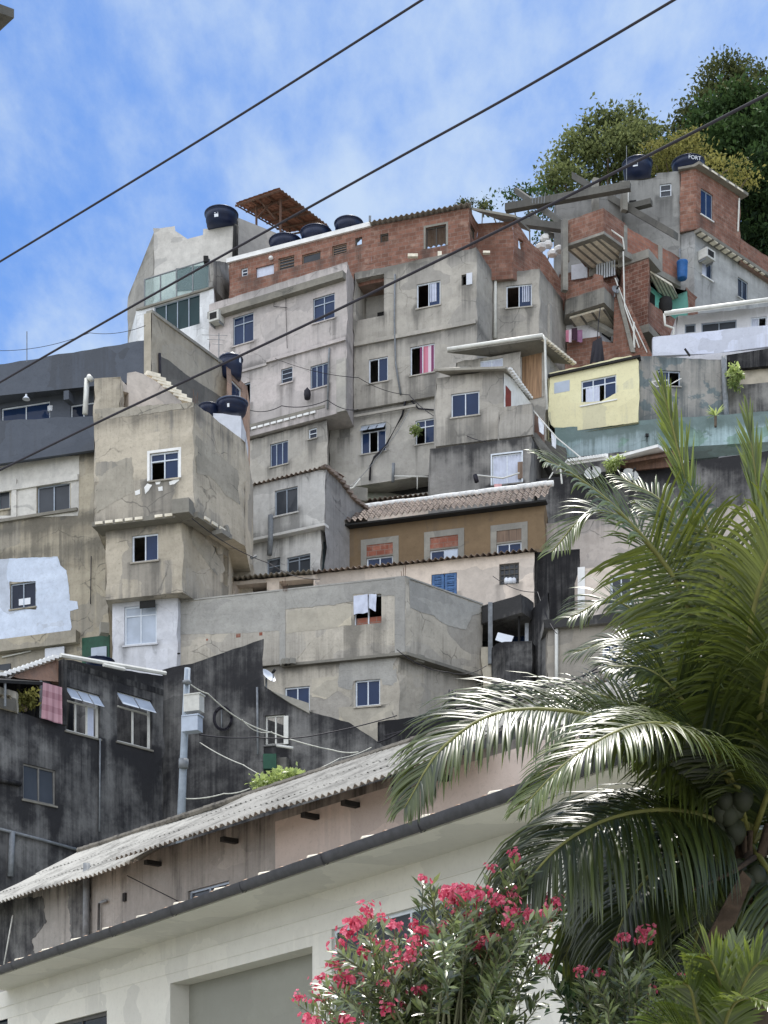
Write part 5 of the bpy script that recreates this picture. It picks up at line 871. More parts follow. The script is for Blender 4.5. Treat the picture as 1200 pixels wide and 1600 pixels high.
mb.build('verge_tiles', M['coping'], DH); slab(DH, [P(-30, 1060, 51), P(75, 1066, 53.6), P(100, 1062, 56), P(-30, 1050, 55)], .1, M['dark'], 'porch_roof'); mb = MB(); mb.tube([P(64, 1064, 53.4), P(64, 1122, 53.4)], .05); mb.tube([P(8, 1063, 52), P(8, 1104, 52)], .04); mb.split('porch_post', M['gpipe'], DH)
mb = MB(); q = Face(((-20-HX)/F*51.6, 51.6), ((26-HX)/F*52.4, 52.4)); 
qb = Block(DH, [(-20, 51.7, Z(zat(1071, 51.9))), (26, 52.5, None)], zat(1108, 52.2), m_b3, .3); qb.hole(0, -6, 6, 1084, 1090, .25); qb.hole(0, 10, 18, 1086, 1092, .25); qb.name = 'block_screen'; qb.build()
cloth([P(67, 1066, 53.1), P(97, 1074, 53.7), P(97, 1132, 53.7), P(65, 1122, 53.1)], 'plaid', 'pink plaid cloth hung beside the tilted window of the black house', 'hanging_cloth', 'cloth', wav=.02)
tank(156, 1050, 58.6, 46, 22, 'navy water tank low behind the black house roof at left')
DM = house('black stained house with a stepped top and one white window, lower centre', 'house', 420, 56, z=8)
e1 = Block(DM, [(255, 57.4, Z(zat(1045, 57.4))), (412, 56.4, Z(zat(998, 56.4))), (610, 55.2, Z(zat(1170, 55.2)))], 5, m_dk, 1.6, tops={0: [(255, 1046), (300, 1036), (412, 998)], 1: [(412, 1072), (428, 1082), (482, 1102), (484, 1112), (545, 1128), (610, 1172)]}, dtop=.3)
window(e1, 1, 414, 445, 1117, 1163, 2, op=(0, 1), fr='pipe', fw=.05, r=.2); e1.build(); infill(e1, 1, 445, 452, 1120, 1164, M['pipe'], .12, 'open_shutter'); e1.pipe(1, [(436, 1168), (462, 1172)], .05, M['pipe'], 'rail', .25); e1.pipe(0, [(403, 1075), (404, 1180)], .04, M['gpipe'], 'pipe'); infill(e1, 0, 277, 281, 1020, 1022, M['dark'], .01, 'mark')
f = e1.f[1]; mb = MB(); mb.ob(f, f.hit(424), f.hit(452), zat(1207, 55.5), zat(1178, 55.5), 0, .3); mb.build('balcony_box', M['concd'], DM); mb = MB(); c = f.pp(428, 1196, .4); mb.hexa([c+Vector((x*.22, y*.15, z*.25)) for z in (-1, 1) for x, y in ((-1, -1), (1, -1), (1, 1), (-1, 1))]); tag(mb.build('green_crate', M['green']), 'green plastic crate below the white window of the lower black house', 'crate')
mb = MB(); mb.prism([f.pp(426, 1081, .1), f.pp(484, 1100, .1), f.pp(485, 1116, .1), f.pp(478, 1112, .1), f.pp(455, 1100, .1)], (0, .2, 0)); mb.build('broken_edge', M['conc'], DM)
f0 = e1.f[0]; c = f0.pp(350, 1125, .1); mb = MB()
for rr, o in ((.34, 0), (.36, .04), (.31, .05), (.38, .08), (.33, .1)): mb.tube([c+Vector((rr*math.cos(k*.2618)*.85, -o, rr*math.sin(k*.2618)*1.1)) for k in range(25)], .022, 5)
tag(mb.build('cable_coil', M['cable'], None, True), 'coil of black cable hanging on the black wall beside the utility pole', 'cable coil'); e1.pipe(0, [(347, 1106), (347, 1142)], .03, M['gpipe'], 'pipe', .05)
dish(420, 1055, 57.2, 13, 'large white satellite dish at the step of the black wall', (.55, -.5, .5), 'label')
# utility pole
UP = thing('utility_pole', 'pale grey utility pole with two meter boxes in front of the black houses', 'utility pole', P(284, 1275, 50)); mb = MB(); mb.tube([P(281, 1330, 50), P(287, 1180, 50), P(293, 1044, 50)], .135, 10, .09); mb.build('pole', simple('grey_pole', S(146, 156, 166), .7, var=.12), UP, True)
for (x, y, w, h) in ((303, 1100, .52, .50), (300, 1132, .54, .46)):
    mb = MB(); c = P(x, y, 49.7); mb.box(c, w, .34, h, -.35); mb.box(c+Vector((.02, -.02, h/2)), w*1.05, .36, .04, -.35); mb.build('meter_box', M['frost'] if y > 1110 else M['acw'], UP); 
mb = MB(); mb.tube([P(287, 1186, 49.8), P(286.6, 1200, 49.8)], .15, 10); mb.tube([P(292, 1064, 49.8), P(292, 1068, 49.8)], .13, 10); mb.split('band', M['gpipe'], UP, True)
def cb(pts, r, mat, label): return cable('utility_cable', [P(*p) for p in pts], r, mat, label, 'cable', .05)
cb([(294, 1066, 50), (325, 1084, 51), (375, 1124, 53), (425, 1145, 54), (520, 1172, 54), (560, 1175, 54)], .02, 'lcable', 'thick pale cable dipping from the utility pole top to the right'); cb([(312, 1148, 50), (400, 1152, 53), (480, 1151, 54), (620, 1118, 55)], .02, 'cable', 'dark thin cable running level from the meter boxes'); cb([(312, 1160, 50), (380, 1195, 48), (448, 1228, 47)], .013, 'lcable', 'pale cable sloping from the meter boxes down to the shrub'); cb([(378, 1124, 53), (400, 1142, 53.4), (425, 1143, 54)], .013, 'lcable', 'short pale loop of cable under the thick pale cable'); cb([(290, 1248, 50), (350, 1240, 49), (390, 1232, 48)], .018, 'lcable', 'thin pale cable leaving the pole low down'); cb([(465, 1212, 47), (530, 1185, 52), (580, 1168, 54)], .013, 'lcable', 'pale cable rising from the shrub to the dark wall')
cb([(590, 1160, 54), (640, 1135, 50), (705, 1105, 46), (850, 1080, 46), (945, 1038, 46)], .025, 'cable', 'black cable strung past the small post toward the beige house'); cb([(600, 1150, 54), (705, 1112, 46), (940, 1048, 46)], .018, 'cable', 'thin black cable below the one to the beige house')
mb = MB(); mb.tube([P(704, 1120, 46), P(704, 1078, 46)], .06, 8); mb.tube([P(709.5, 1112, 46), P(709.5, 1080, 46)], .05, 8); mb.tube([P(704, 1093, 45.9), P(710, 1093, 45.9)], .09, 6); tag(mb.build('cable_post', M['cable'], None, True), 'short black double post carrying cables behind the palm frond', 'post')

for (pts, r, m_, lb) in (([(388, 640, 80), (440, 634, 80), (512, 625, 80.5), (560, 640, 80)], .018, 'cable', 'thin dark wire looping along the grey block under its black bag'), ([(640, 618, 80.5), (700, 660, 76), (760, 690, 72)], .016, 'cable', 'thin wire running from the grey block bracket to the stained house'), ([(430, 560, 80), (560, 590, 80), (640, 617, 80.5)], .014, 'cable', 'fine wire across the middle of the grey block'), ([(300, 810, 60.5), (420, 880, 64), (500, 905, 64)], .015, 'cable', 'fine wire from the tower to the low shed roof'), ([(540, 765, 75.5), (600, 700, 79), (640, 640, 80.5)], .012, 'gpipe', 'fine grey wire beside the thick cable on the grey block'), ([(620, 1015, 59.5), (700, 1050, 60), (760, 1040, 61)], .014, 'cable', 'thin wire under the ledge of the bare corner house'), ([(0, 548, 66), (140, 520, 66), (236, 505, 66)], .010, 'cable', 'hair thin wire above the slate roof'), ([(770, 900, 63), (840, 925, 62), (870, 990, 58.5)], .014, 'cable', 'thin wire from the pink house to the beige house')): cable('utility_cable', [P(*q) for q in pts], r, m_, lb, 'cable', .18)
mb = MB()
for k in range(5): px = 1000+k*4.5; mb.tube([P(px-168, 318, 89), P(px-168+.5*k, 300+k%2*4, 89)], .02, 5)
mb.split('starter_bar', M['gpipe'], FR)
# ================================================================== FOREGROUND HOUSES
m_fw = plaster('cream_white_wall', S(218, 216, 207), S(211, 208, 199), streak=.12, bias=-.5, amt=.3, var=.08, bump=.12, crk=.12, patchy=.22); m_f2 = plaster('old_pinkish_wall', S(156, 151, 145), S(136, 132, 127), crk=0, dirtc=(.03, .03, .03), streak=.7, bias=-.02, amt=.85, dscale=.8); m_f2b = plaster('pink_beige_wall', S(186, 174, 166), S(176, 165, 157), crk=.1, streak=.25, bias=-.25, amt=.4, var=.12, bump=.3)
FH = house('long cream house in front with a dark gutter under its red tile edge', 'house', 500, 26, z=0)
ez = zat(1240, 22.0); EA, EB = P(-30, 1530.2, 0), None
fe = Face(((-0-HX)/F*38.2, 38.2), ((820-HX)/F*22.0, 22.0)); Lx = fe.hit(985); L0 = fe.hit(-60); fw = fe.off(-1.15)
w0, w1_ = fw.hit(-60), fw.hit(1000); p0, p1 = fw.pt(w0, 0), fw.pt(w1_, 0)
FB = Block(FH, [(0, 1, 0), (1, 1, 0)], -.5, m_fw, 2.4, cap=True, jit=0, dtop=.1)
FB.pts = [(p0.x, p0.y, ez-.02), (p1.x, p1.y, ez-.02)]; FB.f = [Face(p0, p1)]; nb = FB.f[0].n; FB.back = Vector((.3, 3.0)); FF = FB.f[0]
def zf(px, py): return FF.uz(px, py)
u0, u1 = FF.hit(266), FF.hit(488); z1 = (zf(488, 1471)[1]+zf(266, 1543)[1])/2; lg = (u0, u1, z1-2.7, z1, .42); FB.holes[0] = [lg]
uq0, uq1 = FF.hit(518), FF.hit(775); zq1 = zf(640, 1419)[1]; wq = (uq0, uq1, zq1-1.5, zq1, .18); FB.holes[0].append(wq); ur0, ur1 = FF.hit(85), FF.hit(167); zr1 = zf(130, 1588)[1]; wr = (ur0, ur1, zr1-1.3, zr1, .15); FB.holes[0].append(wr)
us0, us1 = FF.hit(-40), FF.hit(12); zs1 = zf(5, 1578)[1]; ws = (us0, us1, zs1-1.3, zs1, .15); FB.holes[0].append(ws)
window(FB, 0, 0, 0, 0, 0, 4, fr='white', gl='greygl', hole=wq, fw=.06, sill=False); window(FB, 0, 0, 0, 0, 0, 2, tr=.0, fr='darkfr', gl='glass', hole=wr, fw=.09, sill=False); window(FB, 0, 0, 0, 0, 0, 2, fr='darkfr', gl='glass', hole=ws, fw=.09, sill=False); FB.build()
mb = MB(); mb.add([FF.pt(u0-.01, lg[2], -.42), FF.pt(u1+.01, lg[2], -.42), FF.pt(u1+.01, z1+.01, -.42), FF.pt(u0-.01, z1+.01, -.42)], [(0, 1, 2, 3)]); mb.build('recess_wall', plaster('recess_shade_grey', S(148, 148, 139), S(140, 140, 131), crk=0, patchy=.1, streak=.1, bias=-.5, var=.06, bump=.1), FH)  # deep porch shade put into the colour of this shallow back wall
mb = MB(); mb.ob(FF, 0, FF.L, ez-.42, ez-.40, 0, .03); mb.ob(FF, 0, FF.L, ez-.72, ez-.40, -.02, .012); mb.build('moulding', m_fw, FH)
# soffit, gutter, tiles
ga, gb = fe.pt(L0, ez), fe.pt(Lx, ez); wn_ = Vector((fe.n.x, fe.n.y, 0)); mb = MB(); mb.hexa([ga-wn_*1.3+Vector((0, 0, -.03)), gb-wn_*1.3+Vector((0, 0, -.03)), gb-wn_*.08+Vector((0, 0, -.03)), ga-wn_*.08+Vector((0, 0, -.03)), ga-wn_*1.3+Vector((0, 0, .05)), gb-wn_*1.3+Vector((0, 0, .05)), gb-wn_*.08+Vector((0, 0, .05)), ga-wn_*.08+Vector((0, 0, .05))]); mb.build('soffit', m_fw, FH)
mb = MB(); n = 9; ring = [(-.09*math.cos(math.pi*k/(n-1)), -.155*math.sin(math.pi*k/(n-1))) for k in range(n)]; vs = []
for q in (ga, gb): vs += [q+wn_*(.05+a)+Vector((0, 0, .10+b)) for a, b in ring]
mb.add(vs, [(k, k+1, n+k+1, n+k) for k in range(n-1)]); dd = (gb-ga).normalized()
for k in range(9):
    q = ga+(gb-ga)*((k+.35)/9); vs = []
    for e in (q, q+dd*.05): vs += [e+wn_*(.05+a*1.1)+Vector((0, 0, .095+b*1.1)) for a, b in ring]
    mb.add(vs, [(k2, k2+1, n+k2+1, n+k2) for k2 in range(n-1)])
mb.build('gutter', simple('dark_gutter', S(66, 66, 70), .5, var=.2), FH, True)
A, B = ga-wn_*.02+Vector((0, 0, .12)), gb-wn_*.02+Vector((0, 0, .12)); corr(A, B, A-wn_*2.6+Vector((0, 0, .62)), B-wn_*2.6+Vector((0, 0, .62)), .62, .05, 6, .03, sheetmat('light_clay_tile', S(206, 176, 150), S(150, 118, 98), .5), 'tile_roof', FH)
mb = MB()
for k in range(30):
    q = A+(B-A)*((k+.5)/30)
    if k % 2 == 0: mb.tube([q+wn_*.03, q-wn_*.3+Vector((0, 0, .08))], .07, 8)
mb.split('cover_tile', M['tileend'], FH, True)
# second house under a corrugated roof
SH = house('old stained house behind the cream one under a long corrugated roof', 'house', 400, 36, z=0)
ez2 = zat(1215, 31.0)
f2 = Face(((0-HX)/F*E(31, 1215, 1410), E(31, 1215, 1410)), ((640-HX)/F*31, 31)); f2w = f2.off(-.75); a0, a1_ = f2w.hit(-60), f2w.hit(900); p0, p1 = f2w.pt(a0, 0), f2w.pt(a1_, 0)
HB = Block(SH, [(0, 1, 0), (1, 1, 0)], 0, m_f2, 3, jit=0, dtop=.9); HB.pts = [(p0.x, p0.y, ez2+.1), (p1.x, p1.y, ez2+.1)]; HB.f = [Face(p0, p1)]; nb = HB.f[0].n; HB.back = Vector((-nb.x*3.4, -nb.y*3.4))
ra, rb = f2.pt(f2.hit(-60), ez2), f2.pt(f2.hit(735), ez2); n2 = Vector((f2.n.x, f2.n.y, 0)); bk = -n2*3.6
def rzz(q): q = q+bk; px = HX+q.x/q.y*F; return zat(1375-.328*px, q.y)-ez2
bk.z = (rzz(ra)+rzz(rb))/2; zwt = ez2+.75/3.6*bk.z-.03; HB.pts = [(p[0], p[1], zwt) for p in HB.pts]
window(HB, 0, 294, 358, 1384, 1420, 2, fr='alu', gl='greygl', r=.14); HB.build(); HB.patch(0, [(431, 1284), (640, 1220), (905, 1140), (905, 1300), (431, 1420)], m_f2b, 'pink_wall_section', .015, .006)
HB.pipe(0, [(142, 1350), (141, 1480)], .09, M['gpipe'], 'drain_pipe', .12); HB.pipe(0, [(158, 1470), (159, 1412), (163, 1410), (171, 1408)], .035, M['gpipe'], 'pipe', .08); HB.pipe(0, [(22, 1510), (36, 1432)], .02, M['pipe'], 'stick', .3); HB.pipe(0, [(210, 1370), (290, 1410)], .012, M['cable'], 'wire', .2)
HB.patch(0, [(-40, 1420), (20, 1405), (66, 1400), (72, 1440), (50, 1470), (60, 1520), (-40, 1560)], m_dk, 'mould_patch', .012, .1); HB.patch(0, [(105, 1375), (142, 1365), (138, 1490), (112, 1500)], m_dk, 'mould_patch', .012, .1)
f = HB.f[0]; mb = MB(); u, z = f.uz(196, 1402); mb.ob(f, u-.06, u+.06, z-.1, z+.1, 0, .05); mb.build('switch_box', M['dark'], SH)
rm = (ra+(rb-ra)*.42); ud = (rb-ra).normalized()
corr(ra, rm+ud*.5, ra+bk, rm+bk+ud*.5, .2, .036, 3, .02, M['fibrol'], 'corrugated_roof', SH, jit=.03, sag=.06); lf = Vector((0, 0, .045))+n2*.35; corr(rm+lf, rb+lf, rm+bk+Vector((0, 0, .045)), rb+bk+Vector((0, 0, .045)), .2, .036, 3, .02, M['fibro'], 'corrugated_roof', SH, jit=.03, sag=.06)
mb = MB(); q0, q1_ = ra+bk+Vector((0, 0, .08)), rb+bk+Vector((0, 0, .08))
for k in range(60):
    q = q0+(q1_-q0)*((k+.5)/60); mb.tube([q-ud*.16+Vector((0, 0, .02*random.random())), q+ud*.18], .09, 7)
mb.build('ridge_tile', M['ridge'], SH); mb = MB()
for px in (497, 560, 640, 700, 250, 370): u = f.hit(px); mb.ob(f, u-.07, u+.07, ez2+.0, ez2+.1, 0, .4)
mb.split('rafter_end', M['dark'], SH); mb = MB(); 
# third roof at the right, behind the palm
RH = house('low house with a sunlit corrugated roof right of centre behind the palm', 'house', 930, 46, z=6)
a, b = P(812, 1112, 46.5), P(1090, 1006, 43.5); e0, e1_ = P(845, 1150, 43), P(1110, 1060, 40.5); zz_ = (e0.z+e1_.z)/2
corr(e0, e1_, a, b, .17, .022, 3, .02, M['fibro'], 'corrugated_roof', RH, jit=.02); rw = Block(RH, [(840, 44.0, Z(e0.z-.1)), (1110, 41.5, Z(e1_.z-.1))], 3, m_f2b, 3); rw.build()
# eave corner of a roof at the top left
TE = thing('roof_corner', 'grey corner of a roof slab poking in at the top left', 'roof', P(-60, 30, 30)); c = P(22, 16, 30); mb = MB(); tp = [c, c+Vector((-2.6, -1.5, .0)), c+Vector((-2.6, 2.6, .0))]; mb.prism([p+Vector((0, 0, .02)) for p in tp], (0, 0, -.16)); mb.build('slab', M['concd'], TE); mb = MB(); mb.prism([c+Vector((-1.6, .3, -.16)), c+Vector((-2.5, -.3, -.16)), c+Vector((-2.5, 1.6, -.16))], (0, 0, -22)); mb.build('wall', m_g3, TE)
# power cables close to the camera
for i, (pts, r) in enumerate((([(-60, 445, 11), (330, 208, 9.6), (700, -26, 8.4)], .0062), ([(-60, 632, 11.5), (213, 475, 10.4), (580, 270, 9.3), (820, 137, 8.6), (1100, -28, 7.8)], .0066), ([(-60, 764, 11.5), (180, 647, 10.4), (500, 497, 9.4), (900, 300, 8.4), (1260, 116, 7.4)], .0070))):
    P3 = [P(*p) for p in pts]; mb = MB(); out = []
    Q3 = [P3[0]]+P3+[P3[-1]]
    for k in range(len(P3)-1):
        p0, p1, p2, p3 = Q3[k:k+4]
        for j in range(10): t_ = j/10; out.append(.5*((2*p1)+(p2-p0)*t_+(2*p0-5*p1+4*p2-p3)*t_**2+(3*p1-p0-3*p2+p3)*t_**3))
    out.append(P3[-1]); mb.tube(out, r, 8); tag(mb.build('power_cable', M['cable'], None, True), ('upper black power cable crossing only the sky', 'middle black power cable from the slate house up past the tiled shelter', 'lowest black power cable crossing the houses to the trees')[i], 'power cable')
# ================================================================== VEGETATION
def npmesh(name, V, Fq, tone, mat, parent=None, label=None, cat=None, kind=None, group=None):
    V = np.asarray(V, dtype=np.float32); off = wloc(parent) if parent else Vector((0, 0, 0)); V = V-np.array(off, dtype=np.float32)
    me = bpy.data.meshes.new(name); n = Fq.shape[0]; k = Fq.shape[1]
    me.vertices.add(len(V)); me.vertices.foreach_set('co', V.ravel()); me.loops.add(n*k); me.loops.foreach_set('vertex_index', Fq.astype(np.int32).ravel())
    me.polygons.add(n); me.polygons.foreach_set('loop_start', np.arange(0, n*k, k, dtype=np.int32)); me.update(calc_edges=True)
    a = me.attributes.new('tone', 'FLOAT', 'POINT'); a.data.foreach_set('value', np.asarray(tone, dtype=np.float32)); me.materials.append(mat)
    o = bpy.data.objects.new(name, me); COL.objects.link(o)
    if parent: o.parent = parent
    return tag(o, label, cat, group, kind)
def unit(a): return a/np.maximum(np.linalg.norm(a, axis=-1, keepdims=True), 1e-9)
def leaves(C, D, Nn, L, Wd, fold=.15):
    """one leaf (2 quads, pointed) per row: base C, direction D, normal Nn, length L, width Wd"""
    S_ = unit(np.cross(D, Nn)); L = L[:, None]; Wd = Wd[:, None]; n = len(C)
    mid = C+D*L*.5; up = Nn*Wd*fold
    V = np.stack([C, mid-S_*Wd*.5+up, mid, mid+S_*Wd*.5+up, C+D*L-Nn*L*.08], 1).reshape(-1, 3)
    b = np.arange(n)[:, None]*5; F3 = np.concatenate([b+np.array([[0, 2, 1]]), b+np.array([[1, 2, 4]]), b+np.array([[0, 3, 2]]), b+np.array([[2, 3, 4]])], 0)
    return V, F3
def rdir(n): return unit(rng.normal(size=(n, 3)))
def crown(blobs, per, lsize, spread=.32, dens=1.0, up=.5):
    """blobs: (centre, radii, brightness). Leaf sprays on the outside and inside of each lumpy blob."""
    Vs = []; Fs = []; T = []; o = 0
    for c, r, br in blobs:
        c = np.array(c); r = np.array(r); nc = max(6, int(per*dens*(r[0]*r[2])))
        d = rdir(nc); rad = .45+.6*rng.random((nc, 1))**.6; cen = c+d*r*rad
        for q in range(nc):
            n = rng.integers(16, 34); s = spread*(.6+.8*rng.random()); p = cen[q]+rng.normal(size=(n, 3))*s*np.array([1, 1, .6])
            D = unit(rng.normal(size=(n, 3))*.8+d[q]*.5+np.array([0, 0, -.1])); N_ = unit(rng.normal(size=(n, 3))*.7+np.array([0, 0, up+.3])); L = lsize*(.7+.7*rng.random(n)); V, F_ = leaves(p, D, N_, L, L*(.38+.2*rng.random(n)))
            Vs.append(V); Fs.append(F_+o); o += len(V); base = br+rng.normal()*.16+.18*d[q][2]; T.append(np.repeat(np.clip(base+rng.normal(size=n)*.14, 0, 1), 5))  # upward sprays get a lighter tone: lit crown tops put into the colour
    return np.concatenate(Vs), np.concatenate(Fs), np.concatenate(T)
L_ol = leafmat('olive_leaf', S(46, 58, 36), S(128, 136, 88), tr=.25, spec=.04, rough=.7); L_dk = leafmat('dark_leaf', S(26, 40, 28), S(80, 104, 60), tr=.2, spec=.06, rough=.6); L_br = leafmat('bronze_leaf', S(38, 48, 31), S(106, 112, 70), tr=.2, spec=.04, rough=.7); L_ye = leafmat('yellow_leaf', S(66, 70, 38), S(146, 142, 82), tr=.25, spec=.04, rough=.7)
BARK = simple('bark', S(92, 82, 70), .9, var=.3, scale=4, bump=.6)
def tree(name, label, cat, base, blobs, mat, per, lsize, tr=.22, group=None, spread=.32):
    t = thing(name, label, cat, base, group); B = Vector(base); mb = MB(); top = Vector(np.mean([b[0] for b in blobs], 0))
    mid = B+(top-B)*.45+Vector((.2, 0, 0)); mb.tube([B, B+(mid-B)*.5+Vector((.1, 0, 0)), mid], tr, 8, tr*.7); mb.build('trunk', BARK, t, True)
    for c, r, br in blobs:
        c = Vector(c); mb = MB(); mb.tube([mid, mid+(c-mid)*.5+Vector((0, 0, .3)), c, c+Vector((r[0]*.3, 0, r[2]*.5))], lambda s: tr*.55*(1-s)+.02, 6); mb.build('limb', BARK, t, True)
    V, F_, T = crown(blobs, per, lsize, spread); npmesh('crown', V, F_, T, mat, t); return t
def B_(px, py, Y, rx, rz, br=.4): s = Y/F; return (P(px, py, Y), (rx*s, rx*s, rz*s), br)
def gb(px, Y): x = (px-HX)/F*Y; return (x, Y, gz(x, Y)-.3)
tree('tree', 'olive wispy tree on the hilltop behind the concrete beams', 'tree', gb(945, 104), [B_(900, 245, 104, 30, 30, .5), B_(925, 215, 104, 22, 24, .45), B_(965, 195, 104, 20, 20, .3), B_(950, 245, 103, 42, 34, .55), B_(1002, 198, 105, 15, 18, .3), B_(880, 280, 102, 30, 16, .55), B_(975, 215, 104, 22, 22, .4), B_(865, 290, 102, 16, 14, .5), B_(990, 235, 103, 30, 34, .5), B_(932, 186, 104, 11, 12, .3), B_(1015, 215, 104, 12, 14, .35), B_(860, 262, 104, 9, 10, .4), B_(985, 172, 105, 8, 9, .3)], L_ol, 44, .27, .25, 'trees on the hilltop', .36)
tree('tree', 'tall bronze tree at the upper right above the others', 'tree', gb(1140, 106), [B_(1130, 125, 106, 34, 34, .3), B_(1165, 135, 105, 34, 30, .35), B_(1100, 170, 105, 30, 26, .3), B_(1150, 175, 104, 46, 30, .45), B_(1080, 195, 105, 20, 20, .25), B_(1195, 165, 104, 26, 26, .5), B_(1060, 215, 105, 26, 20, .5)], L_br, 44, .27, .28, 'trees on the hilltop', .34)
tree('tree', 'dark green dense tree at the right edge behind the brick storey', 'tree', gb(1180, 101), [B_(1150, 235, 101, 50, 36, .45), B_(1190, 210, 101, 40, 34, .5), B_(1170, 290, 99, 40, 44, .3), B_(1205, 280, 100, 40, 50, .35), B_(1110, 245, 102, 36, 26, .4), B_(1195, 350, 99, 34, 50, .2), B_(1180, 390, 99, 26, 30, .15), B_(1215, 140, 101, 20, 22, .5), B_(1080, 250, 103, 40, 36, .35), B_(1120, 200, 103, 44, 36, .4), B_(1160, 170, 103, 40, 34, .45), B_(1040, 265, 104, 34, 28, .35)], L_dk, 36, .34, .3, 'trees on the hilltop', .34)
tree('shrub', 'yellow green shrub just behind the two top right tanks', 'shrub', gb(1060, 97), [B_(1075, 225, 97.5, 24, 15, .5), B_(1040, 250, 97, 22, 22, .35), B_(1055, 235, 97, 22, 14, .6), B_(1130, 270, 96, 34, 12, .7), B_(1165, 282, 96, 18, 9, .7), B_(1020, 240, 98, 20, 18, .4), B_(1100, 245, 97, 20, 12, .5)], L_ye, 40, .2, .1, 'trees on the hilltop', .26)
tree('shrub', 'small sparse bush above the corrugated edge of the brick storey', 'shrub', gb(735, 92), [B_(733, 316, 92, 10, 9, .3), B_(722, 322, 92, 8, 6, .3), B_(755, 322, 93, 7, 4, .4)], L_br, 14, .16, .05, 'trees on the hilltop', .12)
tree('shrub', 'low green shrub under the concrete beams left of the olive tree', 'shrub', gb(830, 96), [B_(800, 305, 96, 22, 9, .3), B_(850, 320, 95, 26, 26, .4), B_(825, 310, 96, 20, 12, .35), B_(870, 345, 93, 14, 20, .4), B_(765, 322, 96, 10, 5, .3), B_(850, 370, 92, 16, 12, .3)], L_dk, 20, .22, .07, 'trees on the hilltop', .22)
def shrub(name, label, cat, blobs, mat, per, ls, stem, sp=.1):
    t = thing(name, label, cat, stem); mb = MB(); c0 = Vector(stem)
    for c, r, br in blobs: mb.tube([c0, (c0+Vector(c))/2, Vector(c)], .02, 5)
    mb.build('stem', BARK, t); V, F_, T = crown(blobs, per, ls, sp); npmesh('foliage', V, F_, T, mat, t); return t
L_lt = leafmat('light_leaf', S(74, 92, 50), S(176, 190, 120), tr=.4)
shrub('weed', 'light green weeds growing on the ridge of the corrugated roof', 'plant', [B_(405, 1228, 46.2, 12, 9, .5), B_(425, 1222, 46.2, 14, 12, .6), B_(447, 1216, 46.2, 16, 12, .7), B_(462, 1218, 46.2, 10, 8, .5)], L_lt, 90, .16, P(430, 1240, 46.4), .12)
shrub('hanging_plant', 'leafy plant hanging beside the grey drain pipe at right', 'plant', [B_(1148, 580, 75.2, 9, 9, .7), B_(1150, 592, 75.2, 6, 12, .35)], L_lt, 70, .22, P(1148, 570, 75.4), .12); shrub('hanging_plant', 'leafy pot plant above the left satellite dish', 'plant', [B_(962, 722, 70, 9, 6, .8), B_(955, 728, 70, 6, 4, .6)], L_lt, 90, .18, P(960, 730, 70.2), .1)
shrub('porch_plant', 'dark plant with yellowish leaves in the porch left of the plaid cloth', 'plant', [B_(40, 1085, 53, 10, 10, .5), B_(48, 1092, 53, 8, 10, .4), B_(34, 1100, 53, 9, 9, .2)], L_ye, 60, .14, P(40, 1112, 53), .1); shrub('pot_plant', 'small plant on the sill of the low right grey block window', 'plant', [B_(652, 672, 82, 6, 5, .4)], L_lt, 160, .16, P(652, 678, 82.3), .1)
def bromeliad(px, py, Y, n, L, label):
    c = P(px, py, Y); t = thing('bromeliad', label, 'plant', c); a = rng.random(n)*6.28; D = unit(np.stack([np.cos(a), np.sin(a), .3+.9*rng.random(n)], 1)); N_ = unit(np.stack([-np.cos(a)*.5, -np.sin(a)*.5, np.ones(n)], 1)); V, F_ = leaves(np.tile(np.array(c), (n, 1)), D, N_, L*(.7+.5*rng.random(n)), np.full(n, L*.16)); npmesh('foliage', V, F_, np.repeat(.5+.5*rng.random(n), 5), L_lt, t); mb = MB(); mb.tube([c, c-Vector((0, 0, L*.9))], .06, 6); mb.build('stem', BARK, t)
bromeliad(1118, 650, 74.2, 26, .55, 'spiky pale green bromeliad on the aqua wall')
# ---------------------------------------------------------------- coconut palm
PALM = leafmat('palm_leaf', S(24, 36, 20), S(96, 108, 46), spec=.55, rough=.36, tr=.2, trc=S(150, 160, 58)); PALMY = leafmat('young_palm_leaf', S(52, 68, 32), S(112, 128, 52), spec=.7, rough=.3, tr=.3, trc=S(170, 185, 66)); RACH = simple('palm_midrib', S(112, 112, 62), .5, var=.2, scale=5); HUSK = simple('coconut_husk', S(44, 48, 34), .6, var=.25, scale=5); FIB = simple('palm_fibre', S(70, 58, 46), .95, var=.3, scale=8, bump=.8)
def catmull(pts, n):
    pts = [np.array(p, float) for p in pts]; Q = [2*pts[0]-pts[1]]+pts+[2*pts[-1]-pts[-2]]; out = []; m = len(pts)-1
    for i in range(n+1):
        s = i/n*m; k = min(int(s), m-1); t = s-k; p0, p1, p2, p3 = Q[k:k+4]
        out.append(.5*((2*p1)+(p2-p0)*t+(2*p0-5*p1+4*p2-p3)*t*t+(3*p1-p0-3*p2+p3)*t**3))
    return np.array(out)
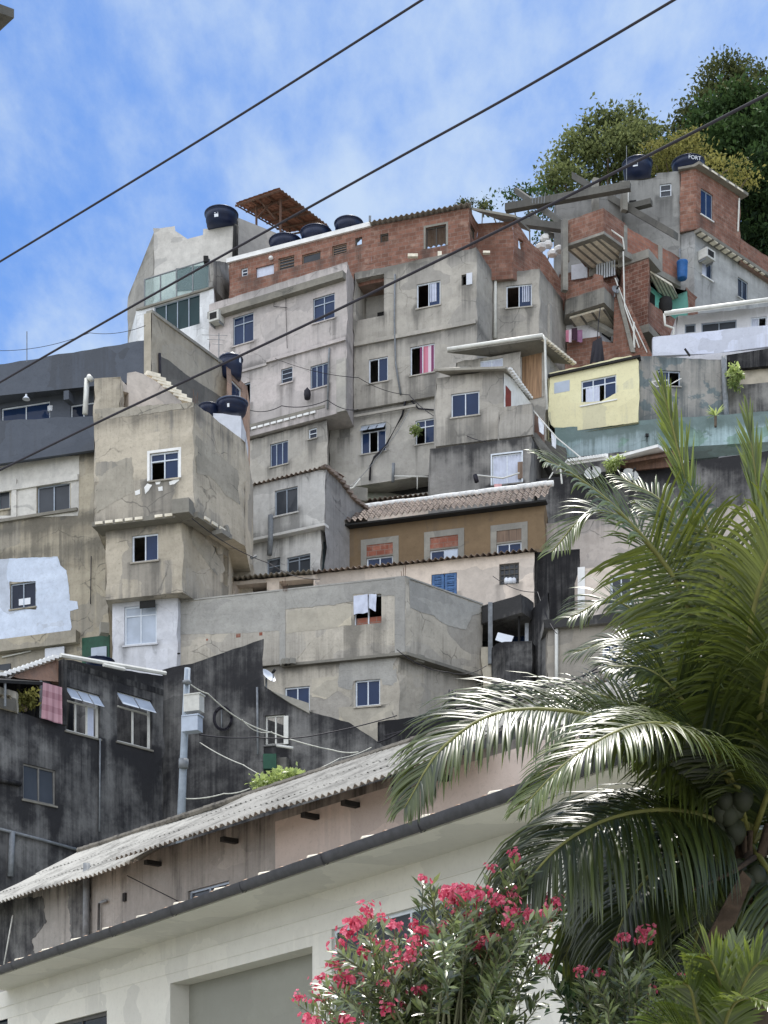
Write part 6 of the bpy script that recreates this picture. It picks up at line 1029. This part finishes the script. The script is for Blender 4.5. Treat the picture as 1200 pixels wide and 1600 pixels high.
def frond(root, pts, L=.85, n=110, droop=.6, mat=None, start=.14, face=.6, wd=.028, ang=1.1, name='frond', r0=.03, lift=.12, tone=.35, jit=.07, asym=1.0):
    C = catmull([P(*p) for p in pts], 60); seg = np.linalg.norm(np.diff(C, axis=0), axis=1); cum = np.concatenate([[0], np.cumsum(seg)]); tot = cum[-1]
    mb = MB(); mb.tube([Vector(c) for c in C[::3]], lambda s: r0*(1-s)**.8+.004, 6); o = mb.build(name, RACH, root, True)
    Vs = []; Fs = []; T = []; ofs = 0; K = 6; prev = None; tilt = 0.0
    for i in range(n):
        s = start+(1-start)*(i+.5)/n; tilt = tilt*.9+rng.normal()*.035
        a = s*tot; k = max(min(np.searchsorted(cum, a)-1, 59), 0); f_ = (a-cum[k])/max(seg[k], 1e-6); p = C[k]*(1-f_)+C[k+1]*f_
        Tn = unit(C[min(k+2, 60)]-C[max(k-1, 0)]); sh = np.cross(Tn, [0, 0, 1.0]); nn = np.linalg.norm(sh); sh = sh/nn if nn > .1 else np.array([1.0, 0, 0]); sc_ = unit(np.cross(Tn, [0, -1.0, .35]))
        if prev is not None:
            if np.dot(sc_, prev) < 0: sc_ = -sc_
        prev = sc_
        if np.dot(sh, sc_) < 0: sh = -sh
        sv = unit(sh*(1-face)+sc_*face); sv = unit(sv-Tn*np.dot(sv, Tn)); N_ = np.cross(sv, Tn)
        if N_[2]-N_[1]*.6 < 0: N_ = -N_
        for sd_ in (-1, 1):
            env = (math.sin(math.pi*min(1, (s-start)/(1-start)*.84+.15))**.5)*(1.0-.3*s); ll = L*env*(1+rng.normal()*jit)+.05
            if rng.random() < .03: ll *= .55
            al = ang*(1.08-.62*s**1.4)+rng.normal()*jit*.8+tilt; d = unit(sv*sd_*math.sin(al)+Tn*math.cos(al)+N_*(lift+rng.normal()*.05)); q = p.copy(); w0 = wd*(.7+.45*env); dr = droop*(1+rng.normal()*.22)*(1.25 if rng.random() < .1 else 1); v = []
            for j in range(K):
                u = j/(K-1); W_ = unit(np.cross(d, N_)); ww = w0*(.6+1.6*u if u < .25 else 1.0-.12*u if u < .7 else (1-u)*3.0+.02)*.5
                v += [q-W_*ww-N_*ww*.3, q, q+W_*ww-N_*ww*.3]; q = q+d*ll/(K-1); d = unit(d+np.array([0, 0, -1.0])*dr*(.15+.6*u)*.5)
            Vs.append(np.array(v)); b = np.arange(K-1)[:, None]*3; Fs.append(np.concatenate([b+np.array([[0, 1, 4, 3]]), b+np.array([[1, 2, 5, 4]])], 0)+ofs); ofs += 3*K
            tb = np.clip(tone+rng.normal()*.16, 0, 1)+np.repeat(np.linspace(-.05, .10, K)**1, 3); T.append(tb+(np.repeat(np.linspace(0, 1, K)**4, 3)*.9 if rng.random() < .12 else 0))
    npmesh('leaflets', np.concatenate(Vs), np.concatenate(Fs), np.clip(np.concatenate(T), 0, 1), mat or PALM, o); return o
YP = 15.0; cx, cy = 1172, 1320
PA = thing('coconut_palm', 'coconut palm with arching glossy fronds filling the right side', 'palm tree', ((cx+14-HX)/F*YP, YP, 0))
base = (cx, cy, YP); c = P(*base); mb = MB(); pts = [Vector((c.x+.15-.12*math.sin(k*.35), YP+.1, c.z*k/14)) for k in range(15)]
mb.tube(pts, lambda s: .17-.045*s, 12)
for k in range(1, 42): q = Vector((c.x+.15-.12*math.sin(k/3*.35), YP+.1, c.z*k/42)); mb.lathe(q, [(.150-.035*k/42, -.012), (.165-.035*k/42, .0), (.150-.035*k/42, .012)], 12)
mb.build('trunk', BARK, PA, True)
FR_ = [
 ([base, (1135, 1150, 15.0), (1068, 930, 14.7), (975, 808, 14.3), (900, 745, 14.0), (846, 716, 13.8)], .86, 105, .9, dict(face=.6, tone=.55, ang=1.4)),
 ([base, (1150, 1130, 15.3), (1102, 900, 15.4), (1068, 740, 15.4), (1034, 600, 15.2)], .78, 84, .2, dict(ang=.42, mat=PALMY, tone=.35, lift=.06, face=.55, wd=.022)),
 ([base, (1130, 1170, 15.6), (1075, 980, 16.2), (1000, 835, 16.5), (925, 800, 16.4), (862, 862, 16.2)], .85, 100, 1.0, dict(face=.5, tone=.5, ang=1.35)),
 ([base, (1100, 1235, 14.6), (965, 1132, 14.0), (800, 1110, 13.5), (695, 1165, 13.2), (632, 1262, 13.0)], .98, 140, 1.5, dict(face=.62, lift=.1, tone=.25)),
 ([base, (1150, 1225, 14.4), (1085, 1150, 13.6), (1000, 1132, 13.0), (900, 1180, 12.6), (815, 1262, 12.4)], .86, 130, 1.5, dict(face=.45, lift=.15, tone=.5)),
 ([base, (1090, 1272, 14.4), (980, 1272, 13.8), (880, 1318, 13.4), (800, 1408, 13.2)], 1.3, 140, 2.6, dict(face=.6, lift=.0, tone=.1)),
 ([base, (1165, 1120, 14.5), (1178, 950, 14.0), (1228, 838, 13.6), (1330, 815, 13.3)], .95, 120, 1.6, dict(face=.4, tone=.6, ang=1.3, lift=.25)),
 ([base, (1182, 1100, 15.2), (1190, 850, 15.4), (1168, 640, 15.4)], .75, 76, .2, dict(ang=.4, mat=PALMY, tone=.35, face=.55, wd=.022)),
 ([base, (1195, 1100, 15.4), (1222, 850, 15.5), (1220, 600, 15.6)], .75, 76, .2, dict(ang=.4, mat=PALMY, tone=.4, face=.55, wd=.022)),
 ([base, (1125, 1170, 15.4), (1055, 1030, 15.6), (965, 940, 15.5), (890, 965, 15.4)], .85, 100, 1.2, dict(face=.55, tone=.4, ang=1.35)),
 ([base, (1130, 1200, 15.8), (1060, 1070, 16.4), (985, 1000, 16.8), (895, 1020, 17)], .85, 90, 1.2, dict(face=.55, tone=.3, ang=1.35)),
 ([base, (1110, 1240, 15.2), (1020, 1135, 15.4), (930, 1085, 15.4), (850, 1110, 15.2)], .8, 100, 1.2, dict(face=.55, tone=.35)),
 ([base, (1140, 1130, 15.6), (1110, 940, 16.0), (1050, 800, 16.4), (970, 745, 16.6)], .9, 96, 1.0, dict(face=.55, tone=.5, ang=1.45)),
 ([base, (1150, 1120, 15.0), (1115, 950, 15.0), (1060, 830, 15.0), (1000, 790, 15.0)], .85, 84, 1.2, dict(face=.5, tone=.4, ang=1.45)),
 ([base, (1160, 1120, 14.8), (1140, 960, 14.6), (1110, 840, 14.5), (1080, 760, 14.5)], .8, 76, 1.2, dict(face=.5, tone=.3, ang=1.45)),
 ([base, (1180, 1180, 14.6), (1200, 1050, 14.0), (1240, 990, 13.5), (1310, 1010, 13.2)], .95, 110, 1.4, dict(face=.5, tone=.45, ang=1.3)),
 ([base, (1190, 1150, 14.8), (1205, 1000, 14.5), (1225, 900, 14.3), (1280, 860, 14.1)], .95, 90, 1.3, dict(face=.5, tone=.35, ang=1.35)),
 ([base, (1165, 1200, 15.6), (1140, 1020, 16.4), (1105, 930, 17.2), (1060, 930, 17.8)], .85, 90, 1.3, dict(tone=.2, ang=1.3)),
 ([base, (1140, 1230, 14.8), (1085, 1120, 14.6), (1020, 1050, 14.4), (950, 1040, 14.3)], .85, 110, 1.4, dict(face=.55, tone=.2, ang=1.3)),
 ([base, (1150, 1250, 14.6), (1110, 1170, 14.2), (1060, 1130, 14.0), (1000, 1170, 13.8)], .85, 90, 1.6, dict(face=.5, tone=.15)),
 ([base, (1210, 1210, 15.2), (1290, 1100, 15.4), (1390, 1120, 15.6)], .95, 90, 1.2, dict(tone=.3)), ([base, (1220, 1280, 15.0), (1320, 1240, 14.9), (1400, 1330, 14.8)], .95, 90, 1.5, dict(tone=.3)),
 ([base, (1200, 1240, 14.4), (1230, 1160, 13.8), (1290, 1150, 13.4)], .9, 90, 1.8, dict(tone=.15)),
 ([base, (1120, 1330, 14.9), (1050, 1340, 14.6), (990, 1400, 14.4), (950, 1500, 14.3)], 1.0, 110, 2.2, dict(tone=.08)), ([base, (1150, 1350, 15.4), (1110, 1400, 15.8), (1080, 1500, 16.0), (1070, 1590, 16)], .8, 80, 1.6, dict(tone=.15)), ([base, (1200, 1360, 14.6), (1230, 1420, 14.4), (1235, 1540, 14.2)], .85, 80, 1.6, dict(tone=.12)), ([base, (1130, 1290, 16.2), (1060, 1240, 17.0), (990, 1260, 17.4), (940, 1340, 17.6)], .95, 90, 1.6, dict(tone=.15)), ([base, (1100, 1310, 15.6), (1010, 1330, 16.0), (930, 1400, 16.2), (880, 1500, 16.3)], 1.1, 110, 2.0, dict(tone=.08)), ([base, (1110, 1290, 15.0), (1040, 1290, 15.0), (980, 1330, 15.0), (930, 1420, 15.0)], 1.1, 110, 2.2, dict(tone=.08))]
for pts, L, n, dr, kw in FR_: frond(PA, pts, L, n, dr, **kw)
mb = MB()
for k in range(26):   # sheath stubs and fibre at the crown
    a = rng.random()*6.28; r = .12+.1*rng.random(); q = c+Vector((r*math.cos(a), r*math.sin(a), -.45+.4*rng.random())); mb.tube([q-Vector((0, 0, .25)), q, q+Vector((.16*math.cos(a), .16*math.sin(a), .28))], .05, 6, .03)
mb.build('crown_fibre', FIB, PA, True)
for k, (dx, dy) in enumerate(((-40, -70), (-22, -58), (-34, -48), (-12, -72), (-48, -52), (-55, -18), (-66, -4), (-40, 4), (-24, -20), (-62, 44), (-78, 52), (-48, 62), (10, 50), (-8, 62), (20, 66), (-20, 40))):
    q = P(cx+dx, cy+dy, 14.45+.2*rng.random()); mb = MB(); r = .085+.02*rng.random(); mb.lathe(q, [(.01, -r*1.25), (r*.6, -r), (r*.97, -r*.3), (r, .1*r), (r*.8, r*.75), (r*.3, r*1.15), (.01, r*1.2)], 14); mb.build('coconut', HUSK, PA, True)
for (pts, r) in (([(1170, 1335, 14.8), (1140, 1420, 14.4), (1115, 1480, 14.2), (1085, 1508, 14.1)], .045), ([(1178, 1340, 14.7), (1150, 1360, 14.3), (1080, 1392, 13.9)], .03)):
    mb = MB(); mb.tube([P(*p) for p in pts], r, 7, .012); mb.build('flower_stalk', FIB, PA, True)
mb = MB(); q = [P(*p) for p in ((1160, 1360, 14.3), (1175, 1375, 14.3), (1150, 1440, 14.1), (1100, 1505, 14.0), (1080, 1512, 14.0), (1128, 1420, 14.2))]; mb.prism(q, (0, .03, .01)); mb.build('dry_spathe', FIB, PA)
# small feather palm, bottom right
SMP = leafmat('small_palm_leaf', S(11, 22, 10), S(38, 56, 25), spec=.7, rough=.32, tr=.1, trc=S(110, 130, 50))
SPM = thing('small_palm', 'small bright feather palm low at the bottom right corner', 'palm tree', ((1120-HX)/F*12.5, 12.5, 0)); b2 = (1120, 1660, 12.5); cz = P(*b2); mb = MB(); mb.tube([Vector((cz.x, 12.5, 0)), cz], .07, 8, .05); mb.build('trunk', BARK, SPM, True)
for pts, dr in (([b2, (1090, 1590, 12.3), (1075, 1540, 12.1), (1030, 1530, 11.9)], .5), ([b2, (1130, 1570, 12.3), (1110, 1500, 12.0), (1070, 1490, 11.8)], .5), ([b2, (1150, 1570, 12.3), (1180, 1510, 12.1), (1230, 1490, 11.9)], .6), ([b2, (1140, 1580, 12.1), (1170, 1560, 11.7), (1230, 1580, 11.3)], .6), ([b2, (1080, 1620, 12.2), (1040, 1600, 12.0), (1000, 1625, 11.8)], .6), ([b2, (1128, 1580, 12.6), (1140, 1520, 12.8), (1150, 1470, 12.9)], .4)): frond(SPM, pts, .34, 44, dr, PALMY, ang=.8, wd=.028, r0=.014, tone=.3, start=.2, lift=.3)
# ---------------------------------------------------------------- oleanders
L_on = leafmat('oleander_leaf', S(34, 48, 26), S(156, 170, 108), spec=1.0, rough=.32, tr=.25); FL = leafmat('oleander_flower', S(180, 46, 82), S(244, 150, 170), spec=.2, rough=.6, tr=.35, trc=S(240, 110, 130)); STEM = simple('oleander_stem', S(96, 98, 74), .7)
def flower_mesh(seed):
    r = np.random.default_rng(seed); Vs = []; Fs = []; T = []; o = 0
    for k in range(r.integers(13, 20)):
        ctr = r.normal(size=3)*np.array([.055, .055, .042]); ax = unit(ctr+np.array([0, -.04, .05])+r.normal(size=3)*.03); s = np.cross(ax, [.3, .2, 1]); s = unit(s); u = np.cross(ax, s)
        a = np.arange(5)*1.2566+r.random(); D = unit(s*np.cos(a)[:, None]+u*np.sin(a)[:, None]+ax*.45); V, F_ = leaves(np.tile(ctr, (5, 1)), D, np.tile(ax, (5, 1)), np.full(5, .036+.008*r.random()), np.full(5, .038), .1)
        Vs.append(V); Fs.append(F_+o); o += len(V); T.append(np.repeat(np.clip(.42+r.normal(size=5)*.16+r.normal()*.22, 0, 1), 5))
    V = np.array([[-.004, 0, -.16], [.004, 0, -.16], [.004, 0, .05], [-.004, 0, .05], [0, .003, -.16]]); Vs.append(V); Fs.append(np.array([[0, 1, 2], [0, 2, 3], [0, 2, 4]])+o); T.append(np.zeros(5))
    return np.concatenate(Vs), np.concatenate(Fs), np.concatenate(T)
FLM = []
for k in range(7):
    V, F_, T = flower_mesh(k); o = npmesh('flower_cluster', V, F_, T, FL); FLM.append(o.data); bpy.data.objects.remove(o)
def oleander(label, rootpx, Y, tips, flowers, nleaf, spreadY=.5, fsz=1.0):
    x = (rootpx-HX)/F*Y; t = thing('oleander', label, 'flowering shrub', (x, Y, 0)); C = []; D = []; N_ = []; Ls = []; T = []; mb = MB()
    for (px, py, *k) in tips:
        q = P(px, py, Y+rng.normal()*spreadY); b = Vector((x+rng.normal()*.15, Y+rng.normal()*.1, 1.2+rng.random())); m = b+(q-b)*.55+Vector((0, 0, .35)); pts = catmull([b, m, q], 12)
        mb.tube([Vector(p) for p in pts], .014, 5, .005); ax = unit(pts[-1]-pts[-4]); n = nleaf
        for j in range(n):
            s = rng.random()**.8*.95; ln = .75; p = np.array(q)-ax*s*ln+np.array([0, 0, -.15*s*s]); a = rng.random()*6.28; sv = unit(np.cross(ax, [.2, .5, 1])); uv = np.cross(ax, sv); rad = sv*math.cos(a)+uv*math.sin(a)
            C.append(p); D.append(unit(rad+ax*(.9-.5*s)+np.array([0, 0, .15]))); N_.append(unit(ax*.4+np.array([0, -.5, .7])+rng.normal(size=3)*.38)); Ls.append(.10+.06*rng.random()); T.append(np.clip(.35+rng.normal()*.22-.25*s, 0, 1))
    mb.build('branches', STEM, t); Ls = np.array(Ls)*1.05; V, F_ = leaves(np.array(C), np.array(D), np.array(N_), Ls, Ls*.24, .1); npmesh('foliage', V, F_, np.repeat(T, 5), L_on, t)
    for (px, py, s) in flowers:
        q = P(px, py, Y-.35+rng.normal()*.25); o = bpy.data.objects.new('flower_cluster', FLM[rng.integers(0, 7)]); COL.objects.link(o); o.parent = t; o.location = q-Vector(t.location); o.rotation_euler = (rng.normal()*.3, rng.normal()*.3, rng.random()*6.28); o.scale = (s*fsz*.86,)*3
def fillpoly(poly, n):
    out = []; xs_ = [p[0] for p in poly]; ys_ = [p[1] for p in poly]
    while len(out) < n:
        x, y = rng.uniform(min(xs_), max(xs_)), rng.uniform(min(ys_), max(ys_)); ins = False
        for (x0, y0), (x1, y1) in zip(poly, poly[1:]+poly[:1]):
            if (y0 > y) != (y1 > y) and x < (x1-x0)*(y-y0)/(y1-y0)+x0: ins = not ins
        if ins: out.append((x, y))
    return out
poly = [(500, 1600), (520, 1500), (545, 1440), (580, 1425), (620, 1450), (660, 1430), (700, 1400), (760, 1365), (810, 1345), (835, 1365), (850, 1420), (850, 1500), (880, 1560), (890, 1680), (500, 1680)]
fl1 = [(572, 1418, .8), (560, 1440, 1), (546, 1455, .9), (573, 1432, .8), (528, 1475, .8), (600, 1438, .7), (618, 1447, .8), (645, 1445, .6), (660, 1456, .9), (700, 1392, 1), (715, 1390, 1.1), (730, 1392, 1), (745, 1398, .9), (720, 1405, .9), (757, 1395, .7), (710, 1400, 1), (661, 1371, .6), (768, 1359, .6), (807, 1333, .7), (727, 1430, .6), (742, 1427, .6), (690, 1460, .8), (686, 1470, .8), (650, 1477, .8), (640, 1485, .9), (605, 1475, .7), (612, 1480, .5), (563, 1488, .6), (575, 1496, .6), (522, 1505, .7), (530, 1512, .8), (540, 1530, 1.1), (552, 1528, .8), (500, 1530, .6), (497, 1542, .6), (466, 1558, .5), (497, 1565, .8), (615, 1513, .8), (637, 1500, .6), (658, 1545, .8), (600, 1537, .5), (605, 1575, .8), (565, 1583, .7), (534, 1592, .9), (545, 1595, .9), (485, 1592, .9), (495, 1597, .7), (780, 1405, .7), (772, 1412, .6), (795, 1398, .8), (800, 1420, .9), (815, 1418, .8), (826, 1430, .8), (815, 1440, .7), (795, 1440, .6), (860, 1405, .9), (868, 1412, .7), (852, 1430, .8), (858, 1427, .6), (745, 1475, .8), (757, 1472, .7), (733, 1495, .8), (730, 1505, .7), (775, 1498, .6), (785, 1510, .7), (793, 1485, .7), (735, 1526, .5), (852, 1497, .7), (775, 1465, .6), (710, 1425, .5), (690, 1445, .6), (580, 1465, .4), (520, 1550, .5), (625, 1570, .5)]
tips = fillpoly(poly, 115)+[(x, y+12) for x, y, s in fl1]+[(672, 1380), (678, 1395), (790, 1350), (806, 1350), (830, 1360), (505, 1540)]
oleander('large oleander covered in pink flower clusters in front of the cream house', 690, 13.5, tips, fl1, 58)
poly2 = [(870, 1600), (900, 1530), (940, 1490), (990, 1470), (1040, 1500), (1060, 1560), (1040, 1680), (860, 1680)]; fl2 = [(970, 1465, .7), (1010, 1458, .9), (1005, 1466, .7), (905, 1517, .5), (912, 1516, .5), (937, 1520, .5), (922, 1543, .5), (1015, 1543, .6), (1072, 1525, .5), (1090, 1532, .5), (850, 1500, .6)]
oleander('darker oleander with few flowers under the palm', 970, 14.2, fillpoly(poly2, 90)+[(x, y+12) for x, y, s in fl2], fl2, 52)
# dark shrubs that fill the shade under and behind the palm
hb = []
for k in range(34): hb.append(B_(rng.uniform(960, 1270), rng.uniform(1380, 1720), rng.uniform(16.4, 18.5), 80, 80, .12))
shrub('hedge', 'deep green hedge in the shade behind the palm and oleanders', 'hedge', hb, L_dk, 130, .16, P(1100, 1800, 17.5), .14)
for i, (px, py, Y, s, lb) in enumerate(((1140, 1000, 52, 60, 'dark green tree behind the palm crown, left of two'), (1215, 900, 58, 70, 'dark green tree behind the palm crown at the picture edge'))):
    tree('tree', lb, 'tree', gb(px, Y), [B_(px, py, Y, s, s*.8, .3), B_(px-s*.6, py+s*.6, Y-.5, s*.8, s*.7, .25), B_(px+s*.5, py+s*.7, Y-1, s*.9, s*.8, .3), B_(px, py+s*1.6, Y-1, s, s, .2), B_(px+10, py+s*2.6, Y-2, s, s, .2)], L_dk, 22, .26, .16, 'trees behind the palm', .3)
